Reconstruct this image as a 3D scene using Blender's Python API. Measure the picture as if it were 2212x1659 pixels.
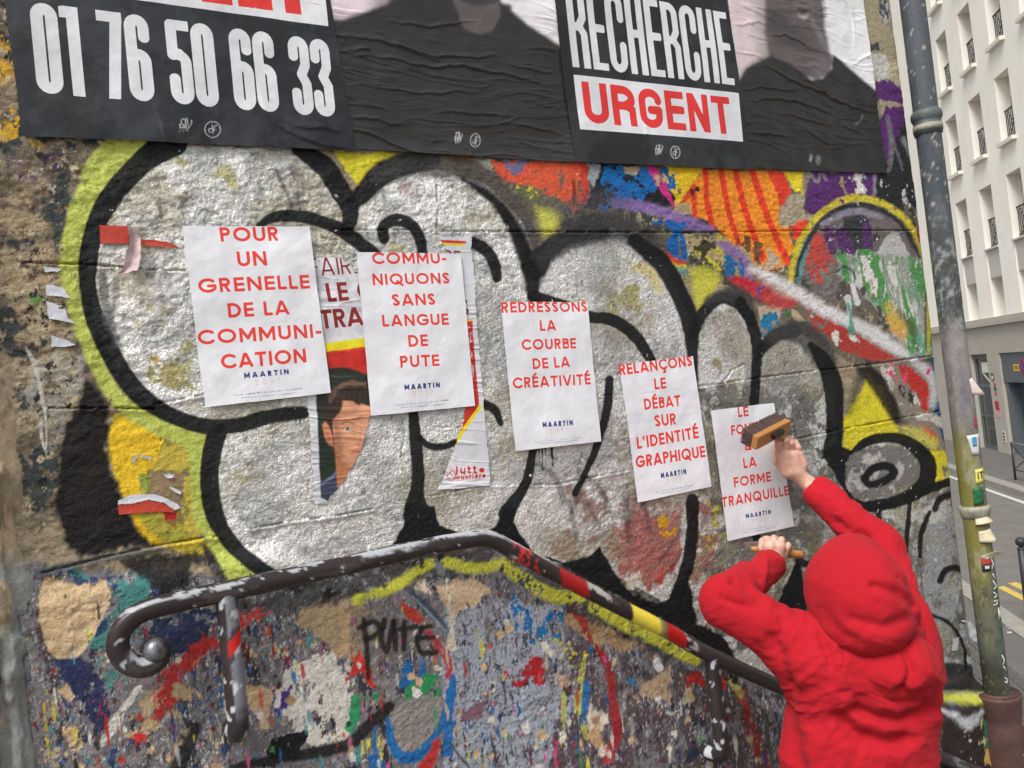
import bpy, bmesh, math, random
import numpy as np
from mathutils import Vector, Matrix



# ---------------------------------------------------------------- camera frame
# The painted wall is the plane y = 0 (x along it, z up, the street side is y < 0).
AL, RO, PI_, FPX = math.radians(59.98), math.radians(6.73), math.radians(0.50), 1779.0
CAMH = 4.0                       # lens above the street at the foot of the stairs
DW = 1.99                        # lens to wall
CX, CY = 1106.0, 829.5
_f0 = np.array([math.cos(AL), math.sin(AL), 0.0])
_r0 = np.array([math.sin(AL), -math.cos(AL), 0.0])
_z0 = np.array([0.0, 0.0, 1.0])
CF = _f0 * math.cos(PI_) + _z0 * math.sin(PI_)
_u0 = -_f0 * math.sin(PI_) + _z0 * math.cos(PI_)
CR = math.cos(RO) * _r0 - math.sin(RO) * _u0
CU = math.cos(RO) * _u0 + math.sin(RO) * _r0
EYE = np.array([0.0, -DW, CAMH])

def ray(x, y):
    return CF + ((x - CX) / FPX) * CR - ((y - CY) / FPX) * CU

def at(x, y, d):
    """world point seen at drawing position x, y at depth d"""
    return EYE + ray(x, y) * d

def on_wall(x, y, off=0.0):
    """point of the wall plane (off metres in front of it) at drawing position x, y"""
    r = ray(x, y)
    return EYE + r * ((DW - off) / r[1])

def draw_xy(u, z, off=0.0):
    """wall coordinates -> drawing coordinates (a homography)"""
    P = np.stack([u, np.full_like(u, DW - off), z - CAMH], -1)
    w = P @ CF
    return CX + FPX * (P @ CR) / w, CY - FPX * (P @ CU) / w

def wall_uz(pts, off=0.0):
    o = []
    for x, y in pts:
        p = on_wall(x, y, off)
        o.append((p[0], p[2]))
    return np.array(o)
def lin(c):
    c = np.array(c, dtype=np.float32) / 255.0
    return np.where(c <= 0.04045, c / 12.92, ((c + 0.055) / 1.055) ** 2.4).astype(np.float32)
SC = bpy.context.scene
for o in list(bpy.data.objects): bpy.data.objects.remove(o)
random.seed(7)

cd = bpy.data.cameras.new('camera'); cam = bpy.data.objects.new('camera', cd); SC.collection.objects.link(cam)
cd.sensor_fit = 'HORIZONTAL'; cd.sensor_width = 36.0; cd.lens = 36.0 * FPX / 2212.0
cd.clip_start = 0.05; cd.clip_end = 600
cam.matrix_world = Matrix(((CR[0], CU[0], -CF[0], EYE[0]), (CR[1], CU[1], -CF[1], EYE[1]), (CR[2], CU[2], -CF[2], EYE[2]), (0, 0, 0, 1)))
SC.camera = cam
SUN_EL, SUN_AZ = math.radians(54), math.radians(-148)   # azimuth measured from +x towards +y
w = bpy.data.worlds.new('World'); SC.world = w; w.use_nodes = True
nt = w.node_tree; nt.nodes.clear()
sky = nt.nodes.new('ShaderNodeTexSky'); sky.sky_type = 'NISHITA'; sky.sun_disc = False
sky.sun_elevation = SUN_EL; sky.sun_rotation = math.pi / 2 - SUN_AZ
sky.dust_density = 4.0; sky.air_density = 1.0; sky.ozone_density = 1.0
hs = nt.nodes.new('ShaderNodeHueSaturation'); hs.inputs['Saturation'].default_value = 0.16
bg = nt.nodes.new('ShaderNodeBackground'); bg.inputs[1].default_value = 0.085
ou = nt.nodes.new('ShaderNodeOutputWorld')
nt.links.new(sky.outputs[0], hs.inputs['Color']); nt.links.new(hs.outputs[0], bg.inputs[0]); nt.links.new(bg.outputs[0], ou.inputs[0])
sl = bpy.data.lights.new('sun', 'SUN'); sl.energy = 1.5; sl.angle = math.radians(28); sl.color = (1.0, 0.97, 0.93)
so = bpy.data.objects.new('sun', sl); SC.collection.objects.link(so)
sd = Vector((math.cos(SUN_AZ) * math.cos(SUN_EL), math.sin(SUN_AZ) * math.cos(SUN_EL), math.sin(SUN_EL)))
so.rotation_euler = sd.to_track_quat('Z', 'Y').to_euler(); so.location = (0, -6, 12)
SC.view_settings.view_transform = 'Standard'; SC.view_settings.look = 'None'
SC.view_settings.gamma = 1.0; SC.view_settings.exposure = 0.95; SC.view_settings.use_curve_mapping = False

# ---------------------------------------------------------------- objects and materials
def tag(o, label=None, cat=None, group=None, kind=None):
    if label: o['label'] = label
    if cat: o['category'] = cat
    if group: o['group'] = group
    if kind: o['kind'] = kind
    return o

def link(o, parent=None):
    SC.collection.objects.link(o)
    if parent is not None: o.parent = parent
    return o

def thing(name, label, cat, loc=(0, 0, 0), group=None, rot=None):
    o = bpy.data.objects.new(name, None); o.empty_display_size = 0.1
    o.location = Vector([float(v) for v in loc])
    if rot is not None: o.rotation_euler = rot
    link(o); return tag(o, label, cat, group)

def mesh_np(name, V, Fq, mat, parent=None, shade=True, attrs=None):
    """V (n,3), Fq (m,4) or (m,3) integer faces; positions are world when the parent sits at the origin"""
    V = np.asarray(V, np.float32); Fq = np.asarray(Fq, np.int32)
    me = bpy.data.meshes.new(name); k = Fq.shape[1]; m = len(Fq)
    me.vertices.add(len(V)); me.vertices.foreach_set('co', V.ravel())
    me.loops.add(m * k); me.loops.foreach_set('vertex_index', Fq.ravel())
    me.polygons.add(m); me.polygons.foreach_set('loop_start', np.arange(0, m * k, k, dtype=np.int32))
    me.polygons.foreach_set('loop_total', np.full(m, k, np.int32))
    me.update(calc_edges=True)
    me.polygons.foreach_set('use_smooth', np.full(m, shade, bool))
    for an, (ty, arr) in (attrs or {}).items():
        a = me.attributes.new(an, ty, 'POINT')
        a.data.foreach_set('color' if ty == 'FLOAT_COLOR' else 'value', np.asarray(arr, np.float32).ravel())
    if mat: me.materials.append(mat)
    o = bpy.data.objects.new(name, me)
    return link(o, parent)

def local(parent, P):
    """world points into the frame of an unrotated parent"""
    return np.asarray(P, float) - np.array(parent.location)

def grid_faces(nr, nc, wrap=False):
    r, c = np.meshgrid(np.arange(nr - 1), np.arange(nc if wrap else nc - 1), indexing='ij')
    c2 = (c + 1) % nc
    return np.stack([r * nc + c, r * nc + c2, (r + 1) * nc + c2, (r + 1) * nc + c], -1).reshape(-1, 4)

class MB:
    """a small bmesh collector"""
    def __init__(s): s.bm = bmesh.new()
    def box(s, c, d, M=None, bev=0.0):
        g = bmesh.ops.create_cube(s.bm, size=1.0)['verts']
        for v in g:
            p = Vector((v.co.x * d[0], v.co.y * d[1], v.co.z * d[2]))
            if M is not None: p = M @ p
            v.co = p + Vector([float(q) for q in c])
        if bev:
            e = {e for v in g for e in v.link_edges}
            bmesh.ops.bevel(s.bm, geom=list(e), offset=bev, segments=2, affect='EDGES', profile=0.5)
        return s
    def tube(s, P, R, n=14, cap=True):
        """tube through points P with radius R (number or list)"""
        P = [Vector([float(q) for q in p]) for p in P]
        R = R if hasattr(R, '__len__') else [R] * len(P)
        t0 = (P[1] - P[0]).normalized()
        nrm = t0.orthogonal().normalized(); rings = []
        for i, p in enumerate(P):
            t = (P[min(i + 1, len(P) - 1)] - P[max(i - 1, 0)])
            t = t.normalized() if t.length > 1e-9 else t0
            nrm = (nrm - t * nrm.dot(t)).normalized(); b = t.cross(nrm)
            rings.append([s.bm.verts.new(p + (nrm * math.cos(a) + b * math.sin(a)) * R[i]) for a in [2 * math.pi * k / n for k in range(n)]])
        for a, b in zip(rings, rings[1:]):
            for k in range(n):
                try: s.bm.faces.new((a[k], a[(k + 1) % n], b[(k + 1) % n], b[k]))
                except ValueError: pass
        if cap:
            try: s.bm.faces.new(rings[0][::-1]); s.bm.faces.new(rings[-1])
            except ValueError: pass
        return s
    def ball(s, c, r, sub=2, sc=(1, 1, 1)):
        g = bmesh.ops.create_icosphere(s.bm, subdivisions=sub, radius=r)['verts']
        for v in g: v.co = Vector((v.co.x * sc[0], v.co.y * sc[1], v.co.z * sc[2])) + Vector([float(q) for q in c])
        return s
    def prism(s, pts, off):
        """polygon pts extruded by vector off"""
        a = [s.bm.verts.new(Vector([float(q) for q in p])) for p in pts]
        off = Vector([float(q) for q in off])
        b = [s.bm.verts.new(v.co + off) for v in a]
        s.bm.faces.new(a[::-1]); s.bm.faces.new(b)
        for i in range(len(a)):
            j = (i + 1) % len(a); s.bm.faces.new((a[i], a[j], b[j], b[i]))
        return s
    def build(s, name, mat, parent=None, smooth=False, rel=True):
        bmesh.ops.recalc_face_normals(s.bm, faces=s.bm.faces)
        me = bpy.data.meshes.new(name)
        if parent is not None and rel:
            pl = parent.matrix_basis.copy(); q = parent.parent
            while q is not None: pl = q.matrix_basis @ pl; q = q.parent
            bmesh.ops.transform(s.bm, matrix=pl.inverted(), verts=s.bm.verts)
        s.bm.to_mesh(me); s.bm.free()
        for p in me.polygons: p.use_smooth = smooth
        if mat: me.materials.append(mat)
        return link(bpy.data.objects.new(name, me), parent)

def mat_new(name):
    m = bpy.data.materials.new(name); m.use_nodes = True
    nt = m.node_tree; b = nt.nodes['Principled BSDF']
    return m, nt, b

def N(nt, kind, **kw):
    n = nt.nodes.new('ShaderNode' + kind)
    for k, v in kw.items():
        if k in n.inputs: n.inputs[k].default_value = v
        else: setattr(n, k, v)
    return n

def noise(nt, scale, detail=4, rough=0.6, vec=None):
    n = N(nt, 'TexNoise'); n.inputs['Scale'].default_value = scale
    n.inputs['Detail'].default_value = detail; n.inputs['Roughness'].default_value = rough
    if vec is not None: nt.links.new(vec, n.inputs['Vector'])
    return n

def ramp(nt, fac, stops):
    r = N(nt, 'ValToRGB'); e = r.color_ramp.elements
    while len(e) < len(stops): e.new(0.5)
    for i, (p, c) in enumerate(stops):
        e[i].position = p; e[i].color = tuple(c) + (1,) if len(c) == 3 else c
    nt.links.new(fac, r.inputs[0]); return r

def mix(nt, f, a, b, typ='MIX'):
    m = N(nt, 'Mix', data_type='RGBA', blend_type=typ)
    for i, v in ((0, f), (6, a), (7, b)):
        if hasattr(v, 'links'): nt.links.new(v, m.inputs[i])
        elif isinstance(v, (int, float)): m.inputs[i].default_value = v
        else: m.inputs[i].default_value = tuple(v) + (1,) if len(v) == 3 else v
    return m.outputs[2]

def math_(nt, op, a, b=0.0, clamp=False):
    m = N(nt, 'Math', operation=op); m.use_clamp = clamp
    for i, v in ((0, a), (1, b)):
        if hasattr(v, 'links'): nt.links.new(v, m.inputs[i])
        else: m.inputs[i].default_value = v
    return m.outputs[0]

def bump(nt, b, h, strength, dist=0.01, normal=None):
    n = N(nt, 'Bump'); n.inputs['Strength'].default_value = strength; n.inputs['Distance'].default_value = dist
    nt.links.new(h, n.inputs['Height'])
    if normal is not None: nt.links.new(normal, n.inputs['Normal'])
    nt.links.new(n.outputs[0], b.inputs['Normal']); return n.outputs[0]

def simple(name, rgb, rough=0.6, metal=0.0, var=0.15, scale=12, bmp=0.15, spec=0.5, bscale=None):
    """plain material with broken colour and fine relief; rgb in sRGB 0..255"""
    m, nt, b = mat_new(name); tc = N(nt, 'TexCoord'); c = lin(rgb)
    n = noise(nt, scale, 5, 0.6, tc.outputs['Object'])
    lo = tuple(float(q) for q in c * (1 - var)); hi = tuple(float(min(1, q)) for q in c * (1 + var))
    r = ramp(nt, n.outputs[0], [(0.3, lo), (0.7, hi)])
    nt.links.new(r.outputs[0], b.inputs['Base Color'])
    b.inputs['Roughness'].default_value = rough; b.inputs['Metallic'].default_value = metal
    b.inputs['Specular IOR Level'].default_value = spec
    if bmp:
        n2 = noise(nt, bscale or scale * 6, 4, 0.6, tc.outputs['Object'])
        bump(nt, b, n2.outputs[0], bmp, 0.004)
    return m
# ---------------------------------------------------------------- numpy noise and paint
def _hash(ix, iy, seed):
    h = (ix.astype(np.int64) * 374761393 + iy.astype(np.int64) * 668265263 + seed * 974634777) & 0xFFFFFFFF
    h = ((h ^ (h >> 13)) * 1274126177) & 0xFFFFFFFF
    h = (h ^ (h >> 16)) & 0xFFFFFF
    return h.astype(np.float32) / 0xFFFFFF

def vnoise(x, y, seed=0):
    ix = np.floor(x); iy = np.floor(y)
    fx = (x - ix).astype(np.float32); fy = (y - iy).astype(np.float32)
    fx = fx * fx * (3 - 2 * fx); fy = fy * fy * (3 - 2 * fy)
    ix = ix.astype(np.int64); iy = iy.astype(np.int64)
    a = _hash(ix, iy, seed); b = _hash(ix + 1, iy, seed)
    c = _hash(ix, iy + 1, seed); d = _hash(ix + 1, iy + 1, seed)
    return (a * (1 - fx) + b * fx) * (1 - fy) + (c * (1 - fx) + d * fx) * fy

def fbm(u, z, size, octv=4, seed=0, sx=1.0, sz=1.0, gain=0.5):
    """fractal noise about 0..1, size = largest feature in metres"""
    x = u / (size * sx); y = z / (size * sz)
    s = 0.0; a = 1.0; t = 0.0
    for o in range(octv):
        c, sn = math.cos(0.6 * o), math.sin(0.6 * o)
        if sx != sz: c, sn = 1.0, 0.0
        s = s + a * vnoise((x * c - y * sn) + 17.3 * o, (x * sn + y * c) - 9.1 * o, seed + 31 * o)
        t += a; a *= gain; x = x * 2.03; y = y * 2.03
    return s / t

def sstep(a, b, x):
    t = np.clip((x - a) / (b - a), 0, 1)
    return t * t * (3 - 2 * t)

def lin(c):
    c = np.array(c, dtype=np.float32) / 255.0
    return np.where(c <= 0.04045, c / 12.92, ((c + 0.055) / 1.055) ** 2.4).astype(np.float32)

def smooth(pts, n=6, closed=False):
    """Catmull-Rom through the points (any number of columns)"""
    P = np.array(pts, dtype=float)
    if closed: P = np.vstack([P[-1], P, P[0], P[1]])
    else: P = np.vstack([2 * P[0] - P[1], P, 2 * P[-1] - P[-2]])
    o = []
    for i in range(1, len(P) - 2):
        for t in np.linspace(0, 1, n, endpoint=False):
            a, b, c, d = P[i - 1], P[i], P[i + 1], P[i + 2]
            o.append(0.5 * (2 * b + (c - a) * t + (2 * a - 5 * b + 4 * c - d) * t * t + (3 * b - a - 3 * c + d) * t ** 3))
    o.append(P[-2])
    return np.array(o)

def seg_dist(px, py, P, W=None):
    """distance to a polyline minus its half width"""
    best = np.full(px.shape, 1e9, np.float32)
    for i in range(len(P) - 1):
        ax, ay = P[i, 0], P[i, 1]; dx, dy = P[i + 1, 0] - ax, P[i + 1, 1] - ay
        L = dx * dx + dy * dy + 1e-12
        t = np.clip(((px - ax) * dx + (py - ay) * dy) / L, 0, 1)
        d = np.sqrt((px - ax - t * dx) ** 2 + (py - ay - t * dy) ** 2)
        if W is not None: d = d - (W[i] + (W[i + 1] - W[i]) * t) * 0.5
        np.minimum(best, d, out=best)
    return best

def poly_sd(px, py, P):
    """signed distance to a polygon, negative inside"""
    Q = np.vstack([P, P[:1]])
    d = seg_dist(px, py, Q)
    ins = np.zeros(px.shape, bool)
    for i in range(len(Q) - 1):
        x0, y0, x1, y1 = Q[i, 0], Q[i, 1], Q[i + 1, 0], Q[i + 1, 1]
        if y0 == y1: continue
        c = ((y0 > py) != (y1 > py)) & (px < (x1 - x0) * (py - y0) / (y1 - y0) + x0)
        ins ^= c
    return np.where(ins, -d, d)

def T(c, r, *pts):
    """points read off quarter (c, r) of the drawing, optional third value is a width"""
    return [(737.33 * c + p[0] / 3.0, 553 * r + p[1] / 3.0) + tuple(q / 3.0 for q in p[2:]) for p in pts]
def Z(*pts):
    return [(1355.4 + p[0] * 0.30637, 325.3 + p[1] * 0.30637) + tuple(q * 0.30637 for q in p[2:]) for p in pts]

class Surface:
    def __init__(s, u, z, gx, gy):
        n = u.shape
        s.u, s.z, s.gx, s.gy = u, z, gx, gy
        s.col = np.zeros(n + (3,), np.float32)
        s.sil = np.zeros(n, np.float32)      # metallic silver paint
        s.glo = np.full(n, 0.15, np.float32)  # gloss of the paint film
        s.rel = np.zeros(n, np.float32)      # relief in metres
        # three noises shared by the brushes
        s.n1 = fbm(u, z, 0.030, 4, 5) - 0.5
        s.n2 = fbm(u, z, 0.010, 3, 11) - 0.5
        s.n3 = fbm(u, z, 0.10, 4, 23) - 0.5
    def box(s, P, m):
        x0, y0 = P[:, 0].min() - m, P[:, 1].min() - m
        x1, y1 = P[:, 0].max() + m, P[:, 1].max() + m
        return np.nonzero((s.gx > x0) & (s.gx < x1) & (s.gy > y0) & (s.gy < y1))
    def lay(s, I, a, c, sil=0.0, glo=0.25, rel=0.0):
        a = a.astype(np.float32)
        s.col[I] = s.col[I] * (1 - a[..., None]) + np.asarray(c, np.float32) * a[..., None]
        s.sil[I] = s.sil[I] * (1 - a) + sil * a
        s.glo[I] = s.glo[I] * (1 - a) + glo * a
        if rel: s.rel[I] += rel * a
    def stroke(s, pts, w, c, op=1.0, soft=1.6, wob=3.0, flake=0.0, curve=True, seed=0, closed=False, fs=1, **k):
        P = np.array(pts, dtype=float)
        if P.shape[1] < 3: P = np.hstack([P, np.full((len(P), 1), float(w))])
        if curve and len(P) > 2: P = smooth(P, 6, closed)
        I = s.box(P, P[:, 2].max() / 2 + soft * 2 + wob)
        if len(I[0]) == 0: return
        d = seg_dist(s.gx[I], s.gy[I], P, P[:, 2])
        d = d + wob * s.n1[I] + wob * 0.6 * s.n2[I]
        a = sstep(soft, -soft, d) * op
        if flake: a = a * s.flk(I, flake, seed, fs)
        s.lay(I, a, lin(c), **k)
    def poly(s, pts, c, op=1.0, soft=1.6, wob=4.0, flake=0.0, curve=False, seed=0, fs=1, **k):
        P = np.array(pts, dtype=float)[:, :2]
        if curve: P = smooth(P, 5, True)
        I = s.box(P, soft * 2 + wob)
        if len(I[0]) == 0: return
        d = poly_sd(s.gx[I], s.gy[I], P) + wob * s.n1[I] * 2.6 + wob * s.n2[I] * 1.8
        a = sstep(soft, -soft, d) * op
        if flake: a = a * s.flk(I, flake, seed, fs)
        s.lay(I, a, lin(c), **k)
    def flk(s, I, amount, seed, fs=1):
        n = fbm(s.u[I], s.z[I], 0.035 * fs, 5, 100 + seed, 0.8, 1.2, gain=0.74)
        return sstep(0.27 + 0.34 * amount - 0.015, 0.27 + 0.34 * amount + 0.015, n)
    def patches(s, pts, c, cover=0.3, size=0.05, sx=1.0, sz=1.0, seed=0, edge=8, soft=0.012, op=1.0, octv=5, gain=0.68, **k):
        """noise shaped patches inside a region"""
        P = np.array(pts, dtype=float)[:, :2]
        I = s.box(P, edge)
        if len(I[0]) == 0: return
        d = poly_sd(s.gx[I], s.gy[I], P)
        d = d + s.n3[I] * 50 + s.n1[I] * 22
        m = sstep(edge, -edge, d)
        n = fbm(s.u[I], s.z[I], size, octv, 200 + seed, sx, sz, gain)
        t = 0.5 + (0.5 - cover) * 0.62
        t = t + (1 - m) * 0.5
        a = sstep(t - soft, t + soft, n) * op
        s.lay(I, a, lin(c), **k)
# ---------------------------------------------------------------- the painted wall
BLK = (13, 14, 17); HALO = (192, 200, 96); YEL = (236, 206, 40); SILV = (200, 199, 194)
WHT = (226, 224, 222); RED = (205, 48, 40); BLU = (20, 98, 168); TAN = (196, 168, 132)

def paint_wall(S):
    n, u, z = S.n1, S.u, S.z
    full = [(-400, -400), (2700, -400), (2700, 2100), (-400, 2100)]
    I = np.nonzero(np.ones(u.shape, bool))
    # bare limestone render
    b = fbm(u, z, 0.25, 5, 3)
    S.col[...] = lin((148, 134, 112)) * (0.65 + 0.7 * b[..., None])
    S.patches(full, (112, 100, 84), 0.35, 0.10, seed=1, soft=0.05)
    S.patches(full, (172, 158, 132), 0.35, 0.05, seed=2, soft=0.03)
    left = T(0, 0, (-300, -200), (700, -200), (700, 1000), (420, 1500), (480, 1659)) + T(0, 1, (480, 600), (560, 900), (400, 1200), (380, 1659), (-300, 1659))
    S.patches(left, (62, 66, 66), 0.38, 0.09, seed=4, soft=0.03, gain=0.68)
    S.patches(left, (168, 150, 120), 0.34, 0.12, seed=6, soft=0.03)
    S.patches(T(0, 0, (-50, 100), (130, 300), (130, 900), (-50, 900)), (206, 160, 48), 0.42, 0.05, seed=7, soft=0.02)
    S.patches(T(0, 0, (180, 870), (480, 880), (450, 1080), (180, 1050)), (200, 160, 60), 0.35, 0.03, seed=8)
    S.stroke(T(0, 0, (400, 1000), (400, 1200), (380, 1400), (400, 1600)), 34, (56, 64, 62), 0.9, soft=9, wob=14, flake=0.35, seed=9)
    S.poly(T(0, 0, (280, 1010), (380, 1000), (410, 1060), (360, 1120), (270, 1090)), (70, 42, 78), 0.9, soft=4, wob=8)
    S.patches(T(0, 0, (0, 780), (260, 800), (240, 1250), (60, 1250)), (92, 76, 108), 0.3, 0.05, seed=10)
    S.patches(T(0, 0, (430, 920), (570, 920), (560, 980), (430, 980)), (166, 190, 186), 0.6, 0.03, seed=12)
    S.patches(T(0, 1, (190, 230), (310, 230), (300, 330), (180, 330)), (106, 150, 80), 0.45, 0.02, seed=13)
    S.poly(T(0, 1, (160, 650), (520, 640), (550, 800), (470, 960), (420, 1050), (160, 960)), (172, 168, 160), 0.75, soft=16, wob=20, flake=0.35, seed=14)
    S.patches(T(0, 1, (180, 1270), (340, 1270), (330, 1560), (230, 1600)), (70, 120, 74), 0.3, 0.03, seed=15)
    S.poly(T(0, 1, (320, 990), (480, 1000), (430, 1200), (330, 1260)), (150, 146, 140), 0.7, soft=10, wob=18, flake=0.4, seed=16)
    S.patches(left, (44, 48, 48), .26, .03, seed=233, gain=.74); S.patches(left, (190, 174, 146), .24, .025, seed=234, gain=.72); S.patches(left, (120, 104, 84), .3, .02, seed=235, gain=.72)
    # ---- lower zone: old paint over plaster, scraped in layers
    low = T(0, 2, (100, 340), (1660, 420)) + T(1, 2, (-30, 440), (900, 260), (1300, 560), (2212, 950)) + T(2, 2, (300, 1000), (700, 1200), (1700, 1100), (2300, 1100), (2300, 2200), (-4600, 2200)) + T(0, 2, (60, 2200))
    S.poly(low, (116, 114, 118), 0.96, soft=8, wob=10)
    S.patches(low, (128, 122, 122), 0.5, 0.09, 0.5, 1.6, seed=20, soft=0.03)
    S.patches(low, (76, 68, 72), 0.25, 0.07, 0.5, 1.6, seed=21, soft=0.03)
    S.patches(low, (52, 52, 62), 0.30, 0.05, 0.6, 1.5, seed=22, soft=0.02)
    mid = T(1, 2, (650, 560), (1400, 620), (1500, 1700), (650, 1700))
    S.patches(mid, (160, 166, 178), 0.72, 0.10, 0.5, 1.6, seed=23, soft=0.05, gain=0.7)
    S.patches(mid, (70, 72, 88), 0.22, 0.03, 0.6, 1.4, seed=24, soft=0.02, gain=0.7)
    S.patches(T(1, 2, (1350, 600), (2300, 950), (2300, 1700), (1350, 1700)), (92, 78, 82), 0.55, 0.10, 0.6, 1.5, seed=25, soft=0.04)
    S.patches(T(2, 2, (0, 1000), (400, 1150), (640, 1400), (650, 1700), (0, 1700)), (84, 74, 72), 0.8, 0.12, seed=26, soft=0.05)
    S.patches(low, (118, 44, 52), 0.14, 0.045, 0.5, 1.5, seed=27)
    S.patches(low, (58, 46, 100), 0.09, 0.03, 0.5, 1.6, seed=28)
    S.patches(low, (30, 108, 168), 0.07, 0.025, 0.5, 1.7, seed=29)
    S.patches(low, (200, 66, 96), 0.04, 0.018, 0.7, 1.3, seed=30)
    S.patches(low, (188, 178, 84), 0.06, 0.025, 0.5, 1.8, seed=31)
    S.patches(low, TAN, 0.10, 0.06, seed=32, rel=-0.0010)
    S.patches(low, (214, 206, 194), 0.07, 0.03, seed=33)
    S.patches(low, (36, 30, 34), 0.12, 0.03, seed=34)
    for c_, cov, sz_, sd in (((44, 42, 46), .20, .012, 340), ((156, 158, 166), .26, .012, 341), ((98, 90, 90), .24, .016, 342), ((176, 150, 118), .08, .02, 343), ((30, 34, 56), .12, .02, 344), ((128, 40, 44), .06, .014, 345)):
        S.patches(low, c_, cov, sz_, .7, 1.4, seed=sd, soft=.03, gain=.72, op=.85)
    lowl = T(0, 2, (240, 400), (2212, 500), (2212, 1700), (240, 1700))
    for c_, cov, sz_, sd in (((60, 140, 140), .16, .03, 350), ((46, 66, 112), .20, .03, 351), ((206, 178, 142), .13, .035, 352), ((214, 208, 196), .09, .02, 353), ((180, 60, 52), .05, .02, 354)):
        S.patches(lowl, c_, cov, sz_, .8, 1.3, seed=sd, gain=.74)
    for c_, cov, sz_, sd in (((190, 192, 200), .16, .012, 355), ((44, 116, 168), .10, .016, 356), ((206, 200, 188), .07, .016, 357), ((58, 130, 96), .03, .02, 358), ((172, 120, 128), .06, .03, 359)):
        S.patches(low, c_, cov, sz_, .6, 1.6, seed=sd, gain=.74)
    # left lower: teal, navy, tan holes, red diagonal
    S.patches(T(0, 2, (400, 340), (950, 380), (950, 700), (700, 1200), (560, 950), (600, 650)), (74, 134, 130), 0.62, 0.05, seed=40, gain=0.7)
    S.patches(T(0, 2, (230, 350), (800, 370), (760, 700), (240, 1000)), (44, 68, 100), 0.45, 0.05, seed=41, gain=0.7)
    S.poly(T(0, 2, (360, 940), (520, 930), (640, 1060), (700, 1200), (720, 1350), (620, 1450), (540, 1280), (430, 1120)), (36, 44, 84), 0.95, wob=14, flake=0.12, seed=42, fs=0.6)
    S.patches(T(0, 2, (1000, 680), (1400, 640), (1300, 900), (900, 950)), (36, 48, 76), 0.62, 0.06, seed=43)
    S.poly(T(0, 2, (1400, 720), (1420, 870), (1150, 1050), (1180, 1130), (1020, 1370), (820, 1350), (980, 1180), (1040, 1050), (1250, 860)), (176, 40, 36), 0.95, soft=5, wob=12, flake=0.14, seed=44, fs=0.7)
    S.poly(T(0, 2, (1540, 620), (1720, 560), (1800, 620), (1620, 720), (1540, 740)), (178, 52, 44), 0.9, wob=9, flake=0.3, seed=45)
    S.poly(T(0, 2, (300, 430), (480, 470), (600, 460), (690, 430), (700, 600), (560, 860), (500, 930), (380, 940), (300, 880), (245, 700), (250, 560)), (206, 178, 140), 1, wob=7, rel=-0.0018)
    S.poly(T(0, 2, (430, 1100), (500, 1190), (440, 1220), (370, 1150)), (206, 178, 140), 1, wob=6, rel=-0.0015)
    S.patches(T(0, 2, (330, 1250), (640, 1400), (620, 1700), (320, 1700)), (206, 176, 138), 0.42, 0.05, seed=46, rel=-0.0015)
    S.patches(T(0, 2, (900, 1100), (1300, 1100), (1200, 1500), (900, 1600)), (176, 152, 120), 0.5, 0.06, seed=47, rel=-0.001)
    S.poly(T(0, 2, (1560, 1110), (1780, 1130), (1700, 1380), (1600, 1250)), (202, 174, 140), 1, wob=9, rel=-0.0015)
    S.poly(T(0, 2, (1940, 600), (2300, 520), (2400, 760), (2300, 960), (2160, 920), (2050, 800), (1900, 720)), (176, 152, 120), 0.95, wob=12, rel=-0.0012)
    S.poly(T(0, 2, (1760, 1250), (1900, 950), (2100, 900), (2280, 1000), (2260, 1480), (2040, 1500), (1900, 1380)), (212, 208, 198), 1, wob=16, flake=0.38, seed=48, fs=0.8, rel=0.0008)
    S.stroke(T(0, 2, (900, 1120, 40), (800, 1250, 60), (720, 1380, 70), (660, 1480, 30)), 20, (210, 206, 196), 1, wob=10, flake=0.2, seed=49)
    S.patches(T(0, 2, (560, 1160), (780, 1180), (760, 1420), (560, 1400)), (196, 36, 60), 0.22, 0.02, seed=50)
    S.patches(T(0, 2, (740, 1430), (950, 1420), (900, 1620), (760, 1620)), (196, 40, 40), 0.5, 0.04, seed=51)
    S.patches(T(0, 2, (330, 1360), (760, 1400), (760, 1700), (330, 1700)), (40, 150, 180), 0.15, 0.02, seed=52)
    S.stroke(T(0, 2, (285, 1230, 14), (300, 1400, 18), (320, 1600, 14)), 5, (200, 180, 40), 0.9, wob=5, flake=0.4)
    S.stroke(T(0, 2, (340, 1200, 10), (350, 1300, 16)), 5, (200, 180, 40), 0.9, wob=4)
    S.patches(T(0, 2, (1230, 1000), (1440, 980), (1440, 1260), (1230, 1200)), (30, 100, 150), 0.5, 0.03, 0.5, 1.8, seed=53)
    S.stroke(T(0, 2, (1260, 1380, 80), (1200, 1520, 90), (1120, 1700, 110)), 30, (24, 22, 26), 0.93, soft=6, wob=5)
    S.stroke(T(0, 2, (1500, 1640, 60), (1800, 1580, 70), (2212, 1500, 80)) + T(1, 2, (150, 1380, 85), (290, 1250, 80)), 26, (26, 24, 26), 0.95, soft=4, wob=5)
    S.patches(T(0, 2, (1700, 1400), (1960, 1420), (1900, 1600), (1700, 1560)), (24, 24, 28), 0.75, 0.06, seed=54)
    S.patches(T(0, 2, (1680, 1390), (1780, 1390), (1780, 1560), (1680, 1540)), (66, 140, 84), 0.4, 0.03, seed=55)
    S.patches(T(0, 2, (1760, 1130), (1860, 1130), (1860, 1280), (1760, 1280)), (80, 50, 130), 0.6, 0.03, seed=56)
    # centre lower: pale mark tag, blue ring with red and green
    S.poly(T(1, 2, (20, 620), (200, 620), (480, 730), (560, 900), (300, 950), (60, 900)), (122, 112, 108), 0.6, soft=10)
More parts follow.
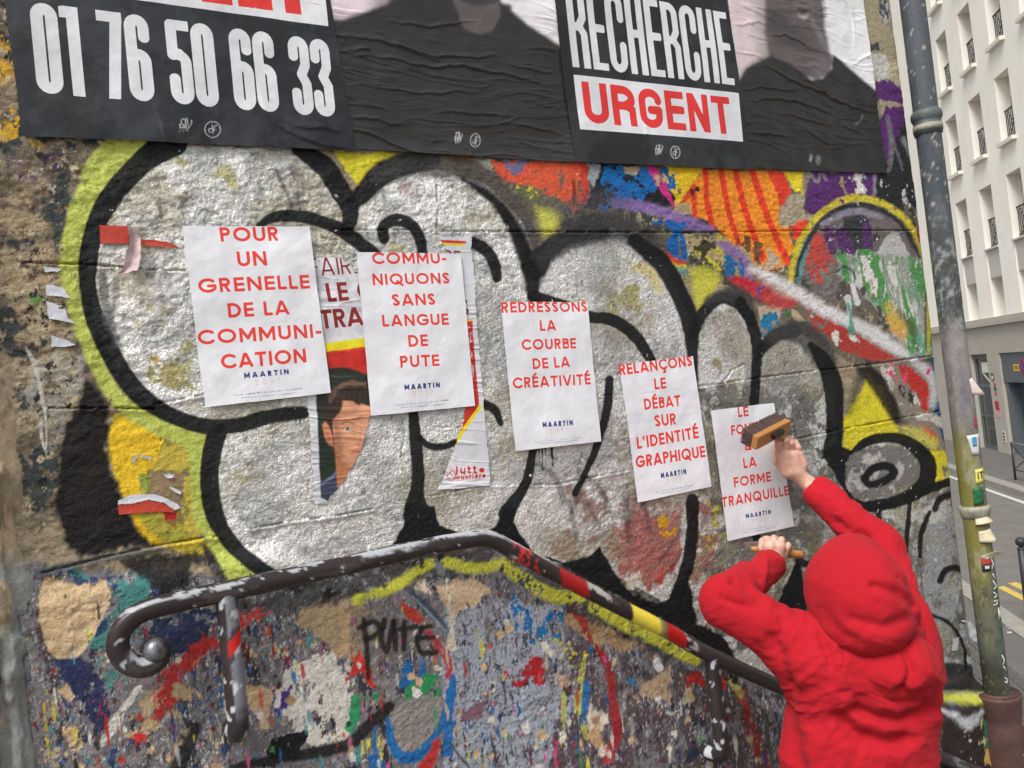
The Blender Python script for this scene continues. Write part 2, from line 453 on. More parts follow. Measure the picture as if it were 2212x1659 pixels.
    S.poly(T(1, 2, (-40, 600), (30, 640), (30, 880), (-40, 940)), (190, 160, 124), 1, wob=8, rel=-0.0012)
    S.poly(T(1, 2, (100, 890), (180, 1020), (200, 1130), (150, 1110), (100, 1030), (0, 1100), (20, 1040)), (206, 52, 40), 0.95, wob=6, flake=0.1)
    S.patches(T(1, 2, (320, 940), (520, 920), (480, 1040), (380, 1180), (330, 1130)), (24, 104, 168), 0.5, 0.02, seed=60)
    S.poly(T(1, 2, (40, 1180), (130, 1150), (110, 1300), (60, 1430), (20, 1400)), (40, 150, 92), 0.95, wob=9, flake=0.15, seed=61)
    S.patches(T(1, 2, (150, 1120), (260, 1120), (260, 1260), (150, 1260)), (44, 140, 84), 0.6, 0.02, seed=62)
    S.patches(T(1, 2, (360, 1120), (600, 1060), (600, 1180), (470, 1280), (320, 1280)), (44, 140, 84), 0.62, 0.02, seed=63)
    S.poly(T(1, 2, (300, 1300), (360, 1210), (500, 1180), (620, 1180), (650, 1260), (600, 1400), (500, 1500), (380, 1540), (300, 1450)), (158, 152, 146), 1, soft=4, sil=0.55, glo=0.5)
    S.stroke(T(1, 2, (280, 1330, 26), (300, 1450, 50), (360, 1560, 70), (460, 1570, 80), (560, 1480, 60), (640, 1330, 50), (690, 1180, 60), (700, 1060, 40)), 20, (22, 106, 172), 0.97, wob=5, flake=0.05)
    S.poly(T(1, 2, (640, 1280), (700, 1250), (700, 1560), (630, 1570)), (22, 106, 172), 0.95, wob=7, flake=0.15, seed=64)
    S.poly(T(1, 2, (630, 1400), (630, 1520), (560, 1680), (460, 1680), (520, 1560)), (192, 48, 42), 0.95, wob=6, flake=0.12, seed=65)
    S.patches(T(1, 2, (60, 1500), (240, 1420), (260, 1700), (60, 1700)), (200, 196, 90), 0.45, 0.03, 0.5, 1.8, seed=66)
    S.poly(T(1, 2, (170, 1560), (260, 1600), (270, 1700), (160, 1700)), (24, 104, 170), 0.95, wob=6, flake=0.2)
    S.stroke(T(1, 2, (200, 1380, 24), (200, 1500, 30), (220, 1600, 36)), 10, (24, 104, 170), 0.9, flake=0.3)
    S.poly(T(1, 2, (600, 470), (760, 430), (880, 440), (980, 510), (900, 550), (860, 600), (740, 620), (700, 690), (710, 870), (640, 850), (700, 640), (620, 560)), (196, 172, 140), 1, wob=6, rel=-0.0016)
    S.stroke(T(1, 2, (680, 440, 30), (680, 560, 26), (690, 700, 28), (690, 860, 60)), 10, (206, 196, 178), 0.95, wob=8, flake=0.1)
    S.poly(T(1, 2, (420, 470), (500, 390), (550, 400), (560, 520)), (206, 190, 168), 1, wob=6, rel=-0.001)
    S.poly(T(1, 2, (560, 380), (720, 370), (720, 430), (560, 450)), (90, 94, 108), 0.85, wob=9, flake=0.2)
    S.stroke(T(1, 2, (420, 500, 40), (560, 640, 60), (660, 760, 40)), 16, (60, 70, 96), 0.85, soft=4, flake=0.2)
    S.stroke(T(1, 2, (440, 540, 14), (560, 660, 16), (650, 760, 12)), 5, (150, 170, 180), 0.8, soft=2)
    S.poly(T(1, 2, (340, 560), (400, 580), (540, 690), (500, 730), (400, 680)), (188, 58, 48), 0.95, wob=5, flake=0.2)
    S.stroke(T(1, 2, (540, 770, 50), (640, 900, 46), (680, 1000, 34), (660, 1100, 20)), 14, (186, 50, 56), 0.9, wob=6, flake=0.3, seed=67)
    S.poly(T(1, 2, (1260, 840), (1310, 820), (1350, 900), (1350, 940), (1290, 900)), (216, 208, 192), 1, wob=4, rel=0.001)
    S.poly(T(1, 2, (2030, 960), (2050, 930), (2080, 1010), (2040, 1030), (2010, 1000)), (222, 220, 218), 1, wob=3, rel=0.001)
    S.poly(T(1, 2, (1590, 1210), (1640, 1290), (1680, 1290), (1680, 1390), (1640, 1420), (1730, 1560), (1720, 1600), (1650, 1560), (1580, 1400), (1560, 1290)), (216, 206, 190), 1, wob=7, rel=-0.001)
    S.poly(T(1, 2, (1580, 1400), (1650, 1400), (1690, 1500), (1650, 1530), (1570, 1460)), (196, 160, 122), 1, wob=5)
    S.poly(T(1, 2, (1920, 1100), (2120, 1020), (2110, 1240), (2040, 1200), (1930, 1190)), (190, 166, 134), 0.95, wob=9, flake=0.1, rel=-0.0012)
    S.poly(T(1, 2, (1380, 1040), (1480, 1060), (1470, 1120), (1410, 1130)), (196, 168, 136), 0.95, wob=8, rel=-0.001)
    S.poly(T(1, 2, (1420, 690), (1520, 660), (1720, 720), (1980, 870), (1850, 900), (1600, 850)), (178, 148, 106), 0.85, soft=4, wob=9, flake=0.15, rel=-0.001)
    S.patches(T(1, 2, (1980, 1200), (2212, 1160), (2212, 1350), (2000, 1340)), (214, 208, 196), 0.42, 0.04, seed=68)
    S.patches(T(1, 2, (950, 920), (1300, 900), (1280, 1100), (1000, 1120)), (176, 36, 48), 0.5, 0.04, seed=69)
    S.patches(T(1, 2, (1080, 560), (1420, 600), (1400, 780), (1120, 900)), (34, 108, 162), 0.42, 0.03, seed=70)
    S.stroke(T(1, 2, (1480, 580, 60), (1560, 700, 60), (1610, 820, 30), (1700, 980, 50), (1740, 1200, 60), (1760, 1420, 70), (1700, 1600, 60)), 16, (160, 34, 38), 0.9, soft=3, wob=8, flake=0.25, seed=71)
    S.stroke(T(1, 2, (1560, 900, 20), (1530, 1100, 50), (1520, 1300, 40), (1570, 1450, 30)), 10, (196, 192, 90), 0.85, wob=8, flake=0.35, seed=72)
    S.stroke(T(1, 2, (1570, 1100, 50), (1560, 1250, 50), (1530, 1370, 20)), 10, (32, 112, 170), 0.9, wob=6, flake=0.2, seed=73)
    S.stroke(T(1, 2, (1420, 1160, 26), (1420, 1300, 34), (1410, 1450, 14)), 8, (186, 184, 96), 0.85, wob=6, flake=0.3)
    S.patches(T(1, 2, (1360, 820), (1620, 900), (1560, 1040), (1400, 1000)), (196, 190, 70), 0.4, 0.025, seed=74)
    S.patches(T(1, 2, (1100, 1180), (1190, 1180), (1190, 1340), (1100, 1340)), (36, 100, 150), 0.6, 0.03, 0.5, 2, seed=75)
    S.patches(T(1, 2, (770, 1160), (960, 1130), (920, 1340), (760, 1340)), (128, 96, 110), 0.6, 0.06, seed=76)
    S.patches(T(1, 2, (1300, 1450), (1420, 1450), (1400, 1680), (1300, 1680)), (206, 70, 130), 0.35, 0.02, 0.6, 2, seed=77)
    S.stroke(T(1, 2, (690, 1480, 12), (740, 1560, 12), (810, 1640, 14)), 4, (36, 30, 34), 0.9)
    S.patches(T(1, 2, (1820, 1040), (1940, 1060), (1920, 1200), (1820, 1180)), (36, 120, 170), 0.5, 0.02, seed=78)
    S.patches(T(2, 2, (180, 1080), (260, 1080), (250, 1130), (180, 1130)), (196, 46, 40), 0.9, 0.05, seed=79)
    S.patches(T(2, 2, (340, 1150), (520, 1200), (540, 1700), (420, 1700)), (150, 44, 36), 0.45, 0.05, 0.5, 1.8, seed=80)
    S.stroke(T(2, 2, (280, 1060, 30), (380, 1180, 46)), 10, (190, 190, 100), 0.8, soft=4, flake=0.2)
    S.patches(T(2, 2, (0, 1300), (130, 1300), (140, 1600), (0, 1600)), (44, 48, 72), 0.6, 0.06, seed=81)
    S.stroke(T(2, 2, (10, 1130, 40), (20, 1200, 60)), 14, (200, 176, 136), 0.9, wob=4)
    S.patches(T(2, 2, (10, 1030), (120, 1020), (120, 1100), (0, 1120)), (170, 44, 40), 0.75, 0.06, seed=82)
    for c_, cov, sz_, sd in (((104, 100, 104), .10, .022, 360), ((46, 42, 46), .10, .014, 361), ((150, 150, 158), .08, .012, 362)):
        S.patches(low, c_, cov, sz_, .5, 1.7, seed=sd, soft=.04, gain=.75, op=.8)
    rnd = np.random.RandomState(11)
    pal = [(30, 104, 166), (180, 40, 44), (206, 196, 80), (46, 140, 92), (216, 210, 198), (60, 48, 110), (34, 30, 34), (200, 176, 140), (70, 150, 160), (206, 84, 60), (196, 90, 140), (160, 164, 172)]
    for k in range(230):     # drips and dragged dabs of old paint
        x = rnd.uniform(110, 1690); y = rnd.uniform(1290, 1665)
        lim = np.interp(x, [110, 480, 1000, 1300, 1690], [1260, 1345, 1270, 1350, 1560])
        if y < lim + 10: continue
        L = rnd.uniform(6, 46) * (1.6 if rnd.rand() < .2 else 1); w0 = rnd.uniform(2, 9); q = [(x, y, w0 * .6), (x + L * .05 + rnd.uniform(-2, 2), y + L * .5, w0), (x + L * .11, y + L, w0 * .3)]
        S.stroke(q, w0, pal[rnd.randint(len(pal))], rnd.uniform(.75, 1), soft=1.0, wob=6, flake=rnd.uniform(.05, .35), seed=400 + k, fs=.5)
    for k in range(70):      # lifted chips showing plaster or cream undercoat
        x = rnd.uniform(110, 1690); y = rnd.uniform(1300, 1660)
        if y < np.interp(x, [110, 480, 1000, 1300, 1690], [1260, 1345, 1290, 1370, 1560]) + 12: continue
        r_ = rnd.uniform(3, 13); m_ = rnd.randint(5, 9); q = [(x + r_ * rnd.uniform(.5, 1.3) * math.cos(t_), y + r_ * rnd.uniform(.6, 1.5) * math.sin(t_)) for t_ in np.linspace(0, 6.28, m_)[:-1]]
        S.poly(q, [(214, 206, 190), (202, 174, 138), (178, 150, 116), (222, 220, 214)][rnd.randint(4)], 1, soft=.9, wob=3, rel=-.001)
    # right lower corner of the plinth
    pl = T(2, 2, (1560, 1190), (1900, 1190), (2050, 1300), (2120, 1700), (1560, 1700))
    S.poly(pl, (54, 44, 44), 1, soft=4)
    S.patches(pl, (40, 60, 108), 0.22, 0.06, seed=84)
    S.patches(T(2, 2, (1860, 1180), (2060, 1300), (2080, 1700), (1880, 1700)), (50, 118, 96), 0.7, 0.14, seed=85, soft=0.05)
    S.patches(T(2, 2, (1820, 1250), (2000, 1200), (1990, 1500), (1850, 1560)), (200, 196, 120), 0.5, 0.08, seed=86, soft=0.04)
    S.poly(T(2, 2, (1600, 1250), (1720, 1300), (1860, 1240), (1760, 1380), (1700, 1370)), (206, 208, 212), 0.9, soft=8)
    S.patches(T(2, 2, (1600, 1330), (1860, 1330), (1860, 1700), (1620, 1700)), (206, 200, 190), 0.16, 0.03, seed=87)
    S.poly(T(2, 2, (1850, 1500), (1890, 1500), (1890, 1600), (1850, 1600)), (216, 170, 90), 0.9, wob=5)
    S.patches(T(2, 2, (1980, 1550), (2080, 1550), (2080, 1700), (1960, 1700)), (44, 150, 66), 0.6, 0.06, seed=88)
    # ---- upper right zone
    ur = T(1, 0, (560, 1000), (2212, 1060)) + T(2, 0, (1300, 1120), (1200, -40), (1750, -40)) + T(2, 1, (1900, 1700), (1600, 1700), (1100, 700), (300, 200), (-100, 0)) + T(1, 0, (1900, 1659), (1300, 1500), (1100, 1200), (880, 1030))
    S.poly(ur, (110, 102, 88), 1, soft=5)
    S.patches(ur, (66, 68, 66), 0.4, 0.07, seed=100, gain=0.7)
    S.patches(ur, (170, 158, 134), 0.22, 0.06, seed=101, rel=-0.001)
    S.patches(T(1, 0, (560, 1000), (1000, 1020), (950, 1080), (700, 1050)), (190, 140, 60), 0.4, 0.03, seed=102)
    S.poly(T(1, 0, (880, 1030), (990, 1040), (980, 1120), (900, 1070)), (190, 190, 180), 1, wob=5)
    S.poly(T(1, 0, (990, 1040), (1570, 1050), (1600, 1250), (1500, 1350), (1400, 1280), (1240, 1200), (1060, 1180), (980, 1110)), (222, 92, 60), 1, wob=8, flake=0.13, seed=103)
    S.patches(T(1, 0, (1060, 1040), (1200, 1040), (1160, 1150), (1060, 1120)), (120, 110, 150), 0.6, 0.05, seed=104)
    S.patches(T(1, 0, (1380, 1060), (1560, 1060), (1560, 1160), (1400, 1160)), (226, 220, 214), 0.25, 0.02, seed=105)
    S.stroke(T(1, 0, (1500, 1170, 24), (1510, 1320, 26)), 8, (92, 30, 30), 0.8, soft=3)
    S.stroke(T(1, 0, (1570, 1060, 50), (1580, 1300, 50)), 20, (206, 60, 46), 0.9, wob=6, flake=0.2)
    S.patches(T(1, 0, (1100, 1180), (1300, 1200), (1280, 1300), (1120, 1260)), (214, 204, 60), 0.5, 0.03, seed=106)
    S.patches(T(1, 0, (1040, 1180), (1400, 1250), (1380, 1340), (1160, 1300)), (106, 112, 70), 0.5, 0.06, seed=107)
    S.patches(T(1, 0, (1600, 1060), (1720, 1060), (1720, 1260), (1600, 1260)), (150, 160, 164), 0.55, 0.05, seed=108)
    S.poly(T(1, 0, (1690, 1060), (1900, 1060), (2212, 1300)) + Z((340, 400), (0, 420), (-300, 400)), (28, 30, 36), 1, wob=4)
    S.patches(T(1, 0, (1690, 1060), (1960, 1060), (2060, 1200), (1900, 1330), (1700, 1360)), (22, 104, 176), 0.62, 0.06, seed=109, gain=0.7)
    S.patches(Z((40, 120), (180, 150), (230, 280), (60, 380)), (22, 104, 176), 0.66, 0.06, seed=110, gain=0.7)
    S.poly(Z((-40, 110), (60, 110), (100, 120), (60, 170), (-10, 160)), (180, 160, 130), 1, wob=3)
    S.poly(Z((230, 115), (545, 120), (340, 400), (320, 330), (240, 160)), (240, 200, 40), 1, wob=5, flake=0.03)
    S.patches(Z((250, 140), (350, 140), (350, 290), (260, 280)), (24, 96, 160), 0.5, 0.03, seed=111)
    S.stroke(Z((160, 110, 50), (200, 190, 60), (260, 290, 50), (330, 400, 14)), 12, (214, 50, 140), 1, wob=4, flake=0.05)
    S.poly(Z((180, 170), (220, 180), (220, 260), (190, 250)), (186, 160, 130), 1, wob=3)
    og = Z((540, 130), (1110, 140), (1160, 320), (1140, 560), (1170, 700), (1100, 820), (930, 850), (820, 740), (700, 620), (620, 520), (350, 400), (440, 260))
    S.poly(og, (246, 146, 44), 1, wob=3)
    for a, b, w in (((550, 130), (600, 540), 40), ((660, 130), (810, 720), 40), ((760, 130), (960, 760), 44), ((880, 140), (1130, 790), 46)):
        S.stroke(Z(a, ((a[0] + b[0]) / 2 - 18, (a[1] + b[1]) / 2), b), w * .306, (230, 66, 40), 1, wob=2)
    S.poly(Z((980, 140), (1100, 145), (1160, 300), (1130, 400), (1080, 420), (1040, 280)), (230, 66, 44), 1, wob=2)
    S.poly(Z((1140, 520), (1210, 470), (1290, 500), (1260, 560), (1220, 620), (1170, 640)), (228, 70, 50), 1, wob=3)
    S.poly(Z((440, 260), (480, 230), (490, 470), (455, 470), (450, 330), (350, 400)), (222, 66, 40), 0.95, wob=2)
    S.patches(Z((440, 270), (490, 270), (480, 450), (440, 450)), (60, 30, 26), 0.4, 0.02, seed=112)
    S.poly(Z((1100, 145), (1240, 150), (1240, 320), (1180, 300)), (240, 214, 50), 1, wob=4, soft=3)
    S.patches(Z((850, 330), (1060, 370), (1030, 460), (880, 420)), (224, 180, 150), 0.5, 0.04, seed=113)
    S.patches(Z((800, 620), (980, 640), (940, 820), (820, 740)), (120, 80, 50), 0.45, 0.03, 0.6, 1.6, seed=114)
    S.patches(Z((560, 580), (900, 740), (1000, 900), (600, 800), (420, 700), (400, 600)), (180, 162, 120), 0.6, 0.06, seed=115, gain=0.68)
    S.patches(Z((960, 640), (1140, 700), (1140, 880), (940, 860)), (190, 172, 148), 0.55, 0.05, seed=116, gain=0.68, rel=-0.001)
    S.poly(Z((1130, 310), (1200, 290), (1260, 330), (1240, 400), (1250, 440), (1330, 430), (1310, 480), (1200, 500), (1110, 550), (1060, 500), (1080, 400)), (170, 158, 134), 1, wob=4, rel=-0.0015)
    S.poly(Z((350, 380), (440, 370), (450, 440), (400, 460), (250, 490), (290, 440)), (184, 160, 126), 1, wob=4, rel=-0.001)
    S.patches(Z((260, 600), (700, 620), (720, 800), (420, 900), (280, 740)), (214, 200, 50), 0.36, 0.04, seed=117, gain=0.68)
    S.patches(Z((300, 600), (560, 620), (520, 780), (300, 700)), (190, 216, 196), 0.22, 0.025, 0.6, 1.5, seed=118)
    S.patches(Z((330, 640), (600, 660), (640, 900), (380, 860)), (70, 70, 46), 0.36, 0.04, seed=119, gain=0.68)
    S.stroke(Z((-100, 370, 60), (60, 390, 80), (200, 420, 80), (380, 500, 100), (600, 550, 30)), 20, (142, 112, 176), 0.92, soft=5, wob=6, flake=0.06)
    S.stroke(Z((640, 650, 40), (760, 720, 90), (840, 830, 90), (880, 920, 40)), 22, (142, 112, 170), 0.9, soft=5, wob=6, flake=0.12)
    S.patches(Z((140, 470), (420, 480), (400, 760), (340, 740), (300, 560), (140, 540)), (22, 98, 172), 0.6, 0.05, seed=120, gain=0.68)
    S.stroke(Z((380, 620, 40), (400, 720, 46), (410, 760, 20)), 12, (24, 96, 170), 0.95, wob=4)
    S.patches(Z((710, 770), (800, 760), (800, 900), (700, 880)), (30, 104, 160), 0.55, 0.03, seed=121)
    S.stroke(Z((270, 730, 30), (340, 780, 44), (410, 790, 20)), 10, (206, 60, 44), 0.9, soft=3, wob=4)
    S.stroke(Z((330, 830, 30), (400, 850, 40)), 12, (90, 170, 170), 0.7, soft=5)
    S.patches(Z((420, 760), (640, 900), (660, 1000), (560, 1000), (420, 840)), (226, 150, 70), 0.35, 0.05, seed=122, soft=0.03)
    # purple, black and tan by the drainpipe
    S.poly(T(2, 0, (1150, -40), (1420, -40), (1470, 560), (1500, 700), (1280, 760), (1240, 500)), (168, 156, 130), 1, wob=4, soft=3)
    S.patches(T(2, 0, (1270, -20), (1400, -20), (1400, 170), (1290, 160)), (70, 84, 100), 0.5, 0.05, seed=130)
    S.patches(T(2, 0, (1270, -20), (1420, -20), (1400, 220), (1290, 160)), (196, 204, 206), 0.25, 0.03, seed=131)
    S.poly(T(2, 0, (1210, 280), (1270, 275), (1275, 320), (1210, 340)), (56, 60, 76), 0.95, wob=3)
    S.poly(T(2, 0, (1210, 350), (1330, 360), (1350, 510), (1220, 530)), (198, 198, 192), 0.95, wob=6)
    S.poly(T(2, 0, (1340, 420), (1430, 400), (1450, 540), (1360, 560)), (200, 186, 150), 0.9, wob=5)
    S.poly(T(2, 0, (1225, 530), (1340, 520), (1420, 570), (1480, 500), (1510, 530), (1480, 620), (1480, 680), (1300, 650), (1240, 660)), (92, 46, 110), 1, wob=5)
    S.poly(T(2, 0, (1290, 760), (1320, 690), (1480, 690), (1440, 820), (1360, 1000), (1310, 1060), (1270, 850)), (90, 44, 110), 1, wob=4)
    S.poly(T(2, 0, (1480, 700), (1510, 800), (1560, 1150), (1560, 1400), (1430, 1300), (1420, 1380), (1200, 1250), (1260, 1110), (1310, 1060), (1360, 1000), (1400, 850)), (40, 42, 44), 1, wob=6)
    S.stroke(T(2, 0, (1330, 760, 30), (1350, 900, 34), (1340, 1080, 30), (1310, 1110, 24)), 9, (120, 116, 122), 0.8, soft=3, wob=3)
    S.stroke(T(2, 0, (1430, 900, 30), (1470, 1000, 26), (1510, 1130, 22)), 9, (150, 152, 154), 0.75, soft=4)
    S.stroke(T(2, 0, (1350, 900, 22), (1400, 1020, 20), (1420, 1100, 16)), 9, (120, 120, 122), 0.7, soft=3)
    S.patches(T(2, 0, (1260, 1120), (1560, 1060), (1560, 1400), (1300, 1350)), (206, 204, 200), 0.24, 0.035, seed=132)
    S.patches(T(2, 0, (1430, 850), (1640, 900), (1660, 1300), (1500, 1200)), (198, 198, 196), 0.16, 0.03, seed=133)
    S.poly(T(2, 0, (790, 1110), (1270, 1120), (1200, 1330), (1150, 1300), (1000, 1340), (860, 1400), (790, 1350), (790, 1200)), (90, 46, 108), 1, wob=4)
    S.poly(T(2, 0, (775, 1110), (830, 1110), (810, 1200), (790, 1260), (770, 1200)), (160, 150, 120), 0.8, wob=3, soft=3)
    for q in (((820, 1120), (870, 1180), (890, 1130)), ((1240, 1140), (1240, 1260)), ((910, 1130), (930, 1165))):
        S.stroke(T(2, 0, *q), 7, (150, 140, 150), 0.8, soft=2)
    S.patches(T(2, 0, (980, 1130), (1070, 1130), (1060, 1250), (1000, 1220)), (160, 150, 110), 0.42, 0.025, seed=134)
    S.poly(T(2, 0, (1120, 1120), (1170, 1125), (1160, 1190), (1200, 1230), (1170, 1270), (1120, 1240)), (224, 220, 214), 1, wob=5)
    # arc with its painted fan
    S.poly(T(2, 0, (890, 1480), (1050, 1360), (1200, 1340), (1400, 1450), (1480, 1600)) + T(2, 1, (1560, 0), (1500, 300), (900, 300), (760, 100)) + T(2, 0, (800, 1580)), (118, 108, 108), 1, soft=4)
    S.patches(T(2, 0, (900, 1480), (1100, 1380), (1250, 1380), (1230, 1640), (940, 1659)), (92, 54, 104), 0.6, 0.08, seed=140, soft=0.03)
    S.patches(T(2, 0, (1050, 1340), (1380, 1420), (1300, 1560), (1120, 1640)), (60, 62, 66), 0.5, 0.06, seed=141, gain=0.68)
    S.poly(T(2, 0, (790, 1620), (850, 1500), (890, 1510), (960, 1659)) + T(2, 1, (980, 60), (900, 180), (840, 160), (800, 60)), (196, 72, 60), 0.92, wob=5, flake=0.2, seed=142)
    S.stroke(T(2, 0, (830, 1520, 20), (790, 1600, 50)) + T(2, 1, (760, 60, 50), (750, 160, 30)), 12, (94, 146, 146), 0.92, soft=3)
    S.patches(T(2, 1, (840, 20), (1010, 60), (960, 300), (860, 280)), (130, 124, 118), 0.5, 0.06, seed=143)
    S.poly(T(2, 0, (1240, 1659), (1340, 1500), (1400, 1510), (1470, 1659)) + T(2, 1, (1400, 100), (1180, 100)), (192, 190, 188), 0.97, wob=3)
    gr = T(2, 1, (1000, -10), (1200, -20), (1600, 20), (1640, 60), (1725, 640), (1440, 660), (1330, 420), (1150, 250), (1000, 120))
    S.poly(gr, (160, 166, 154), 1, soft=4, wob=6)
    S.patches(gr, (88, 150, 86), 0.46, 0.16, 0.45, 1.8, seed=144, soft=0.03)
    S.patches(gr, (206, 208, 202), 0.34, 0.07, 0.4, 1.6, seed=145)
    S.patches(gr, (120, 160, 130), 0.25, 0.06, 0.4, 2.0, seed=146, soft=0.04)
    S.patches(T(2, 1, (880, 150), (1200, 180), (1400, 500), (1250, 420), (1000, 300)), (90, 80, 74), 0.6, 0.08, seed=147)
    S.patches(T(2, 1, (1170, 20), (1230, 30), (1260, 270), (1200, 260)), (228, 224, 222), 0.75, 0.06, seed=148)
    S.patches(T(2, 1, (1165, 40), (1235, 40), (1255, 270), (1200, 270)), (214, 40, 90), 0.34, 0.025, seed=149)
    S.stroke(T(2, 1, (1100, 190, 30), (1130, 300, 44)), 14, (222, 220, 216), 0.95, wob=6, flake=0.1)
    S.stroke(T(2, 1, (1350, 80, 50), (1380, 180, 40)), 14, (222, 222, 216), 0.9, wob=8, flake=0.25)
    S.patches(T(2, 1, (1300, 60), (1620, 100), (1640, 500), (1500, 620), (1380, 400)), (222, 222, 214), 0.2, 0.05, 0.35, 1.7, seed=150)
    S.poly(T(2, 1, (1340, 370), (1440, 420), (1460, 530), (1440, 560), (1340, 480)), (224, 166, 84), 0.85, soft=4, wob=6, flake=0.1)
    S.stroke(T(2, 1, (1340, 320, 60), (1380, 400, 90), (1430, 460, 60)), 18, (206, 176, 64), 0.7, soft=7)
    S.stroke(T(2, 1, (1400, 360, 40), (1490, 480, 46), (1520, 600, 30)), 12, (80, 66, 52), 0.6, soft=5, wob=8)
    S.stroke(T(2, 1, (1000, 100, 14), (1040, 70, 16), (1100, 100, 18), (1120, 150, 10)), 6, (50, 46, 44), 0.8, soft=2, flake=0.1)
    S.stroke(Z((1150, 950, 34), (1165, 800, 44), (1215, 640, 46), (1330, 480, 50), (1480, 370, 50), (1640, 335, 50), (1800, 380, 50), (1930, 465, 48), (2030, 600, 40), (2085, 760, 36)), 14, (216, 198, 56), 0.95, soft=3.5, wob=7, flake=0.12)
    S.stroke(Z((1190, 880, 24), (1230, 720, 22), (1340, 530, 40), (1480, 420, 44), (1640, 385, 40), (1800, 430, 30), (1920, 520, 24), (2010, 660, 20), (2060, 760, 14)), 8, (44, 46, 54), 0.95, soft=2.5, wob=3)
    S.stroke(Z((1370, 520, 30), (1500, 450, 40), (1640, 430, 44), (1780, 470, 30)), 10, (160, 154, 176), 0.7, soft=4)
    S.stroke(Z((2090, 760, 30), (2110, 950, 28), (2125, 1200, 34), (2120, 1440, 24)), 9, (206, 186, 50), 0.95, wob=3, flake=0.06)
    S.stroke(Z((2100, 900, 14), (2100, 1200, 16), (2110, 1440, 14)), 5, (60, 60, 56), 0.8, soft=2)
    S.stroke(Z((2060, 1320, 60), (2090, 1440, 50)), 14, (80, 170, 140), 0.7, soft=5, flake=0.2)
    S.patches(Z((2060, 440), (2130, 440), (2150, 700), (2080, 720)), (176, 50, 60), 0.8, 0.10, seed=151)
    S.patches(Z((2080, 560), (2150, 560), (2150, 680), (2090, 700)), (206, 170, 180), 0.6, 0.06, seed=152)
    S.patches(Z((2090, 710), (2230, 700), (2240, 1440), (2150, 1440)), (90, 166, 84), 0.75, 0.10, 0.6, 1.6, seed=153, soft=0.03)
    S.patches(Z((2140, 860), (2200, 860), (2200, 1040), (2140, 1040)), (160, 200, 180), 0.6, 0.05, seed=154)
    S.patches(T(2, 1, (1000, 250), (1300, 250), (1240, 420), (1050, 380)), (90, 180, 160), 0.2, 0.03, seed=155)
    # tan, blue and red below the diagonal
    S.poly(Z((920, 1090), (1100, 1090), (1060, 1190), (1010, 1130), (980, 1210), (940, 1200)), (190, 172, 150), 1, wob=4, rel=-0.001)
    S.patches(Z((940, 1130), (1060, 1130), (1080, 1250), (980, 1340), (940, 1330)), (34, 118, 160), 0.72, 0.05, seed=160)
    S.patches(Z((1080, 1080), (1260, 1120), (1240, 1230), (1060, 1220)), (54, 110, 72), 0.4, 0.04, seed=161)
    S.poly(Z((1160, 1120), (1200, 1130), (1250, 1200), (1200, 1210), (1160, 1160)), (186, 166, 140), 1, wob=3)
    rd = Z((1240, 1080), (1300, 1110), (1450, 1200), (1700, 1340), (1890, 1460), (1860, 1500), (1700, 1470), (1520, 1400), (1400, 1300), (1270, 1260))
    S.poly(rd, (176, 62, 54), 1, wob=6, flake=0.06, seed=162)
    S.patches(Z((1250, 1080), (1450, 1180), (1420, 1280), (1280, 1200)), (110, 120, 110), 0.5, 0.05, seed=163)
    S.patches(Z((1480, 1160), (1560, 1160), (1560, 1250), (1480, 1240)), (60, 160, 190), 0.7, 0.05, seed=164)
    S.patches(rd, (222, 214, 204), 0.13, 0.03, seed=165)
    S.poly(Z((1420, 1270), (1480, 1280), (1500, 1340), (1470, 1370)), (222, 218, 212), 1, wob=5)
    S.poly(Z((1560, 1300), (1620, 1320), (1620, 1350), (1580, 1340)), (222, 218, 212), 1, wob=5)
    S.stroke(Z((720, 900, 30), (830, 940, 90), (960, 1000, 120), (1060, 1060, 110), (1180, 1050, 80)), 24, (190, 60, 60), 0.9, soft=6, wob=9, flake=0.12, seed=166)
    S.stroke(Z((720, 900, 20), (830, 930, 50), (900, 970, 50)), 14, (204, 36, 62), 0.85, soft=3, wob=6, flake=0.2)
    S.patches(Z((900, 960), (960, 960), (960, 1080), (910, 1080)), (40, 80, 150), 0.7, 0.04, seed=167)
    S.stroke(Z((900, 850, 60), (1080, 950, 110), (1120, 1000, 90)), 24, (222, 180, 166), 0.6, soft=10, wob=8)
    S.stroke(Z((880, 830, 40), (1070, 930, 70), (1240, 1030, 90), (1400, 1130, 90), (1600, 1220, 80), (1780, 1320, 100), (1960, 1440, 60)), 26, (224, 222, 222), 0.93, soft=8, wob=9, glo=0.3)
    S.stroke(Z((1550, 1040, 50), (1560, 1100, 36), (1570, 1250, 16)), 8, (214, 220, 214), 0.9, wob=4)
    S.stroke(Z((1555, 1090, 30), (1570, 1160, 20), (1580, 1280, 46)), 8, (60, 150, 124), 0.85, wob=4)
    S.patches(Z((1600, 1060), (1690, 1060), (1690, 1110), (1600, 1110)), (206, 60, 150), 0.4, 0.02, seed=168)
    # far right: red, white and blue
    S.poly(T(2, 1, (1220, 700), (1440, 660), (1560, 690), (1700, 700), (1740, 1300), (1500, 1150), (1400, 1000), (1300, 800)), (140, 128, 116), 1, soft=4)
    S.patches(T(2, 1, (1250, 720), (1480, 720), (1540, 1010), (1400, 1000)), (206, 200, 192), 0.5, 0.10, seed=170)
    S.poly(T(2, 1, (1390, 690), (1470, 720), (1600, 820), (1610, 980), (1570, 1010), (1520, 900), (1430, 800)), (192, 52, 46), 1, wob=5, flake=0.06, seed=171)
    S.patches(T(2, 1, (1340, 700), (1430, 720), (1440, 800), (1340, 780)), (214, 70, 110), 0.4, 0.03, seed=172)
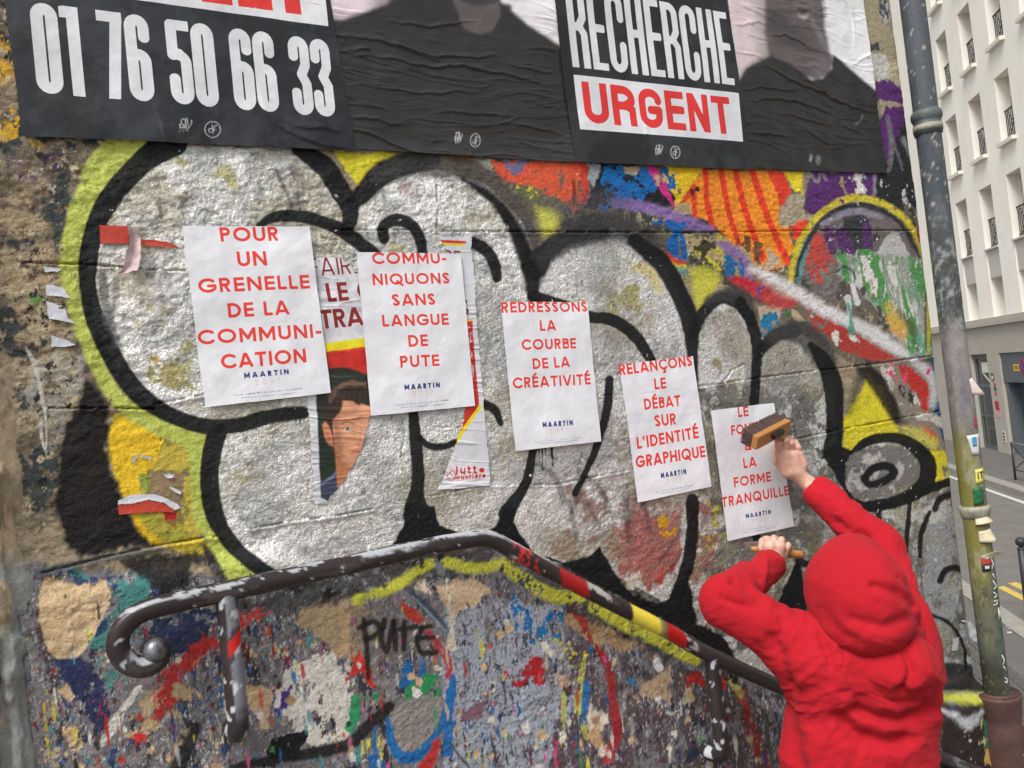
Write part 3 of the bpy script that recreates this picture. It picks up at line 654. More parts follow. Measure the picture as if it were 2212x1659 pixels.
    S.patches(T(2, 1, (1420, 860), (1520, 900), (1510, 960), (1440, 960)), (50, 50, 50), 0.5, 0.05, seed=173)
    S.poly(T(2, 1, (1610, 655), (1735, 645), (1760, 900), (1790, 1210), (1680, 1200), (1640, 1000), (1620, 800)), (44, 84, 130), 1, soft=3, wob=4)
    S.patches(T(2, 1, (1620, 660), (1740, 660), (1790, 1200), (1690, 1190)), (70, 116, 160), 0.35, 0.08, seed=174, soft=0.05)
    S.patches(T(2, 1, (1640, 820), (1790, 840), (1790, 1200), (1680, 1180)), (50, 58, 84), 0.4, 0.08, seed=175, soft=0.05)
    S.stroke(T(2, 1, (1500, 680, 50), (1600, 760, 70), (1640, 860, 60), (1620, 960, 50)), 18, (214, 212, 216), 0.85, soft=7, wob=6)
    S.patches(T(2, 1, (1540, 660), (1620, 680), (1610, 790), (1550, 780)), (220, 80, 130), 0.4, 0.04, seed=176)
    S.stroke(T(2, 1, (1530, 1040, 50), (1620, 1050, 60), (1720, 1110, 50), (1730, 1160, 30)), 16, (206, 202, 190), 0.9, wob=9, flake=0.22, seed=177)
    S.poly(T(2, 1, (1530, 1100), (1600, 1110), (1660, 1170), (1640, 1220), (1570, 1200)), (196, 104, 70), 0.95, wob=6, flake=0.1)
    # dark grime left of the pipe
    S.poly(T(2, 0, (1500, 1150), (1600, 1100), (1640, 1659)) + T(2, 1, (1640, 0), (1780, 640), (1850, 1200), (1790, 1200), (1700, 640), (1620, 60)) + T(2, 0, (1580, 1400)), (84, 84, 82), 0.7, soft=6, wob=9, flake=0.3)
    # ---- yellow grounds behind the letters
    S.poly([(245, 893), (300, 890), (440, 945), (450, 960), (440, 1106), (430, 1180), (335, 1178), (300, 1140), (262, 1073), (232, 985), (238, 920)], (198, 178, 72), 1, soft=2)
    S.patches([(245, 893), (450, 960), (430, 1180), (300, 1140), (232, 985)], (128, 118, 66), 0.4, 0.05, seed=180, soft=0.03)
    S.poly(T(0, 1, (745, 1010), (860, 1080), (1060, 1160), (1050, 1260), (980, 1380), (900, 1400), (960, 1390), (910, 1540), (800, 1570), (740, 1400), (700, 1200)), (236, 196, 44), 1, wob=6)
    S.poly(T(0, 1, (960, 1390), (1210, 1400), (1180, 1659), (1010, 1659), (960, 1560)), (150, 128, 96), 1, wob=5, rel=-0.0012)
    S.patches(T(0, 1, (880, 1400), (990, 1390), (980, 1560), (900, 1560)), (150, 160, 70), 0.7, 0.05, seed=181)
    S.poly(T(0, 2, (870, 0), (1150, 60), (1250, 200), (980, 200)), (170, 160, 60), 1, wob=8, soft=5)
    S.stroke(T(0, 2, (870, 10, 50), (930, 140, 70), (1020, 190, 60)), 20, (224, 184, 30), 0.9, soft=5)
    S.patches(T(0, 2, (1060, -10), (1150, 0), (1140, 100), (1070, 60)), (190, 50, 40), 0.7, 0.05, seed=182)
    S.patches(T(0, 2, (900, 40), (1250, 60), (1240, 180), (1000, 190)), (110, 120, 70), 0.36, 0.05, seed=183)
    S.poly(T(0, 2, (1030, 220), (1200, 190), (1400, 160), (1500, 240), (1380, 280), (1200, 270)), (216, 190, 60), 0.95, wob=5, soft=3)
    S.poly(T(1, 0, (-60, 960), (120, 990), (440, 990), (300, 1050), (200, 1130), (170, 1200), (110, 1210), (40, 1100)), (226, 214, 56), 1, wob=4)
    S.poly(T(1, 0, (1260, 1340), (1420, 1380), (1400, 1500), (1340, 1560), (1280, 1480)), (210, 208, 92), 0.95, soft=13, wob=6)
    S.poly(Z((440, 840), (600, 820), (660, 900), (620, 1000), (540, 1090), (490, 1130), (450, 1000)), (206, 204, 72), 0.93, soft=10, wob=6)
    S.poly(T(2, 1, (1200, 770), (1280, 860), (1340, 1000), (1400, 1150), (1540, 1200), (1500, 1230), (1180, 1180), (1080, 1290), (1035, 1270), (1035, 1060)), (218, 204, 50), 1, soft=4, wob=5)
    S.patches(T(2, 1, (1200, 800), (1330, 1000), (1200, 1170), (1060, 1100)), (190, 180, 44), 0.4, 0.10, seed=184, soft=0.06)
    S.poly(T(2, 1, (1390, 1100), (1540, 1110), (1660, 1200), (1640, 1260), (1480, 1210)), (196, 190, 90), 0.9, soft=6, wob=8, flake=0.1)
    S.poly(T(2, 1, (1600, 1260), (1700, 1270), (1790, 1400), (1720, 1450), (1590, 1500)), (222, 206, 50), 1, soft=4)
    band = [(440, 1180), (600, 1228), (850, 1180), (1000, 1150), (1110, 1150), (1300, 1225), (1500, 1330), (1580, 1400), (1590, 1470), (1450, 1425), (1200, 1300), (1060, 1225), (850, 1275), (600, 1320), (480, 1320)]
    S.poly(band, (62, 60, 62), .9, soft=8, wob=12)
    S.patches(band, (120, 120, 124), .35, .03, seed=240); S.patches(band, (30, 28, 30), .3, .03, seed=241)
    # ---- silver letter bodies
    body = [(203, 500), (230, 430), (290, 350), (350, 312), (640, 322), (735, 415), (770, 440), (810, 385), (900, 355), (1050, 395), (1130, 480), (1160, 560),
            (1230, 505), (1320, 495), (1430, 560), (1492, 690), (1530, 660), (1590, 650), (1630, 720), (1660, 735), (1710, 712), (1760, 740), (1800, 800),
            (1808, 990), (1870, 960), (1960, 955), (2010, 1000), (2010, 1060), (2085, 1036), (2125, 1440), (2040, 1480), (1700, 1500), (1560, 1420), (1450, 1310),
            (1330, 1240), (1250, 1230), (1100, 1190), (960, 1150), (850, 1190), (600, 1250), (530, 1215), (475, 1150), (455, 1050), (470, 930), (350, 900), (262, 810), (205, 700), (190, 560)]
    S.poly(body, (236, 235, 231), 1, soft=1.5, wob=2, sil=0.64, glo=0.74)
    B = body
    S.patches(B, (196, 196, 194), 0.45, 0.14, seed=190, soft=0.06, sil=0.6, glo=0.70)
    S.patches(B, (214, 212, 204), 0.25, 0.06, seed=191, soft=0.05, sil=0.7, glo=0.75)
    for q, c_, o_ in ((T(0, 0, (1000, 980), (1900, 1040), (1900, 1340), (1200, 1300)), (190, 184, 140), .38), (T(0, 1, (780, 300), (1260, 300), (1300, 900), (960, 880), (760, 600)), (168, 160, 108), .42),
                      (T(0, 1, (1450, 1350), (2000, 1300), (2000, 1600), (1480, 1640)), (186, 172, 110), .32), (T(1, 0, (200, 1560), (500, 1560), (480, 1650), (200, 1650)), (206, 198, 150), .6),
                      (T(1, 1, (1400, 150), (2100, 100), (2100, 480), (1400, 300)), (178, 172, 112), .38), (Z((100, 800), (250, 900), (330, 1200), (150, 1100)), (206, 190, 80), .34),
                      (Z((520, 1320), (900, 1350), (880, 1650), (540, 1650)), (160, 156, 122), .4), (T(2, 1, (1100, 400), (1100, 400), (1100, 401)), (0, 0, 0), 0)):
        if o_: S.patches(q, c_, o_, 0.09, seed=int(c_[0]), soft=0.05, sil=0.4, glo=0.5, edge=30)
    S.patches(T(0, 1, (900, 620), (1180, 620), (1180, 900), (900, 860)), (206, 170, 60), 0.2, 0.03, seed=192, soft=0.03, edge=14)
    S.stroke(Z((60, 820, 60), (150, 850, 80), (230, 980, 60)), 24, (206, 190, 76), 0.7, soft=8, wob=6)
    # bare, greyer silver to the right
    rg = T(2, 1, (0, 850), (900, 800), (1040, 1250), (1700, 1250), (1820, 1500), (1830, 1700), (0, 1700)) + T(2, 2, (1850, 0), (1950, 1000), (0, 900), (0, 0))
    S.patches(rg, (128, 126, 120), 0.62, 0.12, seed=193, soft=0.06, sil=0.4, glo=0.5, edge=30)
    S.patches(rg, (104, 102, 96), 0.30, 0.05, seed=194, soft=0.04, sil=0.3, glo=0.5, edge=30)
    S.patches(rg, (204, 204, 202), 0.22, 0.05, seed=195, soft=0.03, sil=0.4, glo=0.6, edge=30)
    S.patches(rg, (150, 144, 96), 0.20, 0.08, seed=196, soft=0.04, sil=0.2, edge=30)
    S.patches(T(2, 2, (1550, 0), (1830, 50), (1880, 600), (1900, 900), (1620, 900), (1540, 400)), (158, 158, 160), 0.6, 0.06, seed=197, soft=0.03, sil=0.3)
    S.stroke(T(2, 1, (1050, 1050, 50), (1700, 900, 40)), 8, (0, 0, 0), 0.0)
    # pink wash on the lower middle letters
    pk = T(1, 2, (1140, 60), (1300, -200), (2230, -250), (2220, 480), (2060, 590), (1800, 440), (1700, 260), (1450, 320), (1180, 160))
    S.patches(pk, (166, 140, 130), 0.62, 0.14, seed=200, soft=0.07, sil=0.45, glo=0.6, edge=40)
    S.patches(T(1, 2, (1700, 0), (2230, -150), (2220, 500), (2060, 600), (1800, 440), (1720, 200)), (172, 108, 102), 0.62, 0.14, seed=201, soft=0.07, sil=0.2, glo=0.6, edge=24)
    S.patches(T(1, 2, (1820, 250), (2180, 250), (2120, 580), (1960, 570)), (184, 64, 58), 0.42, 0.08, seed=202, soft=0.05, glo=0.6, edge=20)
    S.poly(T(1, 2, (1850, 420), (1900, 380), (1960, 400), (1900, 500), (1850, 500)), (206, 192, 178), 0.9, wob=6, soft=4)
    S.patches(T(1, 2, (2080, 60), (2180, 40), (2180, 180), (2090, 160)), (200, 150, 20), 0.6, 0.05, seed=203)
    S.patches(T(2, 2, (0, -100), (240, -60), (260, 280), (60, 640), (0, 500)), (150, 104, 96), 0.62, 0.10, seed=204, soft=0.05, sil=0.2, edge=20)
    S.patches(T(2, 1, (140, 1520), (240, 1500), (270, 1659)) + T(2, 2, (380, 200), (240, 320), (120, 200)), (170, 160, 70), 0.45, 0.06, seed=205, soft=0.04, edge=12)
    S.patches(T(1, 2, (1500, -60), (1900, -100), (1900, 60), (1500, 120)), (140, 100, 84), 0.4, 0.05, 1.6, 0.7, seed=206, soft=0.04)
    S.poly(T(1, 0, (370, 1180), (460, 1170), (460, 1270), (380, 1260)), (190, 150, 150), 0.5, soft=9)
    S.patches(B, (168, 160, 132), .40, .22, seed=230, soft=.08, sil=.6, glo=.62, op=.6)
    S.patches(B, (120, 118, 112), .22, .016, seed=231, soft=.06, sil=.6, glo=.6, op=.7, gain=.72)
    S.patches(B, (226, 226, 222), .16, .014, seed=232, soft=.06, sil=.7, glo=.75, op=.8, gain=.72)
    # grey soft scribbles and overspray
    sc = (52, 52, 58)
    for q, w, o in ((T(0, 0, (1000, 1280), (1040, 1380), (980, 1450)), 8, .5), (T(0, 0, (1180, 1340), (1230, 1200), (1290, 1120)), 7, .45), (T(0, 0, (1790, 1100), (1880, 1300), (1890, 1370)), 7, .7),
                    (T(0, 0, (1900, 1100), (1960, 1180), (1930, 1300)), 22, .35), (T(0, 1, (750, 150), (740, 280), (700, 450)), 16, .5),
                    (T(1, 1, (890, 480), (960, 520), (940, 660), (900, 720)), 9, .45), (T(1, 1, (1560, 1280), (1530, 1400), (1600, 1440)), 8, .6),
                    (T(1, 1, (1270, 1350), (1380, 1430), (1450, 1600)), 14, .6), (T(1, 1, (1700, 1180), (1790, 1220), (1800, 1330)), 10, .45),
                    (T(1, 1, (1500, 1659), (1560, 1500), (1600, 1440), (1700, 1540), (1740, 1659)), 12, .6), (T(1, 2, (1480, -60), (1530, 180)), 11, .65), (T(1, 2, (1600, -60), (1680, 100)), 9, .5),
                    (T(1, 2, (1850, -80), (1870, 200)), 13, .6), (T(1, 2, (1960, -60), (2010, 130)), 10, .5), (T(1, 2, (2200, 120), (2070, 320)), 10, .5),
                    (T(1, 2, (2200, 280), (2120, 400)), 8, .5), (T(1, 1, (1600, 1340), (1750, 1300), (1880, 1340)), 8, .4), (T(1, 1, (1620, 690), (1800, 700)), 9, .35),
                    (T(2, 1, (110, 930), (400, 990)), 18, .4), (T(2, 1, (120, 1520), (300, 1659)), 12, .5), (T(2, 2, (60, 120), (260, 0)), 14, .45)):
        S.stroke(q, w, sc, o, soft=4, wob=5)
    S.poly(T(1, 1, (1500, 140), (1650, 170), (1820, 200), (1800, 270), (1700, 270), (1560, 230)), (110, 110, 106), 0.6, soft=16, wob=10)
    S.poly(T(1, 1, (1620, 450), (1780, 480), (1880, 600), (1760, 620), (1640, 560)), (120, 118, 112), 0.5, soft=16, wob=10)
    S.poly(T(2, 1, (600, 720), (720, 740), (760, 900), (660, 960), (560, 860)), (124, 124, 124), 0.55, soft=14, wob=12)
    S.poly(Z((1100, 1450), (1250, 1480), (1240, 1580), (1120, 1560)), (120, 110, 100), 0.6, soft=14)
    # faint overspray and runs over the silver
    rr = np.random.RandomState(5)
    for k in range(46):
        x = rr.uniform(230, 2080); y = rr.uniform(380, 1150); L = rr.uniform(14, 70)
        S.stroke([(x, y, 1.6), (x + L * .06, y + L * .6, 1.8), (x + L * .11, y + L, 1.0)], 2, (92, 92, 94), rr.uniform(.15, .5), soft=1.6, wob=2)
    for k in range(16):
        x = rr.uniform(1380, 2090); y = rr.uniform(880, 1400); a0 = rr.uniform(0, 6.28); r0 = rr.uniform(14, 50)
        S.stroke([(x + r0 * math.cos(a0 + t_) * .6, y + r0 * math.sin(a0 + t_)) for t_ in np.linspace(0, rr.uniform(1.2, 3), 6)], rr.uniform(2.5, 6), (60, 60, 64), rr.uniform(.25, .55), soft=3.5, wob=4)
    # ---- black ground between the letters
    K = dict(glo=0.3)
    S.poly(T(0, 1, (560, 790), (690, 940), (705, 1000), (690, 1200), (720, 1400), (800, 1570)) + T(0, 2, (860, 30), (930, 170), (1010, 215), (750, 245), (530, 290), (430, 200), (370, 0)) + T(0, 1, (362, 1500), (372, 1280), (430, 1060), (500, 960)), (15, 12, 14), 0.98, soft=8, wob=8, **K)
    S.poly(T(0, 2, (760, 310), (1040, 270), (1430, 270), (1420, 330), (1230, 350), (1230, 480), (1060, 540), (940, 420), (820, 370)), (18, 16, 17), 0.93, soft=8, wob=8, **K)
    S.stroke(T(0, 2, (250, 400, 60), (500, 330, 40), (800, 280, 50), (1050, 240, 30)), 14, (96, 98, 100), 0.8, soft=5, wob=8, flake=0.1)
    S.poly(T(1, 2, (300, 270), (400, 90), (420, -40), (600, -40), (640, 80), (860, 175), (1000, 90), (1050, -30), (1140, -30), (1120, 60), (1150, 130), (1250, 265), (1450, 325), (1600, 290), (1680, 225), (1720, 300), (1800, 440), (1900, 545), (2060, 592), (2140, 560), (2212, 470), (2260, 480), (2300, 700), (2212, 760), (1900, 600), (1400, 330), (1080, 200), (880, 180), (600, 230), (320, 290)), BLK, 1, soft=2, wob=2, **K)
    S.poly(T(2, 2, (60, 330), (20, 620), (90, 720), (250, 800), (330, 900), (350, 1010), (0, 850), (-60, 700), (-60, 480), (20, 380)), (18, 15, 16), 1, soft=3, wob=4, **K)
    S.poly([(1725, 1200), (1700, 1255), (1672, 1318), (1742, 1350), (1745, 1290), (1732, 1240)], BLK, 1, soft=1.5, wob=2, **K)
    S.stroke(T(2, 2, (750, 310, 50), (820, 345, 46), (900, 345, 30)), 12, BLK, 0.95, soft=2)
    S.poly([(2022, 1442), (2050, 1430), (2100, 1432), (2140, 1450), (2145, 1480), (2120, 1492), (2022, 1490)], (30, 29, 30), 0.97, soft=4, wob=4, **K)
    S.stroke([(2018, 1502), (2070, 1502), (2110, 1500), (2130, 1515), (2145, 1560)], 19, (190, 192, 74), 0.92, soft=7, wob=9, flake=.12)
    # yellow-green halo
    hs = dict(soft=5, wob=9, flake=0.07, fs=.7)
    S.stroke([(275, 312, 92), (262, 330, 90), (223, 367, 78), (190, 415, 54), (172, 460, 48), (158, 510, 44), (150, 553, 40), (152, 620, 38), (170, 686, 31), (195, 753, 34), (228, 820, 34), (262, 872, 34), (315, 905, 36), (375, 934, 40), (424, 955, 40)], 0, HALO, 1, **hs)
    S.stroke([(428, 955, 34), (422, 1020, 30), (428, 1086, 32), (440, 1130, 38), (476, 1178, 42), (505, 1223, 56), (530, 1256, 60)], 0, HALO, 1, **hs)
    S.poly([(412, 935), (449, 945), (440, 985), (408, 975)], HALO, 1)
    for q, w in (([(765, 1292), (837, 1270), (887, 1242), (928, 1216)], 22), ([(964, 1214), (1030, 1228), (1084, 1216)], 24), ([(1100, 1228), (1154, 1268), (1204, 1290), (1256, 1285)], 30),
                 ([(1285, 1312), (1354, 1352), (1420, 1382), (1475, 1414), (1500, 1425)], 26)):
        S.stroke(q, w, (190, 190, 64), .95, soft=5, wob=9, flake=0.26, seed=9, fs=.6)
    S.patches([(1080, 1190), (1500, 1400), (1480, 1440), (1060, 1250)], (60, 66, 70), 0.2, 0.025, seed=210, soft=0.02)
    S.stroke([(330, 330, 40), (262, 400, 22), (232, 440, 12)], 10, (176, 178, 180), 0.0)
    # silver rim outside the left outline
    S.stroke([(258, 392, 12), (222, 440, 18), (196, 490, 16), (185, 530, 8)], 8, (196, 198, 196), 0.9, soft=3, wob=4, sil=0.4)
    S.stroke([(330, 880, 26), (370, 898, 24), (405, 925, 10)], 8, (120, 124, 118), 0.5, soft=5, wob=6)
    # ---- black outlines
    def bl(pts, w=0, **k):
        a = dict(soft=1.8, wob=3.2, glo=0.30); a.update(k)
        S.stroke(pts, w, BLK, a.pop('op', 0.985), **a)
    bl([(372, 305, 70), (330, 332, 56), (287, 370, 50), (255, 405, 48), (230, 440, 48), (212, 475, 44), (196, 530, 42), (190, 575, 40), (190, 620, 36), (205, 686, 42), (235, 753, 44), (262, 803, 44), (300, 850, 42), (345, 884, 36), (395, 908, 34), (450, 921, 34), (517, 918, 34), (583, 900, 32), (630, 893, 30), (655, 892, 27)])
    S.stroke([(222, 600, 20), (232, 680, 24), (258, 745, 16)], 10, (90, 92, 94), 0.75, soft=4, wob=8, sil=0.3)
    bl([(470, 935, 42), (456, 985, 42), (452, 1040, 42), (460, 1100, 42), (485, 1155, 36), (530, 1205, 34), (590, 1246, 32)])
    bl(T(0, 1, (1920, 1050, 8), (1918, 1085, 6)), soft=1); bl(T(0, 1, (1945, 1050, 8), (1943, 1085, 6)), soft=1)
    bl([(645, 322, 30), (700, 358, 44), (735, 410, 44), (757, 452, 38), (752, 495, 26)])
    bl([(560, 487, 14), (590, 470, 24), (640, 466, 28), (700, 480, 28), (745, 502, 30), (790, 535, 32), (830, 570, 30)])
    bl([(762, 440, 30), (787, 415, 42), (820, 380, 50), (870, 356, 48), (930, 346, 44)], soft=4)
    S.stroke([(820, 375, 40), (880, 352, 60), (930, 350, 64), (1000, 362, 60), (1060, 400, 60), (1108, 452, 60), (1135, 500, 56), (1150, 545, 50)], 0, (60, 60, 60), 0.82, soft=12, wob=12, glo=0.4)
    bl([(1000, 385, 6), (1062, 428, 20), (1104, 482, 26), (1128, 535, 34), (1148, 590, 36), (1153, 640, 27)], soft=5)
    bl([(1158, 575, 60), (1190, 535, 40), (1240, 512, 32), (1300, 500, 34)], soft=6, wob=6)
    bl([(830, 516, 24), (827, 494, 26), (850, 476, 27), (884, 483, 27), (907, 515, 25), (914, 560, 22)])
    bl([(1022, 524, 26), (1050, 540, 28), (1068, 570, 26), (1074, 600, 22)])
    bl([(892, 880, 22), (898, 950, 27), (903, 1020, 28), (900, 1070, 34), (900, 1110, 60)])
    bl([(908, 945, 12), (925, 962, 16), (955, 965, 16), (985, 955, 16), (1010, 940, 14)])
    bl([(1040, 872, 22), (1066, 884, 20), (1080, 914, 15)])
    bl([(1152, 640, 28), (1190, 650, 24), (1240, 668, 26), (1271, 683, 26), (1321, 690, 27), (1371, 723, 27), (1404, 773, 22), (1420, 810, 22)])
    bl([(1317, 820, 20), (1311, 886, 20), (1287, 970, 17), (1262, 1028, 14), (1242, 1066, 16)])
    bl([(1152, 965, 18), (1137, 1036, 22), (1112, 1080, 28), (1092, 1110, 34)])
    for x_, y_ in ((1163, 996), (1170, 1015), (1177, 990), (1190, 990), (1192, 1006)): bl([(x_, 968, 4), (x_ + 1, y_, 3)], soft=1)
    S.stroke([(1170, 560, 30), (1220, 520, 60), (1290, 490, 70), (1360, 500, 66), (1410, 540, 54)], 0, (54, 54, 56), 0.86, soft=12, wob=12, glo=0.4)
    S.stroke([(1210, 460, 30), (1270, 430, 40), (1340, 440, 40)], 0, (84, 80, 84), 0.55, soft=16, wob=12)
    bl([(1370, 520, 30), (1426, 566, 40), (1456, 612, 40), (1484, 671, 40), (1494, 724, 32), (1498, 780, 24), (1500, 850, 22)], soft=3)
    bl([(1499, 720, 24), (1509, 693, 26), (1530, 664, 26), (1562, 644, 26), (1596, 652, 34)], soft=3)
    S.stroke([(1530, 650, 20), (1565, 636, 30), (1600, 644, 44), (1622, 684, 34)], 0, (62, 60, 60), 0.85, soft=6, wob=8, flake=0.05)
    bl([(1600, 655, 28), (1622, 690, 26), (1636, 745, 26), (1634, 800, 23), (1630, 880, 22)], soft=2)
    bl([(1634, 1140, 18), (1636, 1180, 16)])
    bl([(1638, 770, 16), (1655, 745, 26), (1680, 724, 28), (1712, 716, 34)], soft=4)
    S.stroke([(1670, 728, 24), (1712, 715, 48), (1752, 736, 56), (1782, 780, 54)], 0, (62, 60, 60), 0.9, soft=8, wob=8)
    bl([(1750, 745, 14), (1778, 780, 34), (1797, 830, 42), (1803, 890, 40), (1802, 940, 36), (1798, 975, 42), (1812, 1005, 36), (1832, 1050, 24), (1840, 1080, 22), (1880, 1096, 22), (1930, 1088, 22)], soft=2)
    bl([(1776, 992, 4), (1800, 975, 24), (1830, 985, 30)])
    bl([(1840, 985, 16), (1870, 955, 20), (1915, 945, 22), (1960, 955, 26), (1998, 990, 34), (2003, 1030, 36), (1980, 1062, 34), (1935, 1083, 26), (1880, 1092, 24)], soft=2)
    S.poly(T(2, 1, (1060, 1450), (1070, 1330), (1160, 1260), (1300, 1230), (1440, 1260), (1510, 1350), (1480, 1440), (1380, 1530), (1240, 1580), (1120, 1560)), (132, 128, 126), 1, soft=2, sil=0.4, glo=0.5, curve=True)
    S.patches(T(2, 1, (1070, 1350), (1300, 1230), (1510, 1350), (1380, 1530), (1100, 1560)), (176, 172, 166), 0.35, 0.05, seed=220, soft=0.03)
    bl(T(2, 1, (1180, 1440, 50), (1230, 1380, 56), (1320, 1360, 56), (1370, 1400, 50), (1320, 1450, 54), (1220, 1480, 50), (1180, 1440, 50)))
    S.stroke([(1862, 800, 20), (1890, 820, 36), (1915, 862, 34), (1936, 905, 22)], 0, (34, 26, 20), 0.95, soft=6, wob=4)
    S.stroke([(1858, 810, 16), (1846, 850, 22), (1832, 890, 16)], 0, (60, 62, 34), 0.6, soft=9, wob=5)
    bl([(1960, 1075, 24), (2025, 1050, 20), (2078, 1038, 18), (2083, 1106, 16), (2096, 1206, 16), (2105, 1306, 18), (2114, 1440, 18)], soft=2)
    bl([(1966, 1080, 10), (1960, 1150, 11), (1957, 1222, 9)]); bl([(1898, 1098, 14), (1901, 1155, 10)])
    bl([(2008, 1106, 9), (1990, 1156, 12), (1988, 1202, 10)])
    bl([(2020, 1100, 16), (2030, 1078, 16), (2060, 1065, 14)], soft=3)
    bl([(2031, 1255, 12), (2042, 1232, 14), (2070, 1228, 14), (2096, 1250, 10)], soft=2)
    bl([(2010, 1328, 8), (2050, 1346, 9), (2080, 1392, 8), (2087, 1443, 8)])
    bl([(1495, 1080, 28), (1496, 1140, 27), (1490, 1200, 28), (1476, 1250, 28), (1462, 1290, 30)])
    # marker tag under the rail
    for q in ([(100, 740), (190, 700), (230, 760), (140, 820)], [(130, 690), (140, 800), (150, 950), (155, 1060)], [(260, 690), (240, 800), (270, 890), (300, 780), (320, 700)], [(320, 700), (330, 880)],
              [(390, 700), (385, 880)], [(360, 750), (470, 730)], [(500, 740), (470, 820), (500, 900), (590, 900)], [(480, 810), (570, 800)], [(500, 740), (560, 730)]):
        S.stroke(T(1, 2, *q), 12, (28, 26, 26), 0.92, soft=2.5, wob=4, glo=0.3)
    # torn white film near the pilaster, light streaks
    S.stroke(T(0, 1, (170, 600, 20), (215, 680, 36), (250, 800, 30), (280, 950, 26), (300, 1100, 14), (300, 1280, 8)), 6, (196, 192, 182), 0.95, soft=1.2, wob=3, rel=0.0006)
    S.stroke(T(0, 1, (265, 1060, 18), (270, 1180, 22), (300, 1280, 8)), 6, (196, 194, 186), 0.95, soft=1.2, wob=3)
    S.patches(T(0, 1, (150, 300), (260, 300), (260, 370), (160, 370)), (190, 188, 180), 0.5, 0.03, seed=221)
    # small scrapings everywhere
    S.patches(body, (226, 224, 220), 0.03, 0.02, seed=222)
    S.patches(T(2, 0, (860, 1120), (1700, 1000)) + T(2, 1, (1740, 1200), (1500, 1200), (1250, 700), (1000, 200)), (228, 226, 222), 0.08, 0.03, seed=223)
    # overall grime and value drift of the paint itself
    g = fbm(u, z, 0.4, 4, 77)
    S.col *= (0.90 + 0.2 * g[..., None])
    S.col *= (1.0 + 0.22 * S.n2[..., None])

def relief_wall(S):
    """plaster roughness, block joints, cracks and hollows in metres"""
    u, z = S.u, S.z
    R = S.rel
    rough = 0.35 + 0.9 * sstep(0.45, 0.60, fbm(u, z, 0.5, 3, 61)) + 0.7 * sstep(1.5, 0.4, u)
    R += (fbm(u, z, 0.35, 3, 62) - 0.5) * 0.012
    R += (fbm(u, z, 0.035, 3, 63, 1.4, 0.8) - 0.5) * 0.0045 * rough
    R += (fbm(u, z, 0.012, 3, 64, 1.3, 0.8) - 0.5) * 0.0030 * rough
    def groove(pts, w, depth, lip=0.0):
        P = np.array(pts, float)
        I = S.box(P, w * 3 + 8)
        if len(I[0]) == 0: return
        d = seg_dist(S.gx[I], S.gy[I] , P) + 5.0 * S.n1[I] + 3 * S.n2[I]
        below = S.gy[I] > np.interp(S.gx[I], P[:, 0], P[:, 1])
        S.rel[I] -= depth * sstep(w, w * 0.2, d)
        if lip: S.rel[I] += lip * .7 * sstep(w * 6, w * 1.0, d) * below * (.4 + 1.2 * fbm(S.u[I], S.z[I], .08, 3, 901))
        S.col[I] *= (1 - 0.0 * d[..., None])
    groove(T(1, 0, (0, 1488), (1100, 1500), (2212, 1508)) + T(2, 0, (850, 1493), (1480, 1495)), 2.2, 0.008, 0.003)
    groove(T(0, 1, (150, 45), (520, 48), (950, 85), (1200, 92)), 2.6, 0.010, 0.003)
    groove(T(0, 1, (320, 985), (700, 985), (1000, 990)), 2.8, 0.012, 0.004)
    groove(T(0, 1, (1000, 960), (1320, 900)) , 2.0, 0.007, 0.004)
    groove(T(2, 1, (80, 850), (600, 775), (1200, 705), (1640, 645), (1790, 640)), 2.2, 0.008, 0.003)
    groove(T(1, 1, (1650, 900), (1850, 905), (2212, 870)), 1.6, 0.004, 0.002)
    groove(T(2, 1, (720, 1190), (1000, 1130), (1500, 1035), (1700, 1000)), 2.2, 0.008, 0.003)
    groove(T(0, 2, (280, 395), (650, 300), (1000, 225), (1330, 165), (1400, 160)), 3.0, 0.010, 0.006)
    groove(T(0, 2, (1620, 108), (1900, 60), (2212, 20)) + T(1, 2, (200, -20)), 2.2, 0.008, 0.005)
    groove(T(1, 1, (560, 1560), (900, 1490), (1400, 1480), (1850, 1390)), 1.6, 0.005, 0.003)
    groove(T(1, 1, (520, 1110), (780, 1110)), 1.6, 0.004, 0.002)
    for q in (T(1, 0, (620, 1200), (630, 1350), (615, 1550)), T(1, 1, (400, 1060), (410, 1180), (385, 1300)), T(2, 1, (200, 420), (240, 470), (260, 520)), T(2, 1, (640, 600), (650, 660), (690, 670)),
              T(2, 1, (400, 700), (320, 740), (290, 790), (250, 820)), T(2, 1, (680, 690), (650, 740)), T(0, 1, (1020, 1270), (1050, 1180)), T(1, 1, (520, 1170), (620, 1210)), T(1, 2, (760, 1350), (960, 1370), (1180, 1320))):
        groove(q, 1.3, 0.005, 0.002)
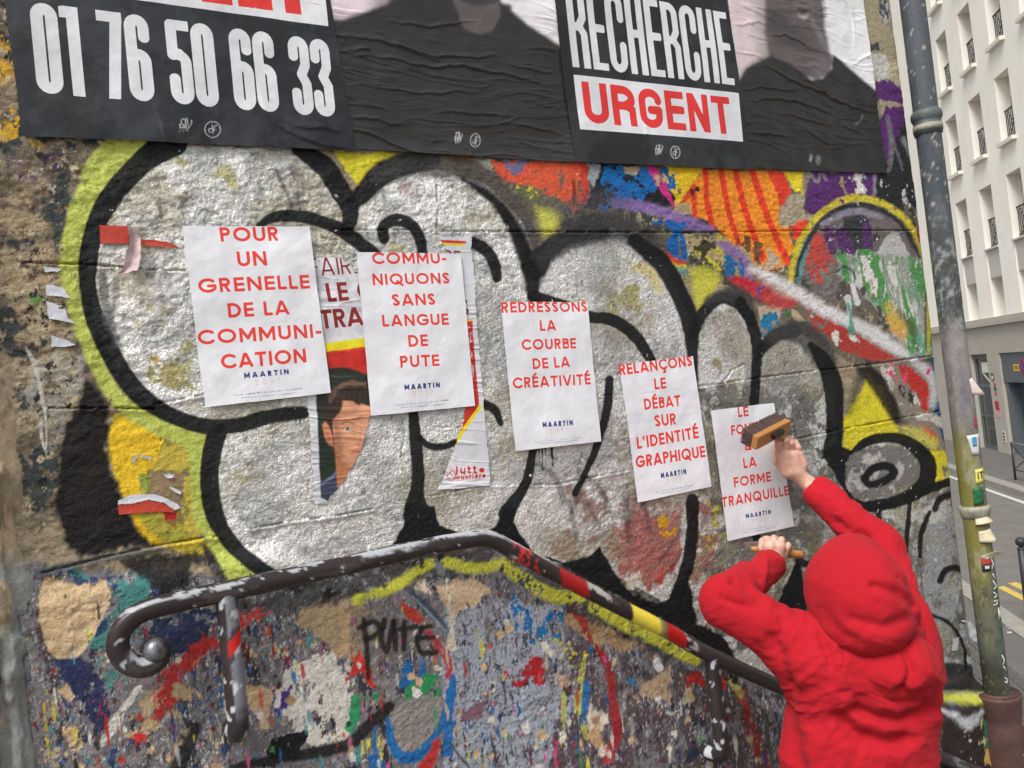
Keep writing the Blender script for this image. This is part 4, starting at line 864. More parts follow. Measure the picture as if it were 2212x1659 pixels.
# ---------------------------------------------------------------- setting: the painted wall
def paint_material(name, bump_big=0.5, bump_fine=0.35, base_rough=0.62, speck=True):
    m, nt, b = mat_new(name)
    a = N(nt, 'Attribute', attribute_name='paint'); f = N(nt, 'Attribute', attribute_name='film')
    sep = N(nt, 'SeparateColor'); nt.links.new(f.outputs['Color'], sep.inputs[0])
    tc = N(nt, 'TexCoord'); o = tc.outputs['Object']
    n1 = noise(nt, 105, 5, 0.68, o); n2 = noise(nt, 260, 3, 0.6, o); n3 = noise(nt, 9, 4, 0.6, o)
    col = a.outputs['Color']
    if speck:
        r = ramp(nt, n1.outputs[0], [(0.25, (0.70, 0.70, 0.69)), (0.5, (1, 1, 1)), (0.8, (1.2, 1.19, 1.16))])
        col = mix(nt, 1.0, col, r.outputs[0], 'MULTIPLY')
        d = ramp(nt, n2.outputs[0], [(0.30, (0.72, 0.71, 0.70)), (0.42, (1, 1, 1))])
        col = mix(nt, 0.7, col, d.outputs[0], 'MULTIPLY')
    nt.links.new(col, b.inputs['Base Color'])
    nt.links.new(sep.outputs[0], b.inputs['Metallic'])
    rr = math_(nt, 'SUBTRACT', base_rough + 0.12, math_(nt, 'MULTIPLY', sep.outputs[1], 0.62))
    rr = math_(nt, 'ADD', rr, math_(nt, 'MULTIPLY', math_(nt, 'SUBTRACT', n1.outputs[0], 0.5), 0.35), True)
    nt.links.new(rr, b.inputs['Roughness'])
    b.inputs['Specular IOR Level'].default_value = 0.25
    nb = bump(nt, b, n1.outputs[0], bump_big, 0.006)
    bump(nt, b, n2.outputs[0], bump_fine, 0.002, nb)
    return m

WU0, WU1, WZ0, WZ1 = -0.07, 3.125, 0.3, 5.75

WG = {}
def wall_y(u, z, key='Y'):
    """height of the wall surface under a point"""
    us, zs, G = WG['us'], WG['zs'], WG[key]
    i = np.clip(np.searchsorted(us, u) - 1, 0, len(us) - 2); j = np.clip(np.searchsorted(zs, z) - 1, 0, len(zs) - 2)
    fu = np.clip((u - us[i]) / (us[i + 1] - us[i]), 0, 1); fz = np.clip((z - zs[j]) / (zs[j + 1] - zs[j]), 0, 1)
    return (G[j, i] * (1 - fu) + G[j, i + 1] * fu) * (1 - fz) + (G[j + 1, i] * (1 - fu) + G[j + 1, i + 1] * fu) * fz

def build_wall():
    # columns follow the size things have along the wall, rows are finer at eye height
    nu = 980
    t = np.linspace(0, 1, nu)
    us = WU0 + (WU1 - WU0) * (t * 0.62 + t * t * 0.38)
    z = []; cur = 1.5
    while cur < WZ1:
        z.append(cur); cur += 0.0030 if 3.10 < cur < 4.75 else 0.0052
    zs = np.array([WZ0, 0.7, 1.1] + z + [WZ1])
    U, Zz = np.meshgrid(us, zs)
    gx, gy = draw_xy(U, Zz)
    S = Surface(U, Zz, gx, gy)
    paint_wall(S); relief_wall(S)
    # the base course stands proud of the wall, with a worn sloping top
    base = np.interp(U, [-0.1, 0.45, 0.60, 0.95, 1.9, 3.2], [3.70, 3.70, 3.60, 3.48, 2.9, 2.64])
    pro = 0.018 * sstep(0.02, -0.03, Zz - base)
    Y = -(S.rel + pro)
    edge = (Zz < 2.66) & (U > 2.7)
    Y -= 0.05 * sstep(2.655, 2.60, Zz) * sstep(2.62, 2.75, U) * sstep(3.16, 3.08, U)
    # rounded end of the wall at the street corner
    r = np.clip((U - 3.075) / 0.05, 0, 1)
    Y += 0.10 * (1 - np.sqrt(np.clip(1 - r * r, 0, 1)))
    B = Y.copy()
    for _ in range(2):
        for ax, k in ((0, 6), (1, 5)):
            c = np.cumsum(np.insert(B, 0, 0, axis=ax), axis=ax); n_ = B.shape[ax]; i0 = np.clip(np.arange(n_) - k, 0, n_); i1 = np.clip(np.arange(n_) + k + 1, 0, n_)
            d_ = (i1 - i0).astype(float); B = (c.take(i1, ax) - c.take(i0, ax)) / (d_[:, None] if ax == 0 else d_[None])
    WG.update(us=us, zs=zs, Y=Y, B=B)
    V = np.stack([U, Y, Zz], -1).reshape(-1, 3)
    film = np.stack([S.sil, S.glo, np.zeros_like(S.sil), np.ones_like(S.sil)], -1)
    paint = np.concatenate([np.clip(S.col, 0.004, 0.9), np.ones(S.sil.shape + (1,), np.float32)], -1)
    m = paint_material('painted render', 1.0, 0.95)
    w = thing('graffiti_wall', 'long rough wall covered in layered graffiti with huge silver bubble letters outlined in black', 'wall')
    mesh_np('painted_face', V, grid_faces(len(zs), nu), m, w, True, {'paint': ('FLOAT_COLOR', paint.reshape(-1, 4)), 'film': ('FLOAT_COLOR', film.reshape(-1, 4))})
    ms = simple('weathered limestone', (150, 134, 108), 0.9, var=0.35, scale=6, bmp=0.6, bscale=40)
    b = MB(); b.box(((WU0 + WU1) / 2 - 0.02, 0.34, 2.9), (WU1 - WU0 - 0.05, 0.5, 5.6)); b.build('wall_core', ms, w)
    return w
build_wall()
# ---------------------------------------------------------------- lettering: strokes on a unit cap height
def arc(cx, cy, rx, ry, a0, a1, n=12):
    a = np.radians(np.linspace(a0, a1, n)); return [(cx + rx * math.cos(q), cy + ry * math.sin(q)) for q in a]

def glyph(ch, h):
    """(width, strokes) of a geometric sans; h = half stroke width; strokes run past the cap box and are cut by it"""
    e = 0.3
    if ch in ' ': return 0.30, []
    if ch == 'A': return 0.86, [[(0.43 - 0.0, 1 + .02), (0.05, -0.12)], [(0.43, 1 + .02), (0.81, -0.12)], [(0.2, 0.27), (0.66, 0.27)]]
    if ch == 'B': return 0.60, [[(h, 1), (h, 0)], [(h, 1 - h), (.34, 1 - h)] + arc(.34, .755, .2 - .0, .245 - h, 90, -90) + [(h, .51)], [(.34, .51)] + arc(.36, .255 + h / 2, .24 - h * .2, .255 - h / 2, 90, -90) + [(h, h)]]
    if ch in 'Cç': pass
    if ch == 'C' or ch == 'Ç':
        s = [arc(.5, .5, .5 - h, .5 - h, 46, 314, 24)]
        if ch == 'Ç': s.append([(.52, 0), (.54, -.10), (.60, -.18), (.52, -.25), (.42, -.23)])
        return 0.86, s
    if ch == 'D': return 0.76, [[(h, 1), (h, 0)], [(h, 1 - h), (.30, 1 - h)] + arc(.30, .5, .46 - h, .5 - h, 90, -90, 18) + [(h, h)]]
    if ch in 'EÉ':
        s = [[(h, 1), (h, 0)], [(h, 1 - h), (.9, 1 - h)], [(h, .5), (.50, .5)], [(h, h), (.9, h)]]
        if ch == 'É': s.append([(.24, 1.13), (.38, 1.27)])
        return 0.56, s
    if ch == 'F': return 0.54, [[(h, 1.2), (h, -.2)], [(h, 1 - h), (.9, 1 - h)], [(h, .5), (.48, .5)]]
    if ch == 'G': return 0.92, [arc(.5, .5, .5 - h, .5 - h, 46, 350, 26) + [(.92 - h * .4, .47), (.52, .47)]]
    if ch == 'H': return 0.74, [[(h, 1.2), (h, -.2)], [(.74 - h, 1.2), (.74 - h, -.2)], [(h, .5), (.74 - h, .5)]]
    if ch == 'I': return 2 * h, [[(h, 1.2), (h, -.2)]]
    if ch == 'L': return 0.50, [[(h, 1.2), (h, h), (.9, h)]]
    if ch == 'M': return 0.90, [[(h, -.2), (h, 1 - h * .4), (.45, .26), (.90 - h, 1 - h * .4), (.90 - h, -.2)]]
    if ch == 'N': return 0.78, [[(h, -.2), (h, 1 - h * .3), (.78 - h, h * .3), (.78 - h, 1.2)]]
    if ch == 'O' or ch == 'Q':
        s = [arc(.5, .5, .5 - h, .5 - h, 0, 360, 32)]
        if ch == 'Q': s.append([(.56, .32), (.92, -.04)])
        return 1.0, s
    if ch == 'P': return 0.60, [[(h, 1.2), (h, -.2)], [(h, 1 - h), (.33, 1 - h)] + arc(.33, .70, .27 - h, .30 - h, 90, -90) + [(h, .40 + h)]]
    if ch == 'R': return 0.62, [[(h, 1.2), (h, -.2)], [(h, 1 - h), (.34, 1 - h)] + arc(.34, .70, .27 - h, .30 - h, 90, -90) + [(h, .40 + h)], [(.32, .42), (.62 - h * .4, -.2)]]
    if ch == 'S': return 0.58, [arc(.29, .735, .29 - h, .265 - h, 35, 270, 16) + arc(.29, .265, .29 - h, .265 - h, 90, -145, 16)]
    if ch == 'T': return 0.66, [[(-.2, 1 - h), (.9, 1 - h)], [(.33, 1 - h), (.33, -.2)]]
    if ch == 'U': return 0.72, [[(h, 1.2), (h, .36)] + arc(.36, .36, .36 - h, .36 - h, 180, 360, 16) + [(.72 - h, 1.2)]]
    if ch == 'V': return 0.82, [[(.05, 1.12), (.41, -.02)], [(.77, 1.12), (.41, -.02)]]
    if ch == '-': return 0.34, [[(-.1, .38), (.5, .38)]]
    if ch == "'": return 0.2, [[(.11, 1.2), (.07, .74)]]
    if ch == '&': return 0.74, [[(.72, -.05), (.2, .62)] + arc(.33, .78, .15, .155, 200, -30, 12) + [(.42, .62), (.16, .42)] + arc(.28, .27, .23, .22, 140, 330, 12) + [(.66, .46)]]
    if ch == '.': return 0.2, [[(.1, .05), (.1, .07)]]
    if ch == ',': return 0.2, [[(.1, .05), (.06, -.1)]]
    if ch == '!': return 0.2, [[(.1, 1.0), (.1, .35)], [(.1, .05), (.1, .07)]]
    if ch == '/': return 0.4, [[(.02, -.1), (.38, 1.05)]]
    if ch == '2': return 0.56, [arc(.28, .72, .28 - h, .28 - h, 170, -30, 12) + [(h, h), (.8, h)]]
    if ch == '0': return 0.62, [arc(.31, .5, .31 - h, .5 - h, 0, 360, 24)]
    if ch == '1': return 0.34, [[(0, .84), (.24, 1 - h), (.24, -.2)]]
    if ch == '7': return 0.54, [[(-.1, 1 - h), (.50, 1 - h), (.16, -.2)]]
    X = .68  # lower case, bowls on an x height of .68
    r = X / 2
    lowers = {
        'a': (.62, [arc(r, r, r - h, r - h, 0, 360, 16), [(.62 - h, X), (.62 - h, 0)]]), 'b': (.66, [[(h, 1), (h, 0)], arc(.66 - r, r, r - h, r - h, 0, 360, 16)]),
        'c': (.56, [arc(r, r, r - h, r - h, 50, 310, 14)]), 'e': (.64, [[(h, r), (.64 - h, r)] + arc(r, r, r - h, r - h, 0, 310, 16)]),
        'è': (.64, [[(h, r), (.64 - h, r)] + arc(r, r, r - h, r - h, 0, 310, 16), [(.2, 1.0), (.4, .86)]]),
        'f': (.36, [[(.36, 1 - h), (.22, 1 - h), (.16, .85), (.16, 0)], [(0, X), (.34, X)]]), 'g': (.64, [arc(r, r, r - h, r - h, 0, 360, 16), [(.64 - h, X), (.64 - h, -.15), (.3, -.28), (.1, -.2)]]),
        'i': (.2, [[(.1, X), (.1, 0)], [(.1, .88), (.1, .92)]]), 'l': (.2, [[(.1, 1), (.1, 0)]]),
        'm': (.9, [[(h, X), (h, 0)], [(h, .5), (.15, X - h), (.35, X - h), (.45, .5), (.45, 0)], [(.45, .5), (.55, X - h), (.75, X - h), (.85, .5), (.85, 0)]]),
        'n': (.56, [[(h, X), (h, 0)], [(h, .5), (.18, X - h), (.4, X - h), (.5, .5), (.5, 0)]]), 'o': (X, [arc(r, r, r - h, r - h, 0, 360, 18)]),
        'p': (.66, [[(h, X), (h, -.3)], arc(.66 - r, r, r - h, r - h, 0, 360, 16)]), 'q': (.64, [arc(r, r, r - h, r - h, 0, 360, 16), [(.64 - h, X), (.64 - h, -.3)]]),
        'r': (.36, [[(h, X), (h, 0)], [(h, .45), (.16, X - h), (.34, X - h)]]), 's': (.44, [[(.40, .58), (.22, X - h), (.06, .52), (.2, .36), (.36, .2), (.22, h), (.03, .12)]]),
        't': (.36, [[(.14, .92), (.14, .1), (.32, h)], [(0, X), (.34, X)]]), 'u': (.56, [[(h, X), (h, .2), (.2, h), (.36, h), (.5, .2)], [(.5, X), (.5, 0)]]),
        'v': (.52, [[(0, X), (.26, 0), (.52, X)]]), 'z': (.48, [[(0, X - h), (.44, X - h), (.04, h), (.48, h)]]), 'w': (.8, [[(0, X), (.2, 0), (.4, X), (.6, 0), (.8, X)]])}
    return lowers.get(ch, (0.3, []))

def cglyph(ch, h, W=0.30):
    """tall condensed heavy face"""
    r = W / 2 - h; c = W / 2; kx = r; ky = min(r * 1.25, .2)
    st = lambda lo, hi: arc(c, hi - h - ky, kx, ky, 0, 180, 10) + arc(c, lo + h + ky, kx, ky, 180, 360, 10)
    if ch == ' ': return W * .55, []
    if ch == '0': return W, [st(0, 1) + [(W - h, 1 - h - ky)]]
    if ch == '1': return W * .72, [[(W * .72 - h, 1.2), (W * .72 - h, -.2)], [(-.1, .93), (W * .72 - h, .93)], [(-.1, .90), (W * .72 - h, .96)]]
    if ch == '7': return W, [[(-.1, 1 - h), (W + .1, 1 - h)], [(W - h * 1.0, 1 - h), (W * .38, -.2)]]
    if ch == '6': return W, [[(W - h, .74)] + arc(c, 1 - h - ky, kx, ky, 0, 180, 10) + arc(c, h + ky, kx, ky, 180, 360, 10) + arc(c, .60 - h - ky, kx, ky, 0, 180, 10) + [(h, .3)]]
    if ch == '5': return W, [[(W + .1, 1 - h), (h, 1 - h), (h, .58), (c, .60)] + arc(c, .64 - h - ky, kx, ky, 90, 0, 6) + arc(c, h + ky, kx, ky, 360, 180, 10) + [(h, .30)]]
    if ch == '3': return W, [[(h, .74)] + arc(c, 1 - h - ky, kx, ky, 180, 0, 10) + [(W - h, .64), (c * 1.1, .515)], [(c * 1.1, .515), (W - h, .40)] + arc(c, h + ky, kx, ky, 360, 180, 10) + [(h, .28)]]
    if ch == 'R': return W, [[(h, 1.2), (h, -.2)], [(h, 1 - h), (c, 1 - h)] + arc(c, 1 - h - ky, kx, ky, 90, 0, 6) + [(W - h, .62), (c * 1.1, .50), (h, .50)], [(c * 1.2, .50), (W - h, .42), (W - h, -.2)]]
    if ch == 'E': return W * .86, [[(h, 1.2), (h, -.2)], [(h, 1 - h * .8), (.9, 1 - h * .8)], [(h, .52), (W * .74, .52)], [(h, h * .8), (.9, h * .8)]]
    if ch == 'C': return W, [[(W - h, .68)] + arc(c, 1 - h - ky, kx, ky, 0, 180, 10) + arc(c, h + ky, kx, ky, 180, 360, 10) + [(W - h, .34)]]
    if ch == 'G': return W, [[(W - h, .70)] + arc(c, 1 - h - ky, kx, ky, 0, 180, 10) + arc(c, h + ky, kx, ky, 180, 360, 10) + [(W - h, .46), (c, .46)]]
    if ch == 'H': return W, [[(h, 1.2), (h, -.2)], [(W - h, 1.2), (W - h, -.2)], [(h, .52), (W - h, .52)]]
    if ch == 'U': return W, [[(h, 1.2)] + arc(c, h + ky, kx, ky, 180, 360, 10) + [(W - h, 1.2)]]
    if ch == 'N': return W, [[(h, 1.2), (h, -.2)], [(W - h, 1.2), (W - h, -.2)], [(h, 1.0), (W - h, 0)]]
    if ch == 'T': return W * .92, [[(-.1, 1 - h * .8), (.9, 1 - h * .8)], [(W * .46, 1), (W * .46, -.2)]]
    return W * .5, []

def text_sd(D, X, Y, txt, p0, p1, cap, h=0.104, gap=0.12, face=None, clip=True, fit=True, cond=0):
    """min a line of text into the distance field D (metres). p0, p1 = ends of the baseline, X right, Y up"""
    if cond:      # condensed face: solve the letter width that fills the line
        L0 = np.hypot(*(np.array(p1) - np.array(p0))) / cap; u1 = sum(cglyph(c, .01, 1.0)[0] for c in txt)
        Wc = L0 / (u1 + cond * (len(txt) - 1)); gap = cond * Wc; face = lambda c, hh: cglyph(c, hh, Wc)
    G = [(face or glyph)(c, h) for c in txt]
    Wt = sum(g[0] for g in G) + gap * (len(G) - 1)
    p0 = np.array(p0); p1 = np.array(p1); L = np.hypot(*(p1 - p0)); ex = (p1 - p0) / L; ey = np.array((-ex[1], ex[0]))
    sx = L / Wt if fit else cap
    lx = ((X - p0[0]) * ex[0] + (Y - p0[1]) * ex[1]) / sx
    ly = ((X - p0[0]) * ey[0] + (Y - p0[1]) * ey[1]) / cap
    k = sx / cap          # keep strokes even: measure in cap units
    x = 0.0
    for ch, (gw, st) in zip(txt, G):
        I = np.nonzero((lx > x - .12) & (lx < x + gw + .12) & (ly > -.35) & (ly < 1.4))
        if len(I[0]) and st:
            qx = (lx[I] - x) * k; qy = ly[I]; d = np.full(qx.shape, 9., np.float32)
            for s in st:
                P = np.array(s, float); P[:, 0] *= k
                np.minimum(d, seg_dist(qx, qy, P) - h, out=d)
            acc = ch in 'ÇÉQè' or ch.islower() or ch in ",&'"
            top = 1.35 if ch in 'É' or ch.islower() else 1.0; bot = -.32 if acc and ch not in "É&'" else 0.0
            if clip:
                d = np.maximum(d, np.maximum(qy - top, bot - qy)); d = np.maximum(d, np.maximum(-qx, qx - gw * k))
            D[I] = np.minimum(D[I], d * cap)
        x += gw + gap
    return D

# ---------------------------------------------------------------- paper sheets pasted on the wall
def paper_material(name, layers, rough=0.45, wet=0.12, tint=(1, 1, 1), painted=False, crease=0.25, dark=False):
    """layers: list of (attribute, rgb, strength)"""
    m, nt, b = mat_new(name); tc = N(nt, 'TexCoord'); o = tc.outputs['Object']
    n = noise(nt, 14, 4, 0.55, o); n2 = noise(nt, 120, 3, 0.5, o); n3 = noise(nt, 5, 3, 0.6, o)
    if painted:
        a = N(nt, 'Attribute', attribute_name='paint'); col = a.outputs['Color']
    else:
        r = ramp(nt, n.outputs[0], [(0.3, (0.76, 0.77, 0.81)), (0.7, (0.84, 0.84, 0.88))]); col = r.outputs[0]
    for an, rgb, stg in layers:
        a = N(nt, 'Attribute', attribute_name=an)
        mr = N(nt, 'MapRange'); mr.inputs['From Min'].default_value = 0.00030; mr.inputs['From Max'].default_value = -0.00030
        mr.inputs['To Min'].default_value = 0.0; mr.inputs['To Max'].default_value = stg
        nt.links.new(a.outputs['Fac'], mr.inputs['Value'])
        c = lin(rgb); cr = ramp(nt, n2.outputs[0], [(0.35, tuple(float(q) for q in c * 0.96)), (0.65, tuple(float(min(1, q)) for q in c * 1.03))])
        col = mix(nt, mr.outputs[0], col, cr.outputs[0])
    r3 = ramp(nt, n3.outputs[0], [(0.35, (1 - wet, 1 - wet, 1 - wet)), (0.6, (1, 1, 1))])
    col = mix(nt, 1.0, col, r3.outputs[0], 'MULTIPLY')
    nt.links.new(col, b.inputs['Base Color'])
    rr = ramp(nt, n.outputs[0], [(0.35, (rough - .12,) * 3), (0.65, (rough + .15,) * 3)])
    nt.links.new(rr.outputs[0], b.inputs['Roughness'])
    nb = bump(nt, b, n.outputs[0], crease, 0.006); bump(nt, b, n2.outputs[0], 0.10, 0.0015, nb)
    return m

def sheet(name, corners, label, cat, ns, ntt, mat, draw=None, off=0.002, wr=0.0012, group=None, cut=None, seed=0, rows=None, under=0.004, extra=None, curl=0.0):
    """a sheet of paper lying on the wall. corners: drawing positions TL TR BR BL"""
    C_ = wall_uz(corners)
    s = np.linspace(0, 1, ns); t = np.linspace(0, 1, ntt) if rows is None else rows
    S_, T_ = np.meshgrid(s, t)
    def bil(k): return (C_[0, k] * (1 - S_) + C_[1, k] * S_) * (1 - T_) + (C_[3, k] * (1 - S_) + C_[2, k] * S_) * T_
    U, Zz = bil(0), bil(1)
    # slightly uneven hand cut edge
    e = (fbm(U, Zz, 0.08, 3, 300 + seed) - 0.5) * 0.003
    U = U + e; Zz = Zz + e * 0.7
    gx, gy = draw_xy(U, Zz)
    F = Surface(U, Zz, gx, gy)
    at_ = draw(F, U, Zz) if draw else {}
    rel = F.rel + (fbm(U, Zz, 0.16, 3, 310 + seed) - 0.5) * wr * 5 + (fbm(U, Zz, 0.03, 3, 320 + seed) - 0.5) * wr
    if curl:
        ed = np.minimum(np.minimum(S_, 1 - S_), np.minimum(T_, 1 - T_))
        rel = rel + curl * np.exp(-ed * 22) * np.clip(fbm(U, Zz, 0.12, 2, 330 + seed) - .42, 0, 1) * 6
    wy, wb = wall_y(U, Zz), wall_y(U, Zz, 'B')
    Y = np.minimum(wb + .05 * (wy - wb) - .0048, wy - .0012) - off * .6 - rel
    root = thing(name, label, cat, (float(U.mean()), 0, float(Zz.mean())), group)
    V = np.stack([U, Y, Zz], -1).reshape(-1, 3) - np.array(root.location)
    Fq = grid_faces(len(t), ns)[:, ::-1]
    if cut is not None:
        P = np.array(cut, float)
        d = poly_sd(gx, gy, P) + F.n2 * 5 + F.n1 * 3
        keep = (d.ravel() < 0)[Fq].all(1); Fq = Fq[keep]
        used = np.zeros(len(V), bool); used[Fq.ravel()] = True; idx = np.cumsum(used) - 1
        V = V[used]; Fq = idx[Fq]; at_ = {k: (ty, np.asarray(a).reshape(len(used), -1)[used]) for k, (ty, a) in at_.items()}
    o = mesh_np('paper', V, Fq, mat, root, True, at_)
    return root

def rgba(F): return np.concatenate([np.clip(F.col, 0.004, 0.85), np.ones(F.sil.shape + (1,), np.float32)], -1).reshape(-1, 4)

def lines_draw(red, blue, pale, small):
    """field builder for a printed sheet; each entry (text, left, right, cap) in drawing positions"""
    def f(F, U, Zz):
        out = {}
        for an, L in (('ink_red', red), ('ink_blue', blue), ('ink_pale', pale), ('ink_small', small)):
            D = np.full(U.shape, .05, np.float32)
            for q in L:
                txt, a, b, cap = q[:4]; k = dict(q[4]) if len(q) > 4 else {}
                pa, pb = wall_uz([a, b]); ux, uz = wall_uz([a, (a[0] - cap * .115, a[1] - cap)])
                capm = abs(uz[1] - ux[1])
                text_sd(D, U, Zz, txt, pa, pb, capm, **k)
            out[an] = ('FLOAT', D)
        return out
    return f

ROWS = np.unique(np.concatenate([np.linspace(0, .855, 170), np.linspace(.855, .945, 62), np.linspace(.945, 1, 10)]))
INK = [('ink_red', (234, 64, 52), 1.0), ('ink_blue', (38, 56, 132), 1.0), ('ink_pale', (236, 150, 150), 0.8), ('ink_small', (84, 92, 140), 0.9)]

def Q(*p): return [(650.6 + a[0] * .36756, 501.5 + a[1] * .36756) + tuple(q * .36756 for q in a[2:]) for a in p]
def Vz(*p): return [(1524.8 + a * .24518, 847.1 + b * .24518) for a, b in p]

def L_(conv, txt, a, b, cap, **k):
    p, q = conv(a, b); c = conv((0, 0), (0, cap)); return (txt, p, q, c[1][1] - c[0][1], k)
t00 = lambda *p: T(0, 0, *p); t01 = lambda *p: T(0, 1, *p); t11 = lambda *p: T(1, 1, *p)

SMALL = ('Pour une communication plus responsable, votez MAARTIN !', 'Retrouvez nos 7 engagements sur maartin.fr/2017')
BW = dict(h=.082)
M_ = dict(h=.125, gap=.32); Y_ = dict(h=.055, gap=.42); S_K = dict(h=.12, gap=.12)

def small_lines(conv, a, b, c, d, cap):
    return [L_(conv, SMALL[0], a, b, cap, **S_K), L_(conv, SMALL[1], c, d, cap, **S_K)]

def white_posters():
    m = paper_material('damp white paper', INK, 0.5, 0.11, crease=.5)
    W = 'white poster'; G = 'white slogan posters pasted in a descending row'
    sheet('slogan_poster', [(392.7, 490), (666.7, 490.7), (711.7, 849), (441.7, 880.7)],
          'white poster reading POUR UN GRENELLE DE LA COMMUNICATION in red capitals', W, 270, 0, m,
          lines_draw([L_(t00, 'POUR', (1425, 1572), (1805, 1565), 95), L_(t01, 'UN', (1535, 73), (1728, 68), 97), L_(t01, 'GRENELLE', (1283, 245), (2005, 214), 94),
                      L_(t01, 'DE LA', (1475, 404), (1872, 382), 94), L_(t01, 'COMMUNI-', (1280, 578), (2080, 530), 95), L_(t01, 'CATION', (1432, 735), (1982, 692), 95)],
                     [L_(t01, 'MAARTIN', (1580, 795), (1868, 767), 36, **M_)], [L_(t01, '2017', (1648, 838), (1815, 822), 32, **Y_)],
                     small_lines(t01, (1512, 908), (1958, 865), (1560, 925), (1922, 893), 12)), rows=ROWS, group=G, seed=1, off=.0075)
    sheet('slogan_poster', [(768.5, 546.3), (992.4, 549.3), (1022.6, 877), (798.4, 898.5)],
          'white poster reading COMMUNIQUONS SANS LANGUE DE PUTE over a torn election poster', W, 250, 0, m,
          lines_draw([L_(Q, 'COMMU-', (412, 192), (848, 188), 70), L_(Q, 'NIQUONS', (416, 315), (868, 305), 68), L_(Q, 'SANS', (528, 437), (783, 430), 70), L_(Q, 'LANGUE', (470, 559), (860, 547), 70),
                      L_(Q, 'DE', (622, 678), (738, 672), 70), L_(Q, 'PUTE', (572, 800), (805, 788), 70)],
                     [L_(Q, 'MAARTIN', (598, 930), (808, 914), 32, **M_)], [L_(Q, '2017', (645, 965), (768, 955), 28, **Y_)],
                     small_lines(Q, (550, 1022), (865, 993), (578, 1036), (846, 1014), 10)), rows=ROWS, group=G, seed=2, off=.0075)
    sheet('slogan_poster', [(1080, 652.5), (1267.5, 652.5), (1295.7, 954), (1109, 974.5)],
          'white poster reading REDRESSONS LA COURBE DE LA CRÉATIVITÉ, middle one of the row', W, 250, 0, m,
          lines_draw([L_(t11, 'REDRESSONS', (1033, 370), (1592, 362), 70), L_(t11, 'LA', (1282, 488), (1388, 485), 70), L_(t11, 'COURBE', (1163, 612), (1518, 600), 70),
                      L_(t11, 'DE LA', (1235, 735), (1477, 720), 70), L_(t11, 'CRÉATIVITÉ', (1103, 862), (1612, 832), 72)],
                     [L_(t11, 'MAARTIN', (1295, 1112), (1492, 1097), 35, **M_)], [L_(t11, '2017', (1338, 1150), (1465, 1140), 28, **Y_)],
                     small_lines(t11, (1245, 1210), (1550, 1179), (1280, 1221), (1525, 1197), 9)), rows=ROWS, group=G, seed=3, off=.004)
    sheet('slogan_poster', [(1334.7, 788), (1494.7, 769), (1533, 1050.7), (1376.7, 1085.3)],
          "white poster reading RELANÇONS LE DÉBAT SUR L'IDENTITÉ GRAPHIQUE, pasted slightly askew", W, 230, 0, m,
          lines_draw([L_(t11, 'RELANÇONS', (1798, 776), (2270, 713), 75), L_(t11, 'LE', (2022, 868), (2098, 858), 72), L_(t11, 'DÉBAT', (1956, 998), (2193, 972), 72), L_(t11, 'SUR', (2024, 1108), (2164, 1092), 75),
                      L_(t11, "L'IDENTITÉ", (1912, 1252), (2308, 1180), 78), L_(t11, 'GRAPHIQUE', (1905, 1375), (2350, 1302), 78)],
                     [L_(t11, 'MAARTIN', (2065, 1440), (2228, 1412), 34, **M_)], [L_(t11, '2017', (2100, 1473), (2196, 1456), 26, **Y_)],
                     small_lines(t11, (2022, 1535), (2275, 1487), (2048, 1545), (2265, 1503), 9)), rows=ROWS, group=G, seed=4, off=.004)
    sheet('slogan_poster', Vz((27, 165), (595, 93), (765, 1182), (178, 1312)),
          'white poster reading LE FOND & LA FORME TRANQUILLE, being brushed flat by the person', W, 230, 0, m,
          lines_draw([L_(Vz, 'LE', (275, 223), (372, 209), 88), L_(Vz, 'FOND', (212, 382), (452, 350), 88), L_(Vz, '&', (338, 516), (398, 508), 88), L_(Vz, 'LA', (322, 672), (440, 655), 90),
                      L_(Vz, 'FORME', (236, 840), (568, 785), 88), L_(Vz, 'TRANQUILLE', (126, 1018), (724, 905), 90)],
                     [L_(Vz, 'MAARTIN', (342, 1112), (563, 1072), 40, **M_)], [L_(Vz, '2017', (392, 1152), (522, 1128), 32, **Y_)],
                     small_lines(Vz, (308, 1228), (620, 1166), (335, 1244), (607, 1190), 11)), rows=ROWS, group=G, seed=5, off=.004)

def soften(F, k, n=2):
    """soften printed tones like a photograph"""
    A = F.col
    for _ in range(n):
        for ax in (0, 1):
            c = np.cumsum(np.insert(A, 0, 0, axis=ax), axis=ax); m = A.shape[ax]; i0 = np.clip(np.arange(m) - k, 0, m); i1 = np.clip(np.arange(m) + k + 1, 0, m)
            d = (i1 - i0).astype(np.float32); A = (c.take(i1, ax) - c.take(i0, ax)) / (d[:, None, None] if ax == 0 else d[None, :, None])
    F.col = A.astype(np.float32)

